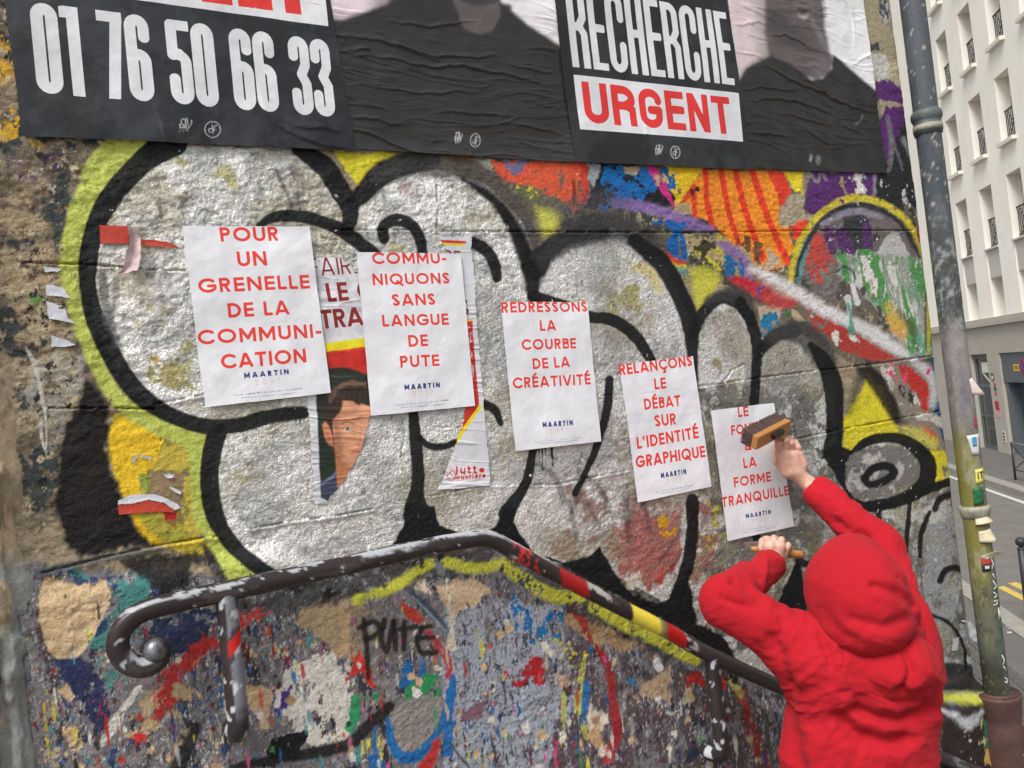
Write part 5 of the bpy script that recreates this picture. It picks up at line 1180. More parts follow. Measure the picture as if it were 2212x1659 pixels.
# ---------------------------------------------------------------- the four big black posters along the top
def crease(F, pts, w, h, conv=None):
    """a raised fold in the paper, fading out at both ends"""
    P = smooth(pts, 5); n = len(P)
    I = F.box(P, w * 5)
    if len(I[0]) == 0: return
    x, y = F.gx[I], F.gy[I]; y = y + F.n3[I] * 26 + F.n1[I] * 5
    best = np.full(x.shape, 1e9); tt = np.zeros(x.shape); sd = np.ones(x.shape)
    for i in range(n - 1):
        ax, ay = P[i]; dx, dy = P[i + 1] - P[i]; L = dx * dx + dy * dy + 1e-9
        t = np.clip(((x - ax) * dx + (y - ay) * dy) / L, 0, 1); d = np.hypot(x - ax - t * dx, y - ay - t * dy); m = d < best
        best = np.where(m, d, best); tt = np.where(m, (i + t) / (n - 1), tt); sd = np.where(m, np.sign((y - ay) * dx - (x - ax) * dy), sd)
    e = np.clip(np.sin(math.pi * np.clip(tt, 0, 1)), 0, 1) ** .7
    ww = np.where(sd > 0, w * .55, w * 1.5)            # steep below, easy above
    F.rel[I] = F.rel[I] + h * .8 * e * np.exp(-(best / ww) ** 2)

def wrinkles(F, amp, seed, u0=None):
    """long folds that run nearly level and slope down to the right, as in wet paper"""
    u, z = F.u, F.z
    warp = (fbm(u, z, 0.35, 3, 400 + seed) - .5) * 0.10
    n = fbm(u, z + warp + u * 0.06, 0.05, 3, 410 + seed, 7.0, 0.75, 0.55)
    r = np.clip(1 - np.abs(n - .5) * 14, 0, 1) ** 1.3
    n2 = fbm(u, z + warp * 1.4, 0.028, 2, 420 + seed, 6.0, 0.8)
    r2 = np.clip(1 - np.abs(n2 - .5) * 15, 0, 1) ** 1.3
    m = sstep(.40, .58, fbm(u, z, 0.22, 2, 430 + seed))
    F.rel += amp * (r * (0.25 + 0.75 * m) + 0.45 * r2 * m)

def logos(F, P, c, r, col=(206, 206, 210)):
    """the two small line marks printed at the foot of each big poster"""
    x, y = c
    k = r / 17.0
    for q in ([(-12, 12), (-11, -4), (-2, -4), (-3, 12)], [(-8, -4), (-6, -14), (2, -14), (2, 2), (-8, 2)], [(-7, 4), (-7, 12)], [(2, -4), (2, 8), (6, 10)], [(6, -16), (6, 6), (15, -6), (15, -12)]):
        F.stroke([(x + (a + b * .12) * k * P, y + b * k) for a, b in q], 1.5 * k ** .5, col, .95, soft=.6, wob=.3, curve=False)
    x2, y2 = x + 60 * k * P, y + 6 * k
    F.stroke([(x2 + math.cos(a) * r * P, y2 + math.sin(a) * r) for a in np.linspace(0, 2 * math.pi, 20)], 1.6 * k ** .5, col, .95, soft=.6, wob=.2, curve=False)
    for q in ([(-1, -12), (1, 12)], [(-1, -2), (-8, -1), (-8, 7), (0, 6)], [(2, 6), (4, -8), (10, -8)], [(4, 0), (8, 0)]):
        F.stroke([(x2 + a * k * P, y2 + b * k) for a, b in q], 1.3 * k ** .5, col, .95, soft=.6, wob=.2, curve=False)

INKB = [('ink_white', (226, 227, 232), 1.0), ('ink_red', (226, 52, 48), 1.0)]
BLKP = (42, 43, 46)

def big_posters():
    G = 'large black posters pasted edge to edge along the top'
    mg = paper_material('satin black poster paper', INKB, 0.42, 0.16, painted=True, crease=0.4)
    def field(U): return np.full(U.shape, .05, np.float32)
    def d1(F, U, Zz):
        F.col[...] = lin((29, 31, 36)); F.patches([(-50, -500), (900, -500), (900, 400), (-50, 400)], (46, 48, 54), .4, .12, seed=501, soft=.08)
        logos(F, 1.0, (398, 276), 17)
        Wh, Rd = field(U), field(U)
        for q in (('01 76 50 66 33', t00((243, 612), (2172, 768)), 196),):
            pa, pb = wall_uz(q[1]); a = q[1][0]; ux, uz = wall_uz([a, (a[0] - 14, a[1] - q[2])])
            text_sd(Wh, U, Zz, q[0], pa, pb, abs(uz[1] - ux[1]), h=.060, cond=.07)
        bp = wall_uz([(112, -19), (707, 60), (692, -90), (95, -190)]); Wh = np.minimum(Wh, poly_sd(U, Zz, bp))
        pa, pb = wall_uz([(136, -30), (665, 37)]); text_sd(Rd, U, Zz, 'URGENT', pa, pb, .20, h=.10, cond=.16)
        # slack fold at the lower right corner
        crease(F, [(585, 262), (640, 290), (700, 312), (762, 322)], 8, .006); crease(F, [(590, 250), (640, 268), (700, 276), (745, 285)], 7, .004)
        crease(F, [(520, 110), (560, 190), (575, 260), (600, 322)], 10, .002); crease(F, [(330, 230), (350, 280), (360, 322)], 8, .002)
        return {'paint': ('FLOAT_COLOR', rgba(F)), 'ink_white': ('FLOAT', Wh), 'ink_red': ('FLOAT', Rd)}
    sheet('phone_number_poster', [(-18, -210), (684, -150), (768, 328), (48, 297)], 'black poster with the white number 01 76 50 66 33 under a cropped red word', 'large poster', 330, 260, mg, d1, group=G, seed=11, wr=.0012, off=.010)
    def portrait_bg(F):
        F.col[...] = lin((150, 146, 148))
    def d2(F, U, Zz):
        F.col[...] = lin((236, 232, 236)); t = lambda *p: T(1, 0, *p)
        F.poly(t((-200, -900), (320, -900), (330, -30), (200, 90), (0, 160), (-300, 220)), (232, 216, 222), 1, soft=10, wob=.6)
        F.poly(t((200, -900), (330, -900), (480, -100), (400, 60), (200, 110)), (150, 136, 140), .8, soft=22, wob=.6)
        F.poly(t((300, -900), (1000, -900), (1010, -100), (1030, 60), (1000, 200), (850, 300), (600, 300), (300, 160)), (84, 76, 76), 1, soft=7, wob=.6)
        F.poly(t((-300, 130), (0, 130), (130, 90), (290, 30), (420, -40), (600, -200), (1000, -200), (1020, 0), (1030, 30), (1080, 60), (1200, 160), (1420, 300), (1700, 500), (1700, 1300), (-300, 1300)), (45, 42, 40), 1, soft=5, wob=.6)
        F.poly(t((700, -40), (900, -60), (1018, 0), (1022, 110), (975, 205), (890, 235), (790, 190)), (104, 94, 94), .75, soft=3, wob=.6)
        F.stroke(t((780, 0, 30), (900, 20, 40), (1000, 10, 30)), 10, (52, 46, 46), .9, soft=4)
        F.stroke(t((1030, 40, 30), (1070, 55, 50)), 10, (40, 38, 38), .9, soft=4)
        F.patches(t((-200, 900), (1700, 900), (1700, 1200), (-200, 1200)), (52, 52, 54), .8, .3, seed=502, soft=.1)
        soften(F, 1); wrinkles(F, .0022, 1)
        for q, h in ((((0, 250), (250, 290), (500, 345), (850, 385), (1010, 370)), .006), (((0, 330), (150, 340), (180, 350)), .005), (((20, 365), (400, 405), (700, 440), (1100, 490), (1400, 560)), .006),
                     (((20, 560), (400, 590), (650, 600), (950, 600)), .004), (((0, 745), (200, 790), (400, 815)), .004), (((550, 725), (900, 745), (1150, 770)), .0035),
                     (((0, 810), (200, 890), (420, 980), (520, 995)), .006), (((260, 150), (500, 185), (700, 150), (880, 140)), .004), (((980, 800), (1200, 825), (1330, 860), (1480, 900)), .004), (((1050, 420), (1250, 440), (1420, 460)), .004)):
            crease(F, t(*q), 3.2, h)
        logos(F, .72, t((750, 900))[0], 14.5)
        return {'paint': ('FLOAT_COLOR', rgba(F)), 'ink_white': ('FLOAT', field(U)), 'ink_red': ('FLOAT', field(U))}
    sheet('portrait_poster', [(640, -230), (1168, -215), (1240, 353), (700, 318)], 'crumpled black poster of a cropped figure in a dark top, between number and RECHERCHE', 'large poster', 300, 300, mg, d2, group=G, seed=12, wr=.0016, off=.0045)
    def d3(F, U, Zz):
        F.col[...] = lin((28, 28, 30)); F.patches([(1100, -500), (1700, -500), (1700, 400), (1100, 400)], (44, 45, 48), .4, .12, seed=503, soft=.08)
        logos(F, .74, (1417, 327), 13.5)
        Wh, Rd = field(U), field(U)
        a = (1233.7, 146.7); pa, pb = wall_uz([a, (1581.5, 187.3)]); ux, uz = wall_uz([a, (a[0] - 20, a[1] - 178)])
        text_sd(Wh, U, Zz, 'RECHERCHE', pa, pb, abs(uz[1] - ux[1]), h=.050, cond=.14)
        bp = wall_uz([(1235.7, 163.3), (1589.7, 204), (1600.2, 308.3), (1249, 281.7)]); Wh = np.minimum(Wh, poly_sd(U, Zz, bp))
        a = (1262, 267.5); pa, pb = wall_uz([a, (1577.5, 293.5)]); ux, uz = wall_uz([a, (a[0] - 10, a[1] - 90)])
        text_sd(Rd, U, Zz, 'URGENT', pa, pb, abs(uz[1] - ux[1]), h=.105, cond=.17)
        for q in ([(1380, 240), (1392, 300), (1385, 345)], [(1540, 310), (1546, 360)], [(1480, 315), (1490, 352)]): crease(F, q, 5, .0022)
        return {'paint': ('FLOAT_COLOR', rgba(F)), 'ink_white': ('FLOAT', Wh), 'ink_red': ('FLOAT', Rd)}
    sheet('wanted_poster', [(1166, -215), (1535, -190), (1621.5, 369), (1238, 352)], 'black poster reading RECHERCHE above URGENT in red on white', 'large poster', 280, 300, mg, d3, group=G, seed=13, wr=.0008, off=.010)
    def d4(F, U, Zz):
        t = lambda *p: T(2, 0, *p)
        F.col[...] = lin((236, 236, 240))
        F.poly(t((200, -900), (620, -900), (600, 480), (300, 600)), (226, 208, 210), 1, soft=8, wob=.6)
        F.poly(t((420, -900), (900, -900), (600, 520), (480, 420)), (150, 138, 138), .8, soft=24, wob=.6)
        F.poly(t((540, -900), (960, -900), (905, 0), (915, 90), (905, 160), (940, 340), (975, 400), (940, 490), (860, 520), (560, 460), (520, 200)), (96, 88, 87), 1, soft=6, wob=.6)
        F.poly(t((540, 60), (640, 100), (720, 190), (790, 260), (860, 330), (800, 340), (620, 300), (540, 200)), (66, 60, 59), .8, soft=16, wob=.6)
        F.poly(t((720, -80), (800, -60), (840, 40), (800, 120), (730, 90), (700, 20)), (118, 108, 107), .6, soft=10, wob=.6)
        F.stroke(t((730, 70, 16), (770, 82, 22), (820, 70, 10)), 8, (40, 32, 32), 1, soft=2); F.stroke(t((735, 108, 10), (770, 122, 24), (800, 105, 8)), 8, (176, 164, 164), .9, soft=3)
        F.stroke(t((740, 20, 14), (770, 34, 16), (800, 24, 8)), 6, (76, 66, 66), .8, soft=3)
        F.stroke(t((895, 20, 14), (905, 60, 16), (905, 90, 12)), 5, (190, 186, 188), .8, soft=2)
        F.stroke(t((820, 130, 20), (880, 240, 30), (930, 330, 20)), 8, (140, 130, 130), .7, soft=7)
        F.poly(t((840, 380), (960, 370), (950, 480), (870, 520), (800, 440)), (116, 104, 106), .7, soft=10, wob=.6)
        F.poly(t((300, 620), (350, 540), (400, 450), (560, 370), (700, 430), (830, 520), (900, 510), (960, 450), (965, 360), (1020, 400), (1230, 580), (1400, 700), (1400, 1300), (200, 1300)), (38, 36, 34), 1, soft=3, wob=.6)
        F.stroke(t((350, 560, 40), (420, 450, 40), (560, 375, 30)), 12, (44, 42, 42), .7, soft=8)
        F.stroke(t((1160, 750, 6), (1140, 790, 8), (1110, 810, 4)), 2, (130, 128, 130), .7, soft=1.5)
        soften(F, 1, 1); wrinkles(F, .0020, 2)
        for q, h in ((((540, 230), (700, 270), (870, 330)), .005), (((350, 560), (560, 585), (800, 600)), .004), (((500, 400), (700, 520), (900, 600), (1050, 680), (1250, 730)), .007),
                     (((390, 650), (600, 655), (800, 690), (1020, 745)), .006), (((600, 745), (800, 790), (1000, 800)), .004), (((390, 860), (560, 880), (740, 900)), .005), (((1000, 820), (1100, 850), (1170, 880)), .004),
                     (((310, 150), (450, 160), (560, 190)), .003), (((320, 330), (450, 350), (530, 380)), .003), (((780, 860), (900, 910), (950, 940)), .004), (((980, 0), (1050, 30), (1090, 120), (1110, 330)), .003), (((1070, 430), (1190, 390), (1220, 360)), .003)):
            crease(F, t(*q), 2.6, h)
        logos(F, .45, t((820, 1030))[0], 10, (150, 150, 150))
        return {'paint': ('FLOAT_COLOR', rgba(F)), 'ink_white': ('FLOAT', field(U)), 'ink_red': ('FLOAT', field(U))}
    sheet('portrait_poster', [(1540, -210), (1836, -205), (1911, 375.5), (1618, 366)], 'creased black poster of a cropped face and dark shoulders, rightmost large poster', 'large poster', 230, 300, mg, d4, group=G, seed=14, wr=.0014, off=.0045)

# ---------------------------------------------------------------- the torn election poster and scraps
def election():
    INKE = [('ink_dark', (140, 34, 34), 1.0), ('ink_red', (206, 44, 34), 1.0)]
    m = paper_material('wrinkled coloured poster paper', INKE, 0.42, 0.14, painted=True, crease=0.5)
    def wr(F, s):
        wrinkles(F, .0022, 5 + s)
    def left(F, U, Zz):
        F.col[...] = lin((214, 213, 218))
        F.poly(Q((120, 655), (420, 612), (420, 680), (120, 712)), (232, 214, 28), 1, wob=1, soft=.8)
        F.poly(Q((120, 706), (420, 668), (420, 1000), (120, 1000)), (208, 46, 36), 1, wob=1, soft=.8)
        F.poly(Q((80, 830), (150, 800), (260, 795), (330, 812), (420, 850), (440, 1700), (115, 1560)), (36, 44, 34), 1, wob=1, soft=.8)
        F.patches(Q((90, 960), (160, 900), (200, 1400), (110, 1500)), (36, 48, 34), .5, .03, seed=510, soft=.04)
        F.stroke(Q((150, 845, 3), (250, 850, 4), (380, 840, 3)), 2, (110, 120, 90), .6, soft=1.5)
        F.poly(Q((70, 940), (82, 962), (115, 1560), (60, 1600), (30, 940)), (216, 216, 222), 1, wob=1, soft=.8)
        # shoulders, neck, face, ear, hair
        F.poly(Q((112, 1480), (170, 1450), (215, 1395), (240, 1460), (220, 1560), (115, 1562)), (64, 68, 92), 1, wob=1.5, soft=1.2)
        F.stroke(Q((118, 1480, 16), (180, 1440, 16), (212, 1400, 10)), 4, (116, 132, 160), .9, soft=1.5)
        F.poly(Q((190, 1240), (300, 1300), (330, 1500), (210, 1500), (205, 1420), (200, 1300)), (184, 118, 80), 1, wob=1.5, soft=1.5)
        F.poly(Q((178, 1080), (185, 1020), (240, 985), (330, 1000), (420, 1030), (440, 1250), (400, 1360), (330, 1400), (260, 1380), (215, 1310), (192, 1230), (182, 1160)), (206, 148, 114), 1, wob=1.5, soft=1.2)
        F.poly(Q((180, 1080), (215, 1040), (235, 1180), (250, 1320), (215, 1300), (190, 1230)), (156, 100, 72), .7, soft=5)
        F.poly(Q((330, 1130), (400, 1120), (400, 1260), (340, 1260)), (216, 164, 132), .5, soft=6)
        F.poly(Q((120, 1130), (140, 1110), (165, 1140), (185, 1200), (190, 1260), (160, 1250), (135, 1210)), (196, 126, 92), 1, wob=1, soft=1.2)
        F.stroke(Q((138, 1150, 6), (152, 1180, 8), (165, 1225, 5)), 2, (150, 84, 60), .7, soft=1.5)
        F.poly(Q((120, 1110), (135, 1030), (175, 960), (235, 880), (300, 862), (380, 868), (430, 900), (440, 1090), (400, 1000), (330, 1010), (300, 985), (250, 1000), (215, 1060), (190, 1110), (178, 1190), (165, 1140), (140, 1105)), (52, 38, 30), 1, wob=5, soft=2)
        F.poly(Q((160, 935), (225, 895), (300, 872), (385, 880), (380, 910), (290, 905), (220, 930), (165, 1000)), (124, 100, 78), .8, soft=3, wob=4)
        for i in range(12):
            x0 = 215 + i * 16
            F.stroke(Q((x0, 895, 2), (x0 - 12, 945, 3), (x0 - 20, 1000, 2)), 1, (92, 74, 58) if i % 2 else (38, 30, 26), .6, soft=1.2)
        F.stroke(Q((235, 1128, 8), (265, 1116, 12), (305, 1124, 7)), 3, (84, 56, 42), .85, soft=1.2)
        F.poly(Q((238, 1160), (262, 1142), (292, 1150), (300, 1164), (270, 1172)), (222, 200, 190), .9, soft=.8, wob=.5)
        F.stroke(Q((236, 1160, 4), (262, 1144, 6), (298, 1160, 4)), 2, (70, 44, 36), .9, soft=.8, wob=.5)
        F.poly(Q((260, 1148), (280, 1148), (282, 1166), (262, 1166)), (64, 66, 66), 1, soft=1, wob=.5)
        F.stroke(Q((350, 1150, 4), (345, 1220, 8), (330, 1250, 10), (350, 1262, 8)), 3, (184, 112, 84), .6, soft=2)
        F.stroke(Q((292, 1300, 6), (315, 1290, 12), (350, 1292, 12)), 4, (186, 76, 66), .9, soft=1.3, wob=1)
        F.stroke(Q((190, 1260, 10), (225, 1330, 14), (290, 1390, 16), (350, 1400, 10)), 5, (168, 98, 66), .55, soft=4)
        soften(F, 1, 2); F.col *= (1 + .55 * F.n1 + .3 * F.n2 + .5 * F.n3)[..., None]
        wr(F, 1)
        Dk, Rd = np.full(U.shape, .05, np.float32), np.full(U.shape, .05, np.float32)
        for txt, a, b, cap, k in (('FAIRE', (48, 262), (368, 240), 108, dict(h=.055, gap=.12)), ('LE CAMP', (155, 412), (690, 372), 112, dict(h=.10, gap=.12)), ('TRAVAIL', (112, 572), (650, 520), 112, dict(h=.10, gap=.05))):
            l = L_(Q, txt, a, b, cap); pa, pb = wall_uz(l[1:3]); ux, uz = wall_uz([l[1], (l[1][0] - l[3] * .1, l[1][1] - l[3])])
            text_sd(Dk, U, Zz, txt, pa, pb, abs(uz[1] - ux[1]), **k)
        return {'paint': ('FLOAT_COLOR', rgba(F)), 'ink_dark': ('FLOAT', Dk), 'ink_red': ('FLOAT', Rd)}
    cutL = Q((-30, 128), (60, 148), (180, 142), (245, 157), (258, 188), (285, 176), (300, 215), (330, 235), (400, 262), (430, 1060), (398, 1085), (392, 1130), (375, 1200), (345, 1290), (300, 1385), (240, 1480), (170, 1560), (150, 1590), (78, 1600), (30, 900))
    sheet('torn_election_poster', Q((-30, 120), (440, 90), (520, 1580), (76, 1604)), 'torn wrinkled poster strip with a cropped short haired face below dark red words', 'torn poster', 230, 560, m, left, cut=cutL, seed=21, wr=.001, off=-.003)
    def right(F, U, Zz):
        F.col[...] = lin((214, 214, 220))
        F.poly(Q((780, 44), (968, 52), (968, 70), (780, 62)), (206, 52, 40), 1, wob=1, soft=.7); F.poly(Q((780, 62), (968, 71), (968, 82), (780, 75)), (230, 208, 40), 1, wob=1, soft=.7)
        F.poly(Q((900, 514), (1000, 512), (1003, 530), (900, 532)), (232, 210, 30), 1, wob=.8, soft=.7)
        F.poly(Q((940, 532), (1003, 524), (1042, 1034), (1038, 1052), (930, 1170), (900, 1180), (960, 1000)), (206, 46, 36), 1, wob=1, soft=.7)
        F.stroke(Q((1046, 1028, 22), (980, 1120, 24), (905, 1228, 24), (860, 1290, 22)), 8, (234, 214, 30), 1, soft=.8, wob=1, curve=False)
        F.poly(Q((1036, 1052), (1060, 1040), (1120, 1500), (860, 1500), (900, 1260)), (214, 214, 220), 1, wob=1, soft=.8)
        for q in (((978, 560), (990, 560)), ((980, 600), (996, 590), (990, 640)), ((985, 650), (1000, 640)), ((988, 690), (1002, 720), (990, 740)), ((990, 770), (1006, 790), (1006, 850), (994, 870))):
            F.stroke(Q(*q), 3.2, (216, 214, 218), .95, soft=.8, curve=False)
        # hammer and sickle mark
        F.stroke(Q((872, 1392, 2), (895, 1405, 5), (903, 1432, 6), (890, 1455, 5), (866, 1458, 4), (852, 1448, 3)), 2, (204, 44, 36), 1, soft=.7, wob=.4)
        F.stroke(Q((852, 1410, 4), (858, 1440, 5), (872, 1452, 4)), 2, (204, 44, 36), 1, soft=.7, wob=.4)
        F.stroke(Q((868, 1412, 4), (905, 1455, 5)), 2, (204, 44, 36), 1, soft=.7, wob=.4); F.stroke(Q((862, 1422, 6), (882, 1402, 6)), 2, (204, 44, 36), 1, soft=.7, wob=.4)
        wr(F, 2)
        Dk, Rd = np.full(U.shape, .05, np.float32), np.full(U.shape, .05, np.float32)
        def put(D, txt, a, b, cap, **k):
            l = L_(Q, txt, a, b, cap); pa, pb = wall_uz(l[1:3]); ux, uz = wall_uz([l[1], (l[1][0] - l[3] * .1, l[1][1] - l[3])]); text_sd(D, U, Zz, txt, pa, pb, abs(uz[1] - ux[1]), **k)
        put(Dk, 'DE', (840, 200), (936, 208), 98, h=.055); put(Dk, 'S', (930, 492), (985, 490), 100, h=.11)
        put(Rd, 'lutte', (905, 1422), (1072, 1412), 42, h=.13, gap=.20); put(Rd, 'ouvrière', (905, 1452), (1078, 1442), 30, h=.12, gap=.16)
        put(Rd, 'www.lutte-ouvriere.org', (910, 1464), (1078, 1454), 12, h=.05, gap=.1)
        return {'paint': ('FLOAT_COLOR', rgba(F)), 'ink_dark': ('FLOAT', Dk), 'ink_red': ('FLOAT', Rd)}
    cutR = Q((806, 30), (998, 22), (1002, 130), (1022, 300), (1030, 540), (1050, 720), (1070, 1040), (1088, 1250), (1106, 1487), (796, 1518), (850, 1395), (905, 1232), (945, 1120), (958, 1040), (930, 900), (880, 400), (862, 130), (832, 70))
    sheet('torn_election_poster', Q((780, 20), (1006, 10), (1120, 1490), (790, 1525)), 'torn wrinkled white strip with red band and lutte ouvrière printed at its foot', 'torn poster', 290, 560, m, right, cut=cutR, seed=22, wr=.001, off=-.003)

def scraps():
    """small pieces of paper still stuck to the wall, some lifting off it"""
    mats = {k: simple('paper ' + k, c, 0.55, var=.06, scale=30, bmp=.25) for k, c in (('red', (186, 60, 44)), ('white', (206, 208, 214)), ('pink', (196, 170, 172)), ('grey', (176, 176, 178)))}
    def piece(parts, label, cat='paper scrap', group=None, name='paper_scrap'):
        root = None
        for k, (pts, col, lift, nm) in enumerate(parts):
            W_ = wall_uz(pts)
            if root is None: root = thing(name, label, cat, (W_[:, 0].mean(), 0, W_[:, 1].mean()), group)
            st = max(.0011, (W_.max(0) - W_.min(0)).max() / 110)
            U, Zz = np.meshgrid(np.arange(W_[:, 0].min() - .003, W_[:, 0].max() + .003, st), np.arange(W_[:, 1].min() - .003, W_[:, 1].max() + .003, st))
            n_ = fbm(U, Zz, .012, 3, 950 + k); d = poly_sd(U, Zz, W_) + (n_ - .5) * .003
            L = lift if not hasattr(lift, '__len__') else max(lift)
            if hasattr(lift, '__len__'):
                w8 = [1 / (1e-5 + (U - p[0]) ** 2 + (Zz - p[1]) ** 2) for p in W_]; lf = sum(a * b for a, b in zip(w8, lift)) / sum(w8)
            else: lf = L * np.exp(d * 90) * 2 * fbm(U, Zz, .05, 2, 960 + k)
            Y = wall_y(U, Zz, 'B') - .0030 - .0006 * k - lf - (n_ - .5) * .0012
            Fq = grid_faces(*U.shape); keep = (d.ravel() < 0)[Fq].all(1); Fq = Fq[keep]
            V = np.stack([U, Y, Zz], -1).reshape(-1, 3); used = np.zeros(len(V), bool); used[Fq.ravel()] = True; idx = np.cumsum(used) - 1
            mesh_np(nm, V[used] - np.array(root.location), idx[Fq], mats[col], root)
        return root
    piece([(T(0, 0, (645, 1460), (740, 1460), (835, 1466), (836, 1580), (740, 1582), (650, 1580)), 'red', 0, 'paper'),
           (T(0, 0, (834, 1467), (870, 1490), (908, 1545), (912, 1659)) + T(0, 1, (890, 100), (850, 105), (790, 130), (752, 125), (790, 90)) + T(0, 0, (820, 1620), (836, 1570)), 'pink', .010, 'folded_strip'),
           (T(0, 0, (910, 1548), (1000, 1555), (1080, 1570), (1150, 1595), (1155, 1612), (1000, 1600), (912, 1592)), 'red', 0.001, 'sliver')],
          'red paper scrap with a pale folded tail on the big silver letter')
    piece([(T(0, 1, (762, 1585), (830, 1552), (920, 1540), (1000, 1542), (1090, 1570), (1150, 1605), (1176, 1632), (1130, 1650), (1060, 1600), (960, 1580), (860, 1605), (765, 1612)), 'white', .001, 'paper'),
           (T(0, 1, (760, 1612), (860, 1606), (960, 1582), (1060, 1602), (1125, 1640), (1120, 1659)) + T(0, 2, (950, 0), (765, 22)), 'red', .001, 'red_strip')],
          'red paper scrap with a torn white upper edge beside the yellow paint')
    tabs = [(T(0, 1, (280, 68), (330, 72), (405, 84), (370, 106), (290, 104)), 'white paper scrap by the pilaster, topmost of four', .001),
            (T(0, 1, (290, 182), (350, 190), (410, 205), (468, 282), (400, 268), (300, 258)), 'white paper scrap by the pilaster, second from top, beside a small hole', .0015),
            (T(0, 1, (298, 292), (350, 305), (412, 328), (380, 338), (430, 352), (440, 400), (530, 448), (430, 430), (312, 408)), 'widest white paper scrap by the pilaster, torn into two fingers', .0015),
            (T(0, 1, (328, 514), (420, 540), (498, 578), (420, 590), (333, 592)), 'white paper scrap by the pilaster, lowest of four, tapering to a point', .001)]
    for p, l, h in tabs: piece([(p, 'white', h, 'paper')], l, group='white scraps of an old poster near the pilaster')
    piece([(T(0, 1, (1055, 1412), (1100, 1410), (1140, 1425), (1110, 1440), (1070, 1436)), 'white', .002, 'paper')], 'tiny white paper flake above the slanting one on bare plaster', group='white flakes by the yellow paint')
    piece([(T(0, 1, (1095, 1495), (1140, 1505), (1180, 1530), (1165, 1545), (1120, 1525)), 'white', .002, 'paper')], 'tiny slanting white paper flake just above the torn red scrap', group='white flakes by the yellow paint')
    piece([(T(0, 1, (848, 1330), (860, 1300), (900, 1285), (980, 1300), (975, 1360), (960, 1315), (900, 1300), (872, 1330), (905, 1365)), 'grey', .001, 'paper')], 'thin curled pale scrap on the yellow paint')
    piece([(T(2, 2, (1790, 700), (1860, 695), (1900, 730), (1916, 790), (1912, 840), (1880, 846), (1862, 780), (1840, 730)), 'white', [.001, .004, .02, .03, .03, .02, .01, .002], 'paper')], 'white paper flap peeling off the wall beside the drainpipe', cat='paper flap', name='paper_flap')
    piece([(T(2, 2, (1740, 820), (1785, 810), (1775, 895), (1735, 900)), 'grey', .0005, 'paper')], 'dull grey paper patch under the peeling white flap')

white_posters(); big_posters(); election(); scraps()
# ---------------------------------------------------------------- stone door jamb at the left
def build_jamb():
    root = thing('stone_door_jamb', 'moulded limestone door jamb at the left end, painted grey low down', 'door jamb', (0, 0, 0))
    # section: x along the wall, y towards the street; swept down the height
    prof = [(0.07, 0.03), (0.03, 0.015), (-0.0, -0.012), (-0.020, -0.030), (-0.030, -0.044), (-0.042, -0.046), (-0.050, -0.036), (-0.056, -0.030), (-0.066, -0.036), (-0.072, -0.060), (-0.084, -0.082),
            (-0.102, -0.090), (-0.122, -0.082), (-0.134, -0.062), (-0.140, -0.054), (-0.17, -0.054), (-0.20, -0.09), (-0.24, -0.11), (-0.30, -0.11), (-0.42, -0.11)]
    P = smooth(prof, 5); P[:, 0] -= .052; P[:, 1] = np.where(P[:, 1] < 0, P[:, 1] * .7, P[:, 1]); zs = np.concatenate([[0.4, 2.6], np.arange(3.0, 5.1, .008), [5.3, 6.5]])
    s = np.r_[0, np.cumsum(np.hypot(*np.diff(P, axis=0).T))]
    X, Zz = np.meshgrid(P[:, 0], zs); Y = np.meshgrid(P[:, 1], zs)[0]; Sx = np.meshgrid(s, zs)[0]
    n = fbm(Sx, Zz, .05, 4, 600) - .5; n2 = fbm(Sx, Zz, .2, 3, 601) - .5; n3 = fbm(Sx, Zz, .012, 2, 603) - .5
    chip = sstep(.56, .64, fbm(Sx, Zz, .07, 4, 604))
    X = X + n * .010 + n2 * .010; Y = Y + n * .011 + n3 * .004 + chip * .010
    X = X - .012 * np.clip((3.95 - Zz) / .6, 0, 1)
    base = Zz < 3.74
    Y = Y - .006 * base
    col = np.zeros(X.shape + (3,), np.float32); col[...] = lin((190, 172, 144)) * (0.7 + .7 * fbm(Sx, Zz, .05, 5, 605, gain=.7))[..., None]
    dk = sstep(.50, .62, fbm(Sx, Zz, .05, 5, 606, .6, 1.6, .7))[..., None]; col = col * (1 - dk * .55) + lin((92, 80, 66)) * dk * .55
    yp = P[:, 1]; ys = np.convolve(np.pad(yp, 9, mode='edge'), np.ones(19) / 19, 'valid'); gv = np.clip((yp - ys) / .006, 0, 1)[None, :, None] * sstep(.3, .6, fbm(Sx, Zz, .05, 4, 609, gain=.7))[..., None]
    col = col * (1 - gv * .8) + lin((58, 50, 42)) * gv * .8  # groove shade put into the colour to strengthen the flattened moulding
    g = (sstep(3.80, 3.74, Zz + n * .06) * sstep(.30, .40, fbm(Sx, Zz, .05, 4, 607, .5, 2)))[..., None]
    col = col * (1 - g) + lin((150, 152, 150)) * (0.75 + .45 * fbm(Sx, Zz, .06, 5, 608, .6, 1.5, .7))[..., None] * g
    film = np.zeros(X.shape + (4,), np.float32); film[..., 1] = .1; film[..., 3] = 1
    paint = np.concatenate([col, np.ones(X.shape + (1,), np.float32)], -1)
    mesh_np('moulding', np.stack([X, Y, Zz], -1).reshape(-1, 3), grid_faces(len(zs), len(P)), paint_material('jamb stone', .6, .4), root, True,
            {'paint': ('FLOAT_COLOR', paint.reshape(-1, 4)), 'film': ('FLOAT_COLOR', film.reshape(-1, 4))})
    b = MB(); b.box((-0.32, .22, 3.4), (.40, .44, 6.2)); b.build('core_block', simple('jamb core', (150, 134, 108), .9), root)
build_jamb()
b = MB(); b.box((-2.53, .20, 3.4), (4.0, .60, 6.6)); tag(b.build('house_wall', simple('house render', (168, 152, 126), .9, var=.2, scale=3, bmp=.4)), kind='structure')
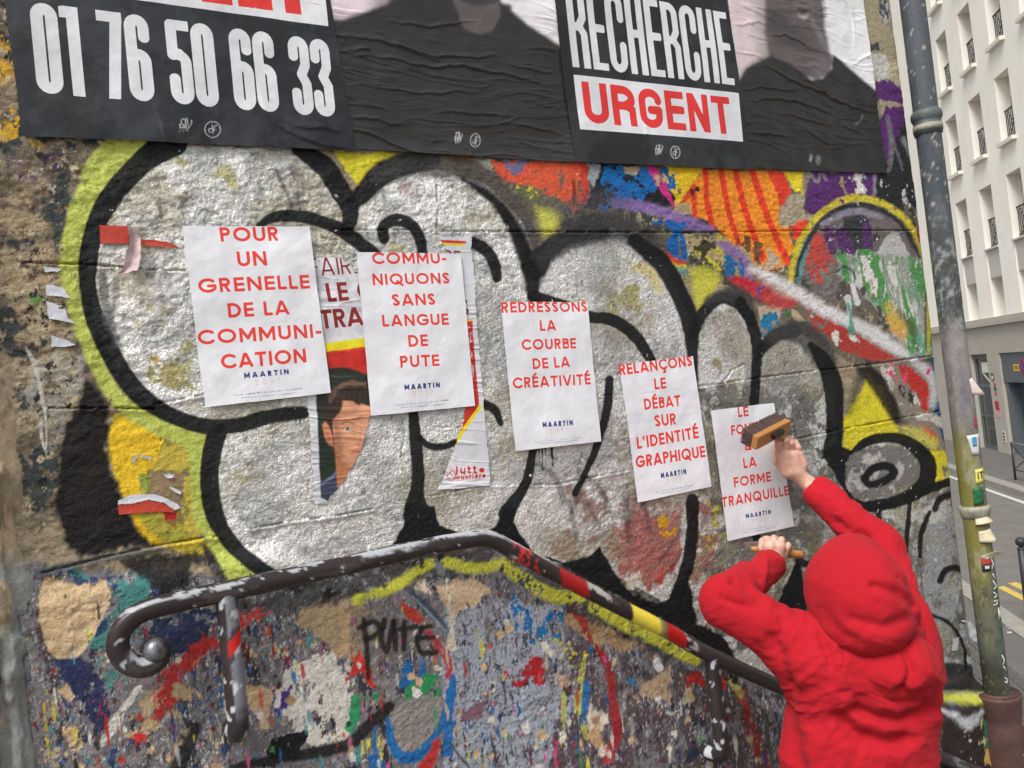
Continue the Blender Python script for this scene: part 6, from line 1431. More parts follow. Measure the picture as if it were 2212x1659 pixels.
b = MB(); b.box((1.53, .30, 7.4), (3.1, .56, 3.2)); tag(b.build('upper_wall', simple('upper render', (160, 144, 118), .9, var=.2, scale=3, bmp=.4)), kind='structure')

# ---------------------------------------------------------------- painted tubes: colour laid on by length and angle
def painted_tube(name, P, R, mat, parent, paint, n=28, seed=0, ncap=True, detail=.006):
    P = np.array(P, float); R = np.array(R if hasattr(R, '__len__') else [R] * len(P), float)
    # resample evenly
    L = np.r_[0, np.cumsum(np.linalg.norm(np.diff(P, axis=0), axis=1))]; m = max(4, int(L[-1] / detail))
    t = np.linspace(0, L[-1], m); Q_ = np.stack([np.interp(t, L, P[:, i]) for i in range(3)], -1); Rr = np.interp(t, L, R)
    T_ = np.gradient(Q_, axis=0); T_ /= np.linalg.norm(T_, axis=1)[:, None]
    up = np.array([0.04, -0.25, 1.0]); V = []; A = np.linspace(0, 2 * math.pi, n, endpoint=False)
    nr = np.cross(T_[0], [0, 1, 0.01]); nr /= np.linalg.norm(nr); UPD = []
    for i in range(m):
        nr = nr - T_[i] * nr.dot(T_[i]); nr /= np.linalg.norm(nr); b = np.cross(T_[i], nr)
        ring = nr[None] * np.cos(A)[:, None] + b[None] * np.sin(A)[:, None]
        UPD.append(ring); V.append(ring)
    D = np.array(UPD); tt = np.meshgrid(A, t)[1]; aa = np.meshgrid(A, t)[0]
    na = fbm(tt, aa * .02, .03, 4, 700 + seed) - .5
    V = Q_[:, None] + D * (Rr[:, None, None] * (1 + .0 * na[..., None]) + (na * .0016)[..., None])
    col, gl = paint(tt, D, V, na)
    nv = m * n; V = V.reshape(-1, 3); F_ = grid_faces(m, n, True)
    V = np.vstack([V, Q_[:1], Q_[-1:]]); col = np.vstack([col.reshape(-1, 3), col.reshape(-1, 3)[:1], col.reshape(-1, 3)[-1:]])
    gl = np.r_[gl.ravel(), 0.2, 0.2]
    c1 = [(nv, (k + 1) % n, k, k) for k in range(n)]
    F3 = F_
    film = np.zeros((len(V), 4), np.float32); film[:, 1] = gl; film[:, 3] = 1
    o = mesh_np(name, V - (np.array(parent.location) if parent else 0), F3, mat, parent, True,
                {'paint': ('FLOAT_COLOR', np.hstack([np.clip(col, .004, .85), np.ones((len(V), 1))])), 'film': ('FLOAT_COLOR', film)})
    if ncap:
        bm = bmesh.new(); bm.from_mesh(o.data); bm.verts.ensure_lookup_table()
        bm.faces.new([bm.verts[k] for k in range(n)]); bm.faces.new([bm.verts[(m - 1) * n + k] for k in reversed(range(n))])
        bm.to_mesh(o.data); bm.free()
    return o

def blend(c, a, rgb): return c * (1 - a[..., None]) + lin(rgb) * a[..., None]

def build_rail():
    OFF = .10
    def P(*p): return [tuple(on_wall(x, y, OFF)) for x, y in p]
    root = thing('handrail', 'thick tubular handrail with scrolled end, black paint under chipped silver, red and yellow', 'handrail', on_wall(480, 1270, OFF))
    m = paint_material('chipped gloss paint', .12, .18, .42, speck=False)
    def pr(tt, D, V, na):
        x, z = V[..., 0], V[..., 2]; up = D[..., 2]
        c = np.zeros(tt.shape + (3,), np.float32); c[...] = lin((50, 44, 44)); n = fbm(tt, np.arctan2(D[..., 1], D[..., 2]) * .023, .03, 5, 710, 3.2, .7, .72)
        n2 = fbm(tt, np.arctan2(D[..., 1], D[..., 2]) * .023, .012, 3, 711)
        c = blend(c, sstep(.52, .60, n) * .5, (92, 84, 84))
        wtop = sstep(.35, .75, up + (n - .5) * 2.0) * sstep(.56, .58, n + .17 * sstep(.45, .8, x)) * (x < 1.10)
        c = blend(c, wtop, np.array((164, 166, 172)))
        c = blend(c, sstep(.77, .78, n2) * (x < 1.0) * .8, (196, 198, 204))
        def band(a, b, s=.006): return sstep(a - s, a + s, x + na * .02) * sstep(b + s, b - s, x + na * .02)
        c = blend(c, band(1.02, 1.16) * sstep(.50, .55, n), (170, 166, 168)); c = blend(c, band(1.03, 1.10) * sstep(.56, .6, n2), (190, 50, 44))
        c = blend(c, band(1.165, 1.245) * sstep(.30, .36, n), (156, 32, 34)); c = blend(c, band(1.245, 1.31) * sstep(.54, .58, n), (170, 168, 160))
        c = blend(c, band(1.385, 1.488, .004), (226, 208, 72)); c = blend(c, band(1.478, 1.51, .004) * .8, (120, 116, 90)); c = blend(c, band(1.497, 1.56, .004), (176, 34, 34))
        c = blend(c, band(1.56, 1.6) * sstep(.45, .5, n), (170, 168, 166)); c = blend(c, (x > 1.6) * .7, (66, 58, 60)); c = blend(c, (x > 2.3) * sstep(.45, .55, n), (120, 124, 122))
        return c, np.full(tt.shape, .45, np.float32)
    path = P((325, 1409), (329, 1398), (340, 1399), (345, 1413), (335, 1430), (311, 1441), (284, 1436), (263, 1418), (254, 1392), (262, 1360), (287, 1333), (325, 1315), (400, 1296), (475, 1280), (700, 1231), (900, 1187), (1000, 1168), (1040, 1163), (1068, 1168), (1095, 1182), (1150, 1212), (1200, 1240), (1437, 1361), (1590, 1441), (2050, 1642))
    sm = smooth(path, 6)
    # carry it on down the stairs in the same line
    d = np.array(path[-1]) - np.array(path[-2]); d[1] = 0; d /= np.linalg.norm(d)
    sm = np.vstack([sm, sm[-1] + d * .4])
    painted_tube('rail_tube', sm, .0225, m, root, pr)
    # the rolled end: a flattened ball the tube curls into
    b = MB(); c = on_wall(335, 1404, OFF + .010)
    ang = np.linspace(-2.0, 1.9, 16)
    b.ball(c, .024, 3, (1, .95, 1.05)); b.build('scroll_boss', simple('worn silver paint', (112, 112, 118), .32, var=.85, scale=38, bmp=.25, metal=.55), root, True)
    def pp(tt, D, V, na):
        c = np.zeros(tt.shape + (3,), np.float32); a = np.arctan2(D[..., 1], D[..., 0]); n = fbm(tt, a * .023, .05, 5, 720, 1.4, 1, .65)
        z = V[..., 2]; c[...] = lin((52, 46, 47))
        c = blend(c, sstep(-.45, -.25, D[..., 0] + (n - .5) * .6) * sstep(3.36, 3.40, z + na * .05) * .9, (128, 130, 138)); c = blend(c, sstep(.58, .61, n) * .85, (58, 50, 50))  # left side kept dark, its shade painted into the post colour
        c = blend(c, sstep(.64, .67, fbm(tt, a * .02, .02, 3, 721)), (190, 192, 198))
        zz = z - D[..., 0] * .018 + na * .01
        c = blend(c, sstep(3.508, 3.512, zz) * sstep(3.545, 3.541, zz) * sstep(-.5, -.3, D[..., 0]), (206, 44, 38))
        return c, np.full(tt.shape, .35, np.float32)
    def post(x0, y0, x1, y1, nm='post'):
        a = on_wall(x0, y0, OFF); e = on_wall(x1, y1, OFF); e = np.array([a[0] + (e[0] - a[0]) * .3, -OFF, e[2]])
        pts = [a, a * .5 + e * .5, e + np.array([0, 0, .03]), e + np.array([0, .012, .008]), e + np.array([0, .035, -.002]), e + np.array([0, OFF + .01, -.004])]
        painted_tube(nm, smooth(pts, 6), .0225, m, root, pp)
    post(488, 1284, 506, 1592); post(1538, 1420, 1556, 1640)
    e = on_wall(2350, 1790, OFF)
    z = sm[-40][2]; post_a = np.array([2.62, -OFF, 2.55]); painted_tube('post', smooth([post_a, post_a - [0, 0, .2], post_a - [0, -.03, .26], post_a - [0, -OFF - .01, .27]], 6), .0225, m, root, pp)
build_rail()

# ---------------------------------------------------------------- drainpipe at the corner
def build_pipe():
    ax, ay = 3.098, -0.080
    root = thing('drainpipe', 'tall grimy rainwater downpipe with collars and rusty cast iron foot at wall corner', 'drainpipe', (ax, ay, 1.2))
    m = paint_material('grimy pipe paint', .25, .25, .6)
    def pp(tt, D, V, na):
        z = V[..., 2]; a = np.arctan2(D[..., 1], D[..., 0]); u = a * .06
        # side facing the wall face / lens is towards -x -y
        lf = sstep(.2, -.8, D[..., 0])
        n = fbm(u, z, .08, 5, 730, 1, 1.6, .65); n2 = fbm(u, z, .025, 4, 731, 1, 1, .65); n3 = fbm(u, z, .2, 4, 732, .6, 2)
        c = np.zeros(tt.shape + (3,), np.float32); c[...] = lin((98, 104, 110))
        c = blend(c, sstep(.50, .60, n) * .5, (72, 80, 86)); c = blend(c, sstep(.70, .715, n2), (176, 180, 184))
        t1 = sstep(4.55, 4.25, z + (n - .5) * .3); c = blend(c, t1 * .85, (104, 108, 108)); c = blend(c, t1 * sstep(.55, .60, n2) * .8, (170, 174, 174)); c = blend(c, t1 * sstep(.44, .40, n2) * .6, (60, 62, 60))
        t2 = sstep(4.10, 3.95, z + (n - .5) * .3); c = blend(c, t2 * .9, (168, 160, 154)); c = blend(c, t2 * sstep(.52, .60, n) * .6, (128, 126, 122)); c = blend(c, t2 * lf * .5 * sstep(.4, .6, n3), (86, 96, 124))
        t3 = sstep(3.72, 3.52, z + (n - .5) * .2); c = blend(c, t3 * .9, (122, 120, 92)); c = blend(c, t3 * sstep(.50, .62, n3) * .6, (110, 112, 96)); c = blend(c, t3 * lf * .7 * sstep(2.85, 3.1, z), (150, 142, 62)); c = blend(c, t3 * sstep(.60, .66, n) * .6, (180, 176, 150))
        t4 = sstep(3.16, 3.02, z + (n - .5) * .25); c = blend(c, t4 * (1 - lf * .55), (98, 106, 98)); c = blend(c, t4 * sstep(.54, .6, n2) * .5, (60, 66, 60)); c = blend(c, t4 * sstep(.53, .6, n) * lf * .5, (130, 128, 60))
        t5 = sstep(2.85, 2.70, z); c = blend(c, t5 * lf * .8, (46, 48, 48))
        c = blend(c, sstep(.72, .735, n2) * .5, (190, 170, 130)); c = c * .72
        return c, np.full(tt.shape, .25, np.float32)
    painted_tube('pipe', [(ax, ay, 2.58), (ax, ay, 4.0), (ax, ay, 6.2)], .0455, m, root, pp, n=40, detail=.008)
    dk = simple('collar iron', (84, 90, 92), .55, var=.35, scale=20, bmp=.4); pal = simple('pale collar paint', (150, 148, 132), .6, var=.3, scale=25, bmp=.4)
    def ring(z0, prof, mat, nm):
        b = MB(); b.tube([(ax, ay, z0 + q[0]) for q in prof], [q[1] for q in prof], 40); return b.build(nm, mat, root, True)
    z1 = on_wall(1998, 250, .08)[2]
    ring(z1, [(-.075, .0465), (-.074, .051), (-.035, .052), (-.030, .049), (-.02, .052), (-.012, .056), (0, .057), (.012, .054), (.018, .049), (.02, .0465)], dk, 'collar')
    b = MB(); b.tube([(ax, ay, z1 - .062), (ax, ay, z1 - .038)], [.0535, .0535], 40); b.build('collar_strap', pal, root, True)
    z2 = on_wall(2112, 1098, .08)[2]
    ring(z2, [(-.03, .0465), (-.028, .050), (-.012, .053), (-.004, .056), (.006, .057), (.012, .055), (.016, .0465)], pal, 'collar')
    rust = simple('rusted cast iron', (86, 60, 54), .7, var=.4, scale=9, bmp=.6, bscale=60)
    z3 = on_wall(2160, 1500, .08)[2]
    ring(z3, [(-1.35, .092), (-1.33, .09), (-1.2, .080), (-.40, .076), (-.16, .076), (-.13, .080), (-.10, .072), (-.075, .072), (-.06, .078), (-.02, .079), (.0, .083), (.012, .084), (.016, .078), (.006, .062), (.0, .056)], rust, 'cast_foot')
    # raised foundry letters running down the foot
    lm = simple('worn letter edge', (126, 92, 80), .7, bmp=.3)
    for ch, k in (('N', 0), ('S', 1), ('A', 2), ('F', 3)):
        gw, st = glyph(ch, .08); b = MB()
        a0 = math.atan2(-1.0, .05)   # faces the street
        for s in st:
            pts = []
            P = np.clip(np.array(s, float), [0.02, 0.0], [gw - .02, 1.0])
            for q in P:
                th = a0 + .15 + (q[1] - .5) * .055 / .077; zz = z3 - .20 - k * .062 - q[0] * .052
                pts.append((ax + math.cos(th) * .0775, ay + math.sin(th) * .0775, zz))
            if len(pts) > 1: b.tube(pts, .0026, 5)
        o = b.build('raised_letter', lm, root, True)
    # labels, stickers and torn paper round the pipe
    def patch(nm, corners, mat, r=.0470, bow=None, label=None, nx=8, ny=6):
        """corners in (angle, height): TL TR BR BL"""
        C_ = np.array(corners, float); s, t = np.meshgrid(np.linspace(0, 1, nx), np.linspace(0, 1, ny))
        G_ = lambda k: (C_[0, k] * (1 - s) + C_[1, k] * s) * (1 - t) + (C_[3, k] * (1 - s) + C_[2, k] * s) * t
        A_, H_ = G_(0), G_(1); rr = r + (bow(s, t) if bow else 0)
        V = np.stack([ax + np.cos(A_) * rr, ay + np.sin(A_) * rr, H_], -1).reshape(-1, 3) - np.array(root.location)
        o = mesh_np(nm, V, grid_faces(ny, nx)[:, ::-1], mat, root)
        so_ = o.modifiers.new('thick', 'SOLIDIFY'); so_.thickness = .0005; so_.offset = 1
        if label: o['label'] = label
        return o
    def ang(xf, yf):
        """angle and height on the pipe seen at a drawing position"""
        r = ray(xf, yf); o = EYE[:2] - np.array([ax, ay]); d = r[:2]; A = d @ d; B = 2 * o @ d; C = o @ o - .0470 ** 2; q = B * B - 4 * A * C
        if q < 0: q = 0
        t = (-B - math.sqrt(q)) / (2 * A); p = EYE + r * t; a = math.atan2(p[1] - ay, p[0] - ax)
        return (a, p[2])
    t21 = lambda *p: [ang(*q) for q in T(2, 1, *p)]; t22 = lambda *p: [ang(*q) for q in T(2, 2, *p)]
    wm = simple('sticker white', (196, 200, 198), .5, var=.12, scale=40, bmp=.2); bm_ = simple('sticker blue print', (70, 140, 180), .5, var=.4, scale=60); gm = simple('sticker green', (28, 92, 58), .5, var=.5, scale=70, bmp=.2)
    ym = simple('sticker yellow', (206, 200, 96), .5, var=.2, scale=40); rm = simple('sticker red', (176, 60, 52), .5, var=.2, scale=50); km = simple('sticker black', (34, 34, 36), .5); tm = simple('torn paper cream', (206, 196, 168), .7, var=.2, scale=40, bmp=.4)
    patch('sticker', t21((1838, 1165), (1918, 1150), (1922, 1290), (1880, 1290)), wm, .0475, label='torn white sticker with blue print')
    patch('sticker_print', t21((1872, 1175), (1900, 1170), (1904, 1230), (1880, 1236)), bm_, .0485)
    patch('sticker', t21((1890, 1040), (1900, 1040), (1906, 1110), (1894, 1110)), rm, .0475)
    patch('sticker', t21((1895, 1385), (1946, 1372), (1950, 1466), (1900, 1480)), ym, .0475, label='pale yellow sticker with black letters')
    for q in (((1908, 1402), (1914, 1401), (1918, 1444), (1912, 1446)), ((1922, 1398), (1942, 1393), (1943, 1401), (1923, 1406)), ((1930, 1404), (1936, 1402), (1940, 1440), (1934, 1442))): patch('sticker_letter', t21(*q), km, .0485, nx=3, ny=3)
    patch('sticker', t21((1878, 1505), (1944, 1490), (1952, 1605), (1888, 1620)), gm, .0475, label='dark green sticker just above the collar')
    patch('torn_paper', t22((1916, 128), (1990, 105), (2004, 190), (1922, 196)), tm, .0480, bow=lambda s, t: .02 * s * t, label='cream torn paper curling off the pipe')
    patch('torn_paper', t22((1930, 290), (1990, 245), (2035, 262), (1968, 312)), tm, .0485, bow=lambda s, t: .03 * s * s)
    patch('torn_paper', t22((1896, 40), (1960, 20), (1990, 60), (1900, 80)), tm, .0480, bow=lambda s, t: .012 * t)
    patch('sticker', t22((1932, 298), (1996, 290), (2000, 335), (1936, 345)), rm, .0477); patch('sticker', t22((1936, 346), (1992, 338), (1996, 380), (1944, 390)), km, .0477); patch('sticker_print', t22((1958, 352), (1986, 347), (1988, 366), (1960, 370)), wm, .0485)
    # white marker writing down the pipe
    for q in (((2000, 300), (2014, 340), (2006, 370)), ((2010, 400), (2030, 440)), ((2012, 445), (2034, 480), (2018, 500)), ((2016, 520), (2040, 540), (2020, 556)), ((2018, 580), (2040, 570), (2036, 600), (2016, 604)),
              ((2048, 620), (2052, 700)), ((2054, 640), (2060, 690)), ((2070, 930), (2086, 960), (2076, 990)), ((2080, 1000), (2096, 1030)), ((2090, 1075), (2106, 1085), (2100, 1110), (2090, 1100))):
        A_ = t22(*q); b = MB(); b.tube([(ax + math.cos(a) * .0467, ay + math.sin(a) * .0467, h) for a, h in A_], .0022, 5); b.build('marker_stroke', wm, root, True)
    pk = simple('torn white film', (208, 190, 184), .6, var=.1)
    patch('torn_paper', t21((1856, 800), (1872, 790), (1900, 905), (1876, 900)), pk, .0475, bow=lambda s, t: .035 * t * s, label='pale torn film sticking out from the pipe')
build_pipe()

# ---------------------------------------------------------------- street, stairs and landing
ASPH = simple('worn asphalt', (104, 102, 98), .9, var=.18, scale=3, bmp=.5, bscale=220)
PAVM = simple('pavement asphalt', (96, 94, 91), .9, var=.14, scale=2, bmp=.4, bscale=200)
KERB = simple('granite kerb', (140, 136, 128), .85, var=.15, scale=8, bmp=.4)
LINEW = simple('road paint white', (190, 188, 182), .7, var=.15, scale=20); LINEY = simple('road paint yellow', (188, 164, 84), .7, var=.18, scale=14)
STEP = simple('worn step stone', (128, 124, 116), .85, var=.2, scale=5, bmp=.5, bscale=60)

def ground_at(x, y, z=0.0):
    r = ray(x, y); return EYE + r * ((z - EYE[2]) / r[2])

KA, KB = ground_at(*T(2, 1, (1945, 1435))[0]), ground_at(*T(2, 1, (2212, 1540))[0])
FD = np.array([0.6445, 0.7646, 0.0])                 # direction of the far facade
FD = FD / np.linalg.norm(FD); FN = np.array([FD[1], -FD[0], 0.0])   # its normal, away from us
FB = np.array([28.194, 14.909, 0.0])
def perp(p): return float((np.array(p) - FB) @ FN)
def slab(name, mat, q0, q1, a0, a1, z0, z1, parent=None, bev=0):
    """a strip parallel to the facade: q = distance in front of it (negative = towards us), a = along it"""
    pts = [FB + FD * a + FN * q for a, q in ((a0, q0), (a1, q0), (a1, q1), (a0, q1))]
    b = MB(); b.prism([(p[0], p[1], z0) for p in pts], (0, 0, z1 - z0)); return b.build(name, mat, parent)

def build_ground():
    g = MB(); g.prism([(-150, -150, -.3), (150, -150, -.3), (150, 150, -.3), (-150, 150, -.3)], (0, 0, .3)); tag(g.build('street', ASPH), kind='structure')
    sg = 1.0 if perp(EYE) < 0 else -1.0
    kq = perp(KA); k2 = perp(KB); kq = (kq + k2) / 2
    far = tag(slab('far_pavement', PAVM, kq + .0, 3.0 if kq < 0 else -3.0, -60, 40, 0, .14), kind='structure')
    for i in range(34):
        a = -26 + i * 1.15; tag(slab('kerb_stone', KERB, kq - .3 * np.sign(-kq) * -1 * -1, kq - .004 * np.sign(kq), a, a + 1.14, 0, .147), kind='structure')
    tag(slab('road_edge_line', LINEW, kq - .62, kq - .50, -40, 40, 0.0, .004), kind='structure')
    return kq
KQ = build_ground()
nb = ground_at(2161, 1312)
NQ = perp(nb)
def near_side():
    tag(slab('near_pavement', PAVM, NQ - .28, NQ - 3.2, -40, 14, 0, .008), kind='structure')
    for i in range(12):
        a0 = float((nb - FB) @ FD) + 2.5 - i * 1.15
        tag(slab('kerb_stone', KERB, NQ, NQ - .27, a0, a0 + 1.14, 0, .03), kind='structure')
    # zigzag marks and worn white marks
    for q in (((2040, 490), (2080, 480), (2330, 600), (2300, 625)), ((2108, 465), (2160, 455), (2230, 480), (2230, 520))):
        pts = [ground_at(*p, .004) for p in T(2, 2, *q)]; b = MB(); b.prism(pts, (0, 0, .003)); tag(b.build('yellow_road_mark', LINEY), kind='structure')
    for q in (((2090, 672), (2110, 660), (2146, 672), (2144, 686), (2100, 688)), ((2090, 740), (2130, 732), (2260, 755), (2280, 790), (2200, 788), (2120, 762)), ((2070, 715), (2086, 712), (2100, 722), (2080, 724)), ((2100, 778), (2130, 776), (2136, 784), (2106, 786))):
        pts = [ground_at(*p, .012) for p in T(2, 2, *q)]; b = MB(); b.prism(pts, (0, 0, .003)); tag(b.build('white_ground_mark', LINEW), kind='structure')
    # sett paving below the near pavement
    root = thing('sett_paving', None, None, (0, 0, 0)); root['kind'] = 'structure'
    ms = simple('dark setts', (84, 82, 78), .8, var=.3, scale=4, bmp=.5, bscale=50)
    jb = MB(); c0 = ground_at(*T(2, 2, (2100, 880))[0]); q1 = perp(c0)
    me = None; k = 0; rnd = random.Random(3)
    ctr = ground_at(2200, 1560); a_c = float((ctr - FB) @ FD); q_c = perp(ctr)
    cells = []
    for i in range(-60, 60):
        for j in range(-60, 60):
            q = q1 - .3 - (i + 60) * .16; a = a_c + (j + (.5 if i % 2 else 0)) * .19
            p = FB + FD * a + FN * q; gx_, gy_ = draw_xy(np.array([p[0]]), np.array([.02]), -(p[1]))
            if 2060 < gx_[0] < 2290 and 1380 < gy_[0] < 1760: cells.append((gy_[0], p))
    cells.sort(key=lambda c: -c[0]); far_ = []
    th = math.atan2(FD[1], FD[0])
    b = MB(); b.box((0, 0, 0), (.175, .145, .05), bev=.012); base = b.build('sett', ms, root); protos = [base]
    for n_, (gy_, p) in enumerate(cells[:290]):
        o = base if n_ == 0 else base.copy()
        if n_: SC.collection.objects.link(o); o.parent = root
        o.location = (p[0], p[1], rnd.uniform(-.004, .004)); o.rotation_euler = (rnd.uniform(-.02, .02), rnd.uniform(-.02, .02), th + rnd.uniform(-.03, .03))
    if len(cells) > 290:
        b = MB()
        for gy_, p in cells[290:1400]: b.box((p[0], p[1], 0), (.175, .145, .045), Matrix.Rotation(th, 3, 'Z'), 0)
        o = b.build('sett_field', ms, root); o['kind'] = 'stuff'
near_side()

def build_stairs():
    L0, U0 = 2.45, .95; sl = .643; rise = .153; run = rise / sl
    root = thing('landing', None, None); root['kind'] = 'structure'
    b = MB(); b.prism([(-4, -3.4, -.2), (U0, -3.4, -.2), (U0, -.02, -.2), (-4, -.02, -.2)], (0, 0, L0 + .2)); b.build('landing_slab', STEP, root)
    st = thing('stairs', None, None); st['kind'] = 'structure'
    for i in range(16):
        z = L0 - rise * (i + 1); u = U0 + run * i
        b = MB(); b.box((u + run / 2 + .01, -1.70, z / 2 - .1), (run + .02 + .0004 * i, 3.36, z + .2), bev=.008); b.build('step', STEP, st)
build_stairs()

# ---------------------------------------------------------------- building across the street
def build_facade():
    root = thing('apartment_building', 'pale cream apartment building with rows of tall windows across the street', 'building', (FB[0], FB[1], 0))
    cream = simple('cream render', (246, 242, 230), .85, var=.05, scale=1.2, bmp=.1, bscale=30); grey = simple('grey render', (196, 192, 182), .85, var=.05, scale=1.5, bmp=.1)
    low = simple('stone base render', (176, 170, 158), .85, var=.06, scale=1.5, bmp=.15); white = simple('white sill', (222, 218, 206), .7, var=.04); frame = simple('white window frame', (206, 206, 200), .5, var=.04)
    slate = simple('slate blue metal', (92, 98, 104), .5, var=.06); iron = simple('black iron', (40, 42, 44), .5, var=.1); dark = simple('dark interior', (44, 46, 46), .6, var=.3, scale=2)
    gl, gnt, gb = mat_new('window glass'); gb.inputs['Base Color'].default_value = (.035, .042, .045, 1); gb.inputs['Roughness'].default_value = .06; gb.inputs['Specular IOR Level'].default_value = .8
    blind = simple('roller blind', (206, 200, 186), .7, var=.03)
    def PT(a, q, z): p = FB + FD * a + FN * q; return (p[0], p[1], z)      # a grows to the left in the picture
    sgn = 1.0                                                             # +q is into the building
    def blk(b, a0, a1, q0, q1, z0, z1): b.prism([PT(a0, q0, z0), PT(a1, q0, z0), PT(a1, q1, z0), PT(a0, q1, z0)], (0, 0, z1 - z0)); return b
    c0, dc, ww = -.43, 2.09, .98
    cols = [c0 - dc * k for k in range(-1, 4)]          # right-hand... a of each opening's left edge
    rows = [(9.56 + 2.85 * 2, 11.46 + 2.85 * 2), (12.37, 14.28), (9.54, 11.46), (6.71, 8.61)]
    wt = .50
    # wall as piers and spandrels butted together
    b = MB(); edges = []
    for a in cols: edges.append((a - ww, a))
    edges.sort(); amin, amax = edges[0][0] - 1.1, 9.0
    zs = sorted(rows)
    prev = amin
    for a0, a1 in edges: blk(b, prev, a0, 0, wt, 4.55, 20); prev = a1
    blk(b, prev, amax, 0, wt, 4.55, 20)
    for a0, a1 in edges:
        bot = 5.77 + .0
        for z0, z1 in zs:
            if bot < 6.7: blk(b, a0, a1, .05, wt, 5.77, z0)
            else: blk(b, a0, a1, 0, wt, bot, z0)
            bot = z1
        blk(b, a0, a1, 0, wt, bot, 20)
    b.build('wall', cream, root)
    for k, (a0, a1) in enumerate(edges):
        for r_, (z0, z1) in enumerate(zs + [(4.55, 5.77)]):
            if z0 > 13 and False: continue
            ground_row = z0 < 5
            b = MB(); f = .055; q0 = .36
            for x0, x1 in ((a0, a0 + f), (a1 - f, a1), ((a0 + a1) / 2 - f * .7, (a0 + a1) / 2 + f * .7)): blk(b, x0, x1, q0, q0 + .06, z0, z1)
            for x0, x1 in ((a0 + f, (a0 + a1) / 2 - f * .7), ((a0 + a1) / 2 + f * .7, a1 - f)):
                blk(b, x0, x1, q0, q0 + .06, z0, z0 + f); blk(b, x0, x1, q0, q0 + .06, z1 - f, z1)
                for t in ((.5,) if ground_row else (.36, .68)): blk(b, x0, x1, q0 + .01, q0 + .05, z0 + (z1 - z0) * t - .02, z0 + (z1 - z0) * t + .02)
            w_ = b.build('window', frame, root)
            b = MB(); blk(b, a0 + .01, a1 - .01, q0 + .035, q0 + .045, z0 + .01, z1 - .01); b.build('pane', gl, w_)
            b = MB(); blk(b, a0 - .0, a1 + .0, .7, .72, z0, z1); b.build('window_backing', blind if (k + r_) % 4 == 1 else dark, w_)  # dark panels stand for the unlit room, pale ones are blinds
            if k == 1 and r_ == 1: b = MB(); blk(b, a0 + .06, a1 - .06, q0 - .02, q0 - .004, z1 - .62, z1 - .05); b.build('roller_blind', blind, w_)
            if ground_row: continue
            th, pr_ = (.11, .14) if z0 > 7 else (.05, .05)
            b = MB(); blk(b, a0 - .03, a1 + .03, -pr_, q0 + .02, z0 - th, z0 + .002); b.build('sill', white if z0 > 7 else grey, w_)
            b = MB(); zt = z0 + .92
            for zz in (z0 + .10, zt): blk(b, a0 + .01, a1 - .01, .16, .195, zz - .02, zz + .02)
            for t in np.linspace(.06, .94, 9): x = a0 + (a1 - a0) * t; blk(b, x - .008, x + .008, .17, .186, z0 + .12, zt - .02)
            for s_ in (1, -1):
                xa, xb = (a0 + .2, a1 - .2) if s_ > 0 else (a1 - .2, a0 + .2)
                b.tube([PT(xa, .178, z0 + .14), PT(xb, .178, zt - .04)], .009, 5)
            b.build('guard_rail', iron, w_)
    # grey panel above the ground floor openings
    for a0, a1 in edges: b = MB(); blk(b, a0 + .002, a1 - .002, .035, .048, 5.775, 6.655); b.build('spandrel_panel', grey, root)
    b = MB(); blk(b, amin, amax, -.12, .30, 4.30, 4.42); blk(b, amin, amax, -.05, .30, 4.42, 4.55); b.build('cornice', low, root)
    # ground floor: openings for the shop door and the garage
    b = MB(); D0, D1, G1 = -1.53, -.04, -2.50; G0 = -5.6
    blk(b, D1, amax, 0, wt, 0, 3.39); blk(b, G1, D0, 0, wt, 0, 3.39); blk(b, amin - 3, G0, 0, wt, 0, 3.39); blk(b, amin, amax, 0, wt, 3.39, 4.30); b.build('ground_floor_wall', low, root)
    b = MB(); blk(b, amin, amax, -.004, .001, 3.80, 3.815); blk(b, G1, D0, -.003, .001, 2.93, 2.94); b.build('joint_line', grey, root)
    d = MB(); f = .13; q = .12
    blk(d, D0, D0 + f, q, q + .1, .14, 3.39); blk(d, D1 - f, D1, q, q + .1, .14, 3.39); blk(d, D0 + f, D1 - f, q, q + .1, 3.22, 3.39); blk(d, D0 + f, D1 - f, q, q + .1, 2.25, 2.36); blk(d, D0 + f, D1 - f, q, q + .1, 1.25, 1.30); blk(d, D0 + f, D1 - f, q, q + .1, .14, .26)
    door = d.build('shop_door', slate, root)
    b = MB(); blk(b, D0 + f, D1 - f, q + .04, q + .05, .26, 3.22); b.build('pane', gl, door)
    b = MB(); blk(b, D0 + .3, D1 - .55, q + .02, q + .035, 2.75, 3.1); b.build('white_notice', white, door)
    b = MB(); b.prism([PT(D0 + .35, q + .03, 2.42), PT(D0 + .45, q + .03, 2.42), PT(D1 - .5, q + .03, 2.75), PT(D1 - .6, q + .03, 2.75)], tuple(FN * .012)); b.build('handle', white, door)
    b = MB(); blk(b, D0 + f + .02, D1 - f - .02, q + .055, q + .07, .28, 1.22); blk(b, D0 + f + .05, D1 - f - .3, q + .055, q + .07, 1.32, 1.9); b.build('green_reflection', simple('painted green reflection', (38, 78, 46), .5, var=.3, scale=2), door)  # green reflection in the door glass, painted as flat panels behind it
    b = MB(); blk(b, G0, G1, .06, .16, 2.45, 3.39); g = b.build('garage_lintel', slate, root)
    b = MB(); blk(b, G0, G1, .40, .46, .14, 2.45); b.build('garage_door', simple('garage door', (70, 76, 80), .6, var=.1, scale=3), root)
    b = MB(); blk(b, G1 - .22, G1, .10, .40, .14, 2.45); b.build('garage_jamb', slate, root)
    ys = simple('yellow sign', (206, 170, 50), .5); rs = simple('red sign', (186, 44, 50), .5); bs = simple('blue sign', (44, 70, 140), .5); blk_ = simple('black print', (40, 40, 40), .5)
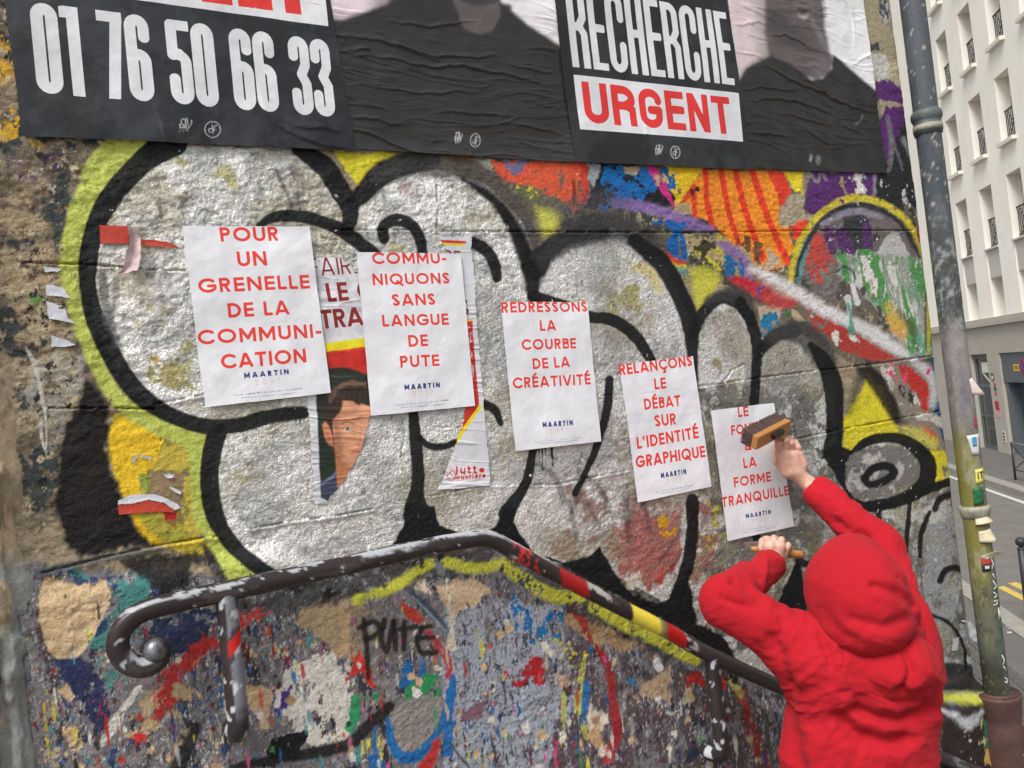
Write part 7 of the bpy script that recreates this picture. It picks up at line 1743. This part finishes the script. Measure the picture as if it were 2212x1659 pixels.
    s1 = on_fac = None
    b = MB(); blk(b, -3.80, -3.38, .045, .06, 2.80, 3.02); sg_ = b.build('yellow_plate', ys, root)
    b = MB(); blk(b, -3.72, -3.46, .040, .046, 2.93, 2.95); blk(b, -3.72, -3.50, .040, .046, 2.88, 2.90); b.build('print_line', blk_, sg_)
    def disc(a, z, r, q0, mat, nm, par): b = MB(); b.prism([PT(a + math.cos(t) * r, q0, z + math.sin(t) * r) for t in np.linspace(0, 2 * math.pi, 24)[:-1]], tuple(FN * .01)); return b.build(nm, mat, par)
    ns = disc(-4.02, 2.95, .23, .046, rs, 'no_parking_sign', root); disc(-4.02, 2.95, .17, .034, bs, 'sign_centre', ns)
    b = MB(); b.prism([PT(-4.13, .022, 2.85), PT(-4.10, .022, 2.82), PT(-3.91, .022, 3.05), PT(-3.94, .022, 3.08)], tuple(FN * .01)); b.build('sign_bar', rs, ns)
    # things fixed on the pier between door and garage
    disc(-1.83, 2.62, .13, -.02, iron, 'round_emblem', root); disc(-1.85, 2.60, .08, -.03, grey, 'emblem_centre', root)
    gsk = simple('green sticker', (40, 100, 70), .5)
    for a, z, r, m_ in ((-1.93, 2.36, .07, rs), (-1.88, 2.24, .075, gsk), (-1.98, 2.22, .05, gsk), (-1.92, 2.08, .07, rs), (-1.86, 1.62, .10, rs), (-2.0, 1.55, .09, rs)): disc(a, z, r, -.008, m_, 'round_sticker', root)
    for a0, a1, z0, z1, m_ in ((-2.06, -1.78, 1.66, 1.84, rs), (-2.08, -1.80, 1.30, 1.52, simple('pink sticker', (206, 160, 160), .5)), (-1.92, -1.84, 1.68, 1.78, white)): b = MB(); blk(b, a0, a1, -.014, -.004, z0, z1); b.build('sticker', m_, root)
    b = MB(); blk(b, -2.30, -2.12, -.02, .002, .50, .86); ic = b.build('vent_grille', grey, root)
    b = MB()
    for z in (.56, .66, .76): blk(b, -2.27, -2.15, -.026, -.019, z, z + .05)
    b.build('vent_slot', blk_, ic)
    # cornice corner of the next block, upper right
    nb_ = thing('neighbouring_building', 'ochre edged building at the upper right corner of the view', 'building', (FB[0], FB[1], 0))
    b = MB(); blk(b, amin - 9, amin - .02, -.05, 4, 0, 21); b.build('wall', simple('ochre render', (214, 188, 140), .85, var=.05), nb_)
    b = MB(); blk(b, amin, amax, wt + .4, 9, 0, 20.5); b.build('rear_block', cream, root)
    # steel pedestrian barrier
    p0 = ground_at(*T(2, 1, (2158, 1452))[0], .14); a_ = float((p0 - FB) @ FD); qk = perp(p0)
    br = thing('street_barrier', 'dark steel pedestrian barrier with crossed bars on the far pavement', 'barrier', (p0[0], p0[1], .14))
    b = MB(); H = .98
    def Q3(a, z): p = FB + FD * a + FN * qk; return (p[0], p[1], .14 + z)
    b.tube([Q3(a_, 0), Q3(a_, H)], .028, 8); b.build('leg', iron, br, True)
    b = MB(); b.tube([Q3(a_ - 1.5, 0), Q3(a_ - 1.5, H)], .028, 8); b.build('leg', iron, br, True)
    b = MB(); b.tube([Q3(a_ + .02, H), Q3(a_ - 1.52, H)], .028, 8); b.build('top_rail', simple('grey rail', (110, 112, 114), .5), br, True)
    b = MB(); b.tube([Q3(a_, .28), Q3(a_ - 1.5, .28)], .016, 6); b.build('lower_rail', iron, br, True)
    for s_ in (0, 1): b = MB(); b.tube([Q3(a_, .28 if s_ else H - .04), Q3(a_ - 1.5, H - .04 if s_ else .28)], .013, 6); b.build('cross_bar', iron, br, True)
    # bollard on the near kerb
    r = ray(2203, 1158); t = (1.18 - EYE[2]) / r[2]; p = EYE + r * t
    bo = thing('bollard', 'black steel bollard with round ball head at the kerb', 'bollard', (p[0], p[1], 0))
    b = MB(); b.tube([(p[0], p[1], 0), (p[0], p[1], 1.0)], [.052, .052], 16); b.build('post', iron, bo, True)
    b = MB(); b.tube([(p[0], p[1], 1.0), (p[0], p[1], 1.01), (p[0], p[1], 1.03)], [.056, .056, .03], 16); b.build('neck_ring', iron, bo, True)
    b = MB(); b.ball((p[0], p[1], 1.10), .068, 3); b.build('ball_head', iron, bo, True)
build_facade()
# ---------------------------------------------------------------- implicit modelling for the figure
def rcone(X, a, b, ra, rb):
    """distance to a tapered capsule"""
    a = np.array(a, np.float32); b = np.array(b, np.float32); d = b - a; L = float(d @ d) + 1e-9
    t = np.clip(((X - a) @ d) / L, 0, 1)
    return np.linalg.norm(X - a - t[..., None] * d, axis=-1) - (ra + (rb - ra) * t)

def ell(X, c, r, M=None):
    P = X - np.array(c, np.float32)
    if M is not None: P = P @ np.array(M, np.float32)
    r = np.array(r, np.float32); k0 = np.linalg.norm(P / r, axis=-1); k1 = np.linalg.norm(P / (r * r), axis=-1) + 1e-6
    return k0 * (k0 - 1) / k1

def smin(a, b, k):
    h = np.clip(0.5 + 0.5 * (b - a) / k, 0, 1); return b * (1 - h) + a * h - k * h * (1 - h)

def iso_mesh(f, lo, hi, h, field=None):
    """naive surface nets of f(X)=0"""
    ax = [np.arange(lo[i], hi[i] + h, h, dtype=np.float32) for i in range(3)]
    nx, ny, nz = map(len, ax)
    D = np.empty((nx, ny, nz), np.float32)
    for i in range(0, nx, 16):
        Xg = np.stack(np.meshgrid(ax[0][i:i + 16], ax[1], ax[2], indexing='ij'), -1); D[i:i + 16] = f(Xg)
    s = D < 0
    cnt = np.zeros((nx - 1, ny - 1, nz - 1), np.int8)
    for dx in (0, 1):
        for dy in (0, 1):
            for dz in (0, 1): cnt += s[dx:nx - 1 + dx, dy:ny - 1 + dy, dz:nz - 1 + dz]
    act = (cnt > 0) & (cnt < 8); idx = -np.ones(act.shape, np.int64); I = np.argwhere(act); idx[act] = np.arange(len(I))
    acc = np.zeros((len(I), 3)); n = np.zeros(len(I))
    cor = [(a, b, c) for a in (0, 1) for b in (0, 1) for c in (0, 1)]
    val = {c: D[I[:, 0] + c[0], I[:, 1] + c[1], I[:, 2] + c[2]] for c in cor}
    for c in cor:
        for k in range(3):
            if c[k] == 0:
                e = list(c); e[k] = 1; e = tuple(e); va, vb = val[c], val[e]; m = (va < 0) != (vb < 0)
                t = np.where(m, va / np.where(m, va - vb, 1), 0); p = np.tile(np.array(c, float), (len(I), 1)); p[:, k] += t
                acc[m] += p[m]; n[m] += 1
    V = (I + acc / n[:, None]) * h + np.array(lo)
    F_ = []
    for k in range(3):
        a = [slice(None)] * 3; b = [slice(None)] * 3; a[k] = slice(0, -1); b[k] = slice(1, None)
        sa, sb = s[tuple(a)], s[tuple(b)]; E = np.argwhere(sa != sb); u, v = (k + 1) % 3, (k + 2) % 3
        E = E[(E[:, u] > 0) & (E[:, v] > 0) & (E[:, u] < D.shape[u] - 1) & (E[:, v] < D.shape[v] - 1)]
        q = []
        for du, dv in ((-1, -1), (0, -1), (0, 0), (-1, 0)):
            c = E.copy(); c[:, u] += du; c[:, v] += dv; q.append(idx[c[:, 0], c[:, 1], c[:, 2]])
        q = np.stack(q, -1); fl = ~sa[E[:, 0], E[:, 1], E[:, 2]]; q[fl] = q[fl][:, ::-1]; F_.append(q)
    F_ = np.concatenate(F_); F_ = F_[(F_ >= 0).all(1)]
    return V, F_

def vnormals(V, F_):
    n = np.cross(V[F_[:, 2]] - V[F_[:, 0]], V[F_[:, 3]] - V[F_[:, 1]]); N_ = np.zeros_like(V)
    for k in range(4): np.add.at(N_, F_[:, k], n)
    return N_ / (np.linalg.norm(N_, axis=1)[:, None] + 1e-12)

def seen_xy(V):
    P = V - EYE; w = P @ CF; return CX + FPX * (P @ CR) / w, CY - FPX * (P @ CU) / w

# joints (drawing position and depth)
J = dict(neck=at(1872, 1392, 2.12), chest=at(1868, 1530, 2.14), waist=at(1850, 1740, 2.14), pelvis=at(1846, 1850, 2.16),
         shL=at(1742, 1438, 2.12), elL=at(1566, 1300, 2.20), wrL=at(1672, 1214, 2.42),
         shR=at(1952, 1376, 2.26), elR=at(1904, 1190, 2.50), wrR=at(1752, 1050, 2.68), head=at(1862, 1290, 2.12))

def hoodie_sdf(X):
    J_ = J; dn = np.array([0, 0, -1.0])
    r3 = np.array([.866, -.5, 0]); dp = np.array([.5, .866, 0])
    M = np.stack([r3, dp, [0, 0, 1]], 1)
    d = ell(X, J_['chest'] + [0, 0, .02], (.184, .132, .27), M)
    d = smin(d, ell(X, J_['waist'] + [0, 0, .02], (.186, .142, .26), M), .10)
    d = smin(d, ell(X, J_['pelvis'] + [0, 0, .02], (.184, .142, .16), M), .08)
    d = smin(d, rcone(X, J_['shL'] + r3 * .05, J_['elL'], .092, .064), .06)
    d = smin(d, rcone(X, J_['shR'] - r3 * .02 - dp * .06 + dn * .05, J_['elR'], .088, .062), .06)
    d = smin(d, rcone(X, J_['neck'] + dn * .03, J_['shL'], .08, .078), .05); d = smin(d, rcone(X, J_['neck'] + dn * .03, J_['shR'], .08, .085), .05)
    # trapezius and the fall of the hood over the back
    d = smin(d, ell(X, at(1880, 1440, 2.13), (.12, .075, .05), M), .03)
    # slack of the hood lying over the right shoulder, with a lower edge of its own
    ca, sa = math.cos(-.20), math.sin(-.20); M2 = np.stack([r3 * ca + np.array([0, 0, 1.]) * sa, dp, -r3 * sa + np.array([0, 0, 1.]) * ca], 1)
    d = smin(d, ell(X, at(1926, 1432, 2.085), (.120, .118, .080), M2), .010)
    d = smin(d, ell(X, at(1800, 1420, 2.12), (.075, .085, .05), M2), .03)
    fa = rcone(X, J_['elL'], J_['wrL'] - (J_['wrL'] - J_['elL']) * .10, .066, .042); d = smin(d, fa, .018)
    cu = rcone(X, J_['wrL'] - (J_['wrL'] - J_['elL']) * .20, J_['wrL'] - (J_['wrL'] - J_['elL']) * .06, .044, .039); d = smin(d, cu, .008)
    fb = rcone(X, J_['elR'], J_['wrR'] + (J_['elR'] - J_['wrR']) * .14, .064, .043); d = smin(d, fb, .025)
    cv = rcone(X, J_['wrR'] + (J_['elR'] - J_['wrR']) * .26, J_['wrR'] + (J_['elR'] - J_['wrR']) * .06, .042, .038); d = smin(d, cv, .008)
    # cut the sleeves square at the cuffs and hollow them
    for w_, e_ in ((J_['wrL'], J_['elL']), (J_['wrR'], J_['elR'])):
        ax = (w_ - e_) / np.linalg.norm(w_ - e_); pl = (X - (w_ - ax * .012)) @ ax
        near = np.linalg.norm(X - w_, axis=-1) < .085
        d = np.where(near, np.maximum(d, pl), d)
        d = np.where(near, np.maximum(d, -rcone(X, w_ - ax * .045, w_ + ax * .02, .028, .033)), d)
    # bottom hem
    d = np.maximum(d, (J_['pelvis'][2] - .13) - X[..., 2])
    return d

def hood_sdf(X):
    r3 = np.array([.866, -.5, 0]); dp = np.array([.5, .866, 0]); M = np.stack([r3, dp, [0, 0, 1]], 1)
    h = ell(X, at(1848, 1280, 2.13), (.124, .160, .132), M)
    h = smin(h, ell(X, at(1868, 1345, 2.09), (.108, .12, .075), M), .045)
    h = smin(h, rcone(X, at(1888, 1284, 2.09), at(1974, 1312, 2.045), .092, .012), .03)
    h = smin(h, rcone(X, at(1900, 1330, 2.09), at(1968, 1330, 2.07), .070, .020), .03)
    h = smin(h, rcone(X, at(1846, 1215, 2.20), at(1841, 1225, 2.28), .070, .065), .05)
    # open front for the face (away from us, turned to the poster)
    fc = at(1835, 1300, 2.33); h = np.maximum(h, -ell(X, fc, (.085, .12, .11), M))
    h = np.maximum(h, at(1868, 1408, 2.12)[2] - X[..., 2])
    return h

def skin_sdf(X, arms=True):
    r3 = np.array([.866, -.5, 0]); dp = np.array([.5, .866, 0]); M = np.stack([r3, dp, [0, 0, 1]], 1); hc = at(1856, 1292, 2.16)
    d = ell(X, hc, (.076, .098, .115), M); d = smin(d, ell(X, hc + dp * .035 + [0, 0, -.055], (.055, .062, .06), M), .03)
    d = smin(d, rcone(X, hc + [0, 0, -.06], J['neck'] + [0, 0, -.06], .058, .062), .03)
    nz = hc + dp * .098 + [0, 0, -.018]; d = smin(d, rcone(X, nz + [0, 0, .025] - dp * .012, nz + dp * .014, .009, .012), .012)
    for s in (-1, 1):
        d = smin(d, ell(X, hc + r3 * s * .078 + [0, 0, -.01], (.010, .020, .030), M), .008)
        d = np.maximum(d, -ell(X, hc + r3 * s * .032 + dp * .100 + [0, 0, .008], (.018, .012, .010), M))
        d = np.minimum(d, ell(X, hc + r3 * s * .032 + dp * .085 + [0, 0, .006], (.0125,) * 3))
    d = np.maximum(d, -ell(X, hc + dp * .104 + [0, 0, -.066], (.024, .010, .003), M))
    d = smin(d, ell(X, hc + dp * .090 + [0, 0, -.073], (.022, .012, .007), M), .004)
    d = smin(d, ell(X, J['chest'] + [0, 0, .02], (.12, .06, .20), M), .04); d = smin(d, ell(X, J['waist'], (.12, .07, .22), M), .06)
    d = smin(d, ell(X, J['pelvis'], (.155, .11, .12), M), .05)
    for a, b, c in (('shL', 'elL', 'wrL'), ('shR', 'elR', 'wrR')):
        d = smin(d, rcone(X, J[a], J[b], .032, .030), .02); d = smin(d, rcone(X, J[b], J[c], .030, .024), .012)
    return d

def hand_sdf(conv, depth, palm, fingers, thumb, wrist):
    """palm: list of (x, y, dz, r) chain pairs; fingers: chains (x, y, dz, r) on the drawing with depth offsets"""
    def W(q): p = conv(q[:2])[0]; return at(p[0], p[1], depth + q[2])
    prim = []
    for ch, k in [(c, .007) for c in palm] + [(c, .0022) for c in fingers + [thumb]] + [(wrist, .014)]:
        prim.append(([(W(q), q[3]) for q in ch], k))
    def f(X):
        d = None
        for ch, k in prim:
            e = None
            for (a, ra), (b, rb) in zip(ch, ch[1:]):
                q = rcone(X, a, b, ra, rb); e = q if e is None else np.minimum(e, q)
                if e is not q: e = smin(e, q, .003)
            d = e if d is None else smin(d, e, k)
        return d
    pts = np.array([p for ch, k in prim for p, r in ch]); return f, pts.min(0) - .03, pts.max(0) + .03

def build_person():
    foot_z = 2.45 - .153 * 4
    root = thing('person', 'person in a red hooded sweatshirt, seen from behind, arms raised to brush a poster flat', 'person', (float(J['pelvis'][0]), float(J['pelvis'][1]), foot_z))
    R0 = np.array(root.location)
    # cloth
    m, nt, b = mat_new('red sweatshirt fleece'); tc = N(nt, 'TexCoord'); o = tc.outputs['Object']; n = noise(nt, 6, 4, .6, o); n2 = noise(nt, 420, 3, .7, o); n3 = noise(nt, 38, 4, .6, o)
    r = ramp(nt, n.outputs[0], [(.3, (.36, .009, .017)), (.7, (.44, .012, .022))]); r2 = ramp(nt, n2.outputs[0], [(.3, (.86, .86, .86)), (.7, (1.08, 1.08, 1.08))])
    nt.links.new(mix(nt, 1.0, r.outputs[0], r2.outputs[0], 'MULTIPLY'), b.inputs['Base Color']); b.inputs['Roughness'].default_value = .92; b.inputs['Specular IOR Level'].default_value = .15
    b.inputs['Sheen Weight'].default_value = .04; b.inputs['Sheen Roughness'].default_value = .6; b.inputs['Sheen Tint'].default_value = (1, .5, .5, 1)
    nb_ = bump(nt, b, n3.outputs[0], .35, .01); bump(nt, b, n2.outputs[0], .25, .0012, nb_)
    t = lambda *p: T(2, 2, *p)
    # folds: (points, half width, depth); negative depth = ridge
    folds = [(((1130, 1275), (1270, 1325), (1440, 1335), (1600, 1270)), 12, .022), (((1020, 1330), (1120, 1440), (1290, 1490), (1440, 1470)), 15, .022),
             (((650, 1190), (690, 1380), (740, 1600), (760, 1700)), 18, .018), (((590, 820), (640, 1000), (700, 1180)), 17, .016), (((480, 860), (540, 1040), (600, 1180)), 10, .006),
             (((330, 445), (420, 500), (490, 560)), 7, .013), (((400, 350), (450, 400), (490, 440)), 6, .010), (((260, 560), (380, 600), (500, 610)), 8, .007), (((640, 690), (660, 740), (640, 800)), 6, .006),
             (((1430, 900), (1480, 1010), (1450, 1110), (1400, 1150)), 8, .013), (((1420, 1160), (1500, 1195), (1600, 1160)), 8, .012), (((1490, 620), (1560, 720), (1600, 860)), 5, .012), (((1450, 830), (1500, 760), (1560, 730)), 6, .010),
             (((980, 40), (1060, 110), (1180, 150)), 8, .009), (((960, 150), (1060, 180), (1200, 170)), 7, .007), (((1025, 860), (1048, 930), (1040, 1010)), 3.5, .005), (((890, 800), (935, 900), (960, 980)), 8, .009)]
    hoodf = [(((1240, 470), (1390, 520), (1510, 610)), 9, .011), (((1100, 700), (1300, 742), (1490, 690)), 13, .008), (((1400, 420), (1470, 480)), 6, .006), (((900, 640), (1000, 760), (1130, 840)), 12, .005),
             (((1070, 225), (940, 295), (868, 420), (842, 560), (855, 700)), 3.2, .003)]
    def carve(V, F_, FL, amp=1.0):
        Nn = vnormals(V, F_); x, y = seen_xy(V); vw = V - EYE; vw /= np.linalg.norm(vw, axis=1)[:, None]; face = np.clip(-(Nn * vw).sum(1) * 1.6, 0, 1)
        D = np.zeros(len(V)); nw = fbm(V[:, 0] + V[:, 1], V[:, 2], .05, 3, 803)
        for q, w_, h in FL:
            P = smooth(t(*q), 5); d = seg_dist(x, y, P)
            w_ = w_ * 1.1; d = d + (nw - .5) * 12; tt = np.exp(-(np.maximum(d, 0) / w_) ** 2); D -= h * 1.15 * tt; D += h * .10 * np.exp(-((d - w_ * 2.0) / w_) ** 2)
        D *= face
        lat = V @ np.array([.866, -.5, 0]); z = V[:, 2]; w1 = fbm(lat, z, .22, 2, 805) - .5
        def rid(a_, L_, W_, sd):
            c_, s_ = math.cos(a_), math.sin(a_); p = (lat * c_ + z * s_ + w1 * .10) / L_; q = (-lat * s_ + z * c_ + w1 * .16) / W_
            n_ = vnoise(p, q, sd) * .65 + vnoise(p * 2.1, q * 2.0, sd + 1) * .35; return (1 - np.abs(2 * n_ - 1)) ** 2.2
        k_ = amp
        D += k_ * (.010 * rid(-.5, .22, .060, 820) + .009 * rid(.75, .17, .05, 830) * sstep(.4, .6, fbm(lat, z, .3, 2, 833)) + .0030 * rid(.1, .06, .02, 840) - .007)
        D += (fbm(lat, z, .20, 2, 800) - .5) * .018 * (.4 + .6 * k_)
        return V + Nn * D[:, None]
    allp = np.array([J[k] for k in J]); lo = allp.min(0) - [.18, .24, .14]; hi = allp.max(0) + [.15, .13, .14]
    V, F_ = iso_mesh(hoodie_sdf, lo, hi, .0050); V = carve(V, F_, folds)
    o = mesh_np('sweatshirt', V - R0, F_, m, root)
    hc = at(1868, 1290, 2.13); V, F_ = iso_mesh(hood_sdf, hc - .26, hc + .26, .0045); V = carve(V, F_, hoodf, .32)
    mesh_np('hood', V - R0, F_, m, root)
    # ribbed cuffs and raised seams
    for w_, e_, r_ in (('wrL', 'elL', .0425), ('wrR', 'elR', .0410)):
        w3, e3 = J[w_], J[e_]; ax_ = (w3 - e3) / np.linalg.norm(w3 - e3); c0 = w3 - ax_ * .055; c1 = w3 - ax_ * .014
        s1 = np.cross(ax_, [0, 0, 1.]); s1 /= np.linalg.norm(s1); s2 = np.cross(ax_, s1); n_ = 132; Vv = []
        for k in range(7):
            c_ = c0 + (c1 - c0) * k / 6; rr = r_ * (1 + .02 * math.sin(math.pi * k / 6)) - .0015 * (k == 0)
            for i in range(n_):
                a = 2 * math.pi * i / n_; r2_ = rr + .0009 * (i % 2) + .001 * math.sin(3 * a); Vv.append(c_ + (s1 * math.cos(a) + s2 * math.sin(a)) * r2_)
        for i in range(n_): a = 2 * math.pi * i / n_; Vv.append(c1 + ax_ * .0005 + (s1 * math.cos(a) + s2 * math.sin(a)) * (r_ - .006))
        mesh_np('ribbed_cuff', np.array(Vv) - R0, grid_faces(8, n_, True), m, root)
    # skin
    sk, nt, b = mat_new('skin'); tc = N(nt, 'TexCoord'); o = tc.outputs['Object']; n = noise(nt, 28, 4, .6, o); n2 = noise(nt, 190, 4, .6, o)
    r = ramp(nt, n.outputs[0], [(.3, (.50, .27, .20)), (.5, (.60, .36, .27)), (.75, (.66, .43, .34))]); nt.links.new(r.outputs[0], b.inputs['Base Color'])
    b.inputs['Roughness'].default_value = .5; b.inputs['Subsurface Weight'].default_value = .12; b.inputs['Subsurface Radius'].default_value = (.012, .004, .002); b.inputs['Subsurface Scale'].default_value = .5
    bump(nt, b, n2.outputs[0], .18, .0016)
    lo = np.minimum.reduce([J['wrL'], J['wrR'], J['pelvis'], J['elL']]) - [.2, .2, .14]; hi = allp.max(0) + [.1, .12, .12]
    V, F_ = iso_mesh(skin_sdf, lo, hi, .0085)
    # right hand (on the brush)
    dR = 2.70
    palmR = [[(720, 700, .0, .024), (690, 560, -.002, .021)], [(790, 690, .0, .024), (770, 560, -.002, .021)], [(690, 560, -.002, .020), (660, 520, 0, .013)], [(840, 640, .008, .022), (812, 550, .006, .018)]]
    fR = [[(648, 530, .0, .0112), (634, 440, -.012, .0105), (650, 366, .010, .0088)], [(700, 505, -.002, .0115), (706, 425, -.016, .0108), (690, 400, .012, .0092), (668, 420, .035, .008)],
          [(762, 515, .0, .0112), (752, 450, -.012, .0106), (738, 412, .012, .009), (715, 420, .035, .008)], [(820, 560, .006, .0104), (812, 490, -.002, .0096), (790, 440, .02, .0084), (760, 440, .04, .0075)]]
    thR = [(700, 700, .022, .015), (625, 610, .030, .0135), (610, 520, .045, .011), (622, 450, .055, .0095)]
    wR = [(770, 690, .004, .025), (865, 775, .002, .0245), (960, 850, -.01, .029), (1040, 905, -.02, .032)]
    f, lo2, hi2 = hand_sdf(Vz, dR, palmR, fR, thR, wR); V2, F2 = iso_mesh(f, lo2, hi2, .0019)
    dL = 2.47
    palmL = [[(560, 1440, 0, .025), (560, 1360, -.004, .022)], [(620, 1440, 0, .025), (640, 1365, -.004, .022)], [(600, 1470, .01, .024), (660, 1420, .008, .022)]]
    fL = [[(545, 1350, -.004, .0118), (540, 1300, .008, .0108), (560, 1300, .040, .0095), (585, 1370, .058, .0085)], [(600, 1345, -.006, .0120), (602, 1290, .006, .0110), (612, 1292, .040, .0096), (630, 1375, .058, .0085)],
          [(655, 1360, -.002, .0116), (664, 1304, .010, .0108), (672, 1310, .042, .0094), (684, 1390, .058, .0085)], [(690, 1405, .006, .0110), (722, 1352, .016, .0104), (728, 1362, .044, .009), (722, 1420, .056, .008)]]
    thL = [(540, 1430, .004, .015), (500, 1370, .016, .0132), (500, 1318, .030, .0115), (530, 1296, .040, .010)]
    wL = [(570, 1450, .004, .026), (540, 1500, -.004, .0255), (490, 1550, -.03, .029), (430, 1620, -.06, .032)]
    f, lo3, hi3 = hand_sdf(Vz, dL, palmL, fL, thL, wL); V3, F3 = iso_mesh(f, lo3, hi3, .0019)
    Va = np.vstack([V, V2, V3]); Fa = np.vstack([F_, F2 + len(V), F3 + len(V) + len(V2)])
    mesh_np('body', Va - R0, Fa, sk, root)
    # trousers and shoes, out of the frame but standing on the step
    r3 = np.array([.866, -.5, 0]); dp = np.array([.5, .866, 0]); M = np.stack([r3, dp, [0, 0, 1]], 1); pv = J['pelvis']; z0 = foot_z
    kz = (pv[2] + z0) / 2
    hipsL, hipsR = pv - r3 * .085 + [0, 0, -.02], pv + r3 * .085 + [0, 0, -.02]
    fl, fr_ = np.array([pv[0] - .13, pv[1] + .02, z0 + .09]), np.array([pv[0] + .13, pv[1] - .02, z0 + .09])
    def jeans(X):
        d = ell(X, pv + [0, 0, -.02], (.165, .125, .12), M)
        for h_, f_ in ((hipsL, fl), (hipsR, fr_)):
            k = (h_ + f_) / 2 + dp * .03; d = smin(d, rcone(X, h_, k, .092, .066), .03); d = smin(d, rcone(X, k, f_, .066, .056), .02)
        return np.maximum(d, X[..., 2] - (pv[2] + .06))
    V, F_ = iso_mesh(jeans, np.array([pv[0] - .4, pv[1] - .4, z0 - .02]), np.array([pv[0] + .4, pv[1] + .4, pv[2] + .12]), .011)
    n = fbm(V[:, 0] + V[:, 1], V[:, 2], .08, 3, 810) - .5; V = V + vnormals(V, F_) * (n * .014)[:, None]
    mesh_np('trousers', V - R0, F_, simple('dark denim', (44, 50, 66), .85, var=.2, scale=30, bmp=.4), root)
    shm = simple('dark shoe leather', (38, 36, 36), .5, bmp=.2)
    for f_ in (fl, fr_):
        def shoe(X, f_=f_): d = smin(rcone(X, [f_[0], f_[1] - .03, z0 + .045], [f_[0] + .02, f_[1] + .15, z0 + .035], .043, .036), rcone(X, f_ + [0, -.02, 0], f_ + [0, -.02, -.04], .045, .045), .03); return np.maximum(d, z0 + .003 - X[..., 2])
        V, F_ = iso_mesh(shoe, f_ - [.1, .13, .12], f_ + [.12, .25, .08], .007); mesh_np('shoe', V - R0, F_, shm, root)
build_person()

# ---------------------------------------------------------------- tools held in the hands
def build_tools():
    wood = simple('varnished beech', (168, 116, 64), .45, var=.12, scale=14, bmp=.15); br = simple('brown bristle', (78, 58, 54), .8, var=.35, scale=90, bmp=.6, bscale=300)
    # paste brush: long block parallel to the wall, bristles pressed on the paper
    A, B = on_wall(*Vz((434, 442))[0], .135), on_wall(*Vz((712, 296))[0], .105)
    root = thing('paste_brush', 'wide wooden paste brush with brown bristles, held against the lowest poster', 'paste brush', (A + B) / 2)
    L = (B - A); Ln = L / np.linalg.norm(L)
    tip = (on_wall(*Vz((410, 334))[0], .074) + on_wall(*Vz((632, 238))[0], .062)) / 2; bt = tip - (A + B) / 2; bt = bt - Ln * (bt @ Ln); bl_ = np.linalg.norm(bt); bn = bt / bl_
    wn = np.cross(Ln, bn)
    cen = (A + B) / 2; W_, T__ = .046, .022
    def fr(a, b_, c): return cen + Ln * a + bn * b_ + wn * c
    hl = np.linalg.norm(L) / 2 + .004
    M = Matrix(((Ln[0], bn[0], wn[0]), (Ln[1], bn[1], wn[1]), (Ln[2], bn[2], wn[2])))
    b = MB(); b.box(cen, (hl * 2, T__, W_), M, .004); b.build('wooden_block', wood, root, False)
    # bristles: rows of thin tapered tufts bending where they meet the paper
    rnd = random.Random(5); b = MB()
    for i in range(46):
        for j in range(9):
            a = -hl + .006 + (2 * hl - .012) * i / 45 + rnd.uniform(-.001, .001); c = -W_ / 2 + .004 + (W_ - .008) * j / 8 + rnd.uniform(-.001, .001)
            ln_ = bl_ * rnd.uniform(.98, 1.03) * (1 + .0 * j); sp = 1.03
            p0 = fr(a, T__ / 2 - .002, c); p1 = fr(a * 1.04, ln_ * .5, c * 1.1); p2 = fr(a * sp + .002 * rnd.uniform(-1, 1), ln_, c * 1.25 + .004)
            b.tube([p0, p1, p2], [.0028, .0027, .0014], 4)
    b.build('bristles', br, root, False)
    b = MB(); k = simple('black clip plastic', (26, 26, 28), .35, bmp=.05)
    q0 = fr(-.012, -T__ / 2 - .003, .0); q1 = fr(.030, -T__ / 2 - .012, .006); b.box(q0 * .5 + q1 * .5, (.060, .014, .020), M, .004); b.build('black_clip', k, root, False)
    b = MB(); hx = np.array(at(*Vz((700, 420))[0], 2.73)); b.tube([fr(.018, -T__ / 2, 0), (fr(.018, -T__ / 2, 0) + hx) / 2, hx], [.010, .011, .010], 12); b.build('handle', wood, root, True)
    # scraper in the left hand
    d = 2.515
    def W(x, y, dd=0): return at(*Vz((x, y))[0], d + dd)
    r2 = thing('scraper', 'small paint scraper with a round wooden handle gripped in the lower hand', 'scraper', W(640, 1405))
    b = MB(); b.tube([W(395, 1378), W(430, 1383), W(520, 1392), W(640, 1408), W(760, 1424), W(840, 1432), W(862, 1434)], [.006, .0095, .011, .012, .0128, .0125, .006], 16); b.build('handle', wood, r2, True)
    st = simple('dull spattered steel', (128, 112, 106), .4, metal=.6, var=.25, scale=60)
    b = MB(); P = [W(410, 1392, -.004), W(332, 1338, .0), W(336, 1326, .01), W(420, 1312, .02), W(500, 1318, .02), W(500, 1360, .01)]; nrm = (EYE - W(420, 1350)); nrm /= np.linalg.norm(nrm); b.prism(P, nrm * .0016); b.build('blade', st, r2, False)
build_tools()
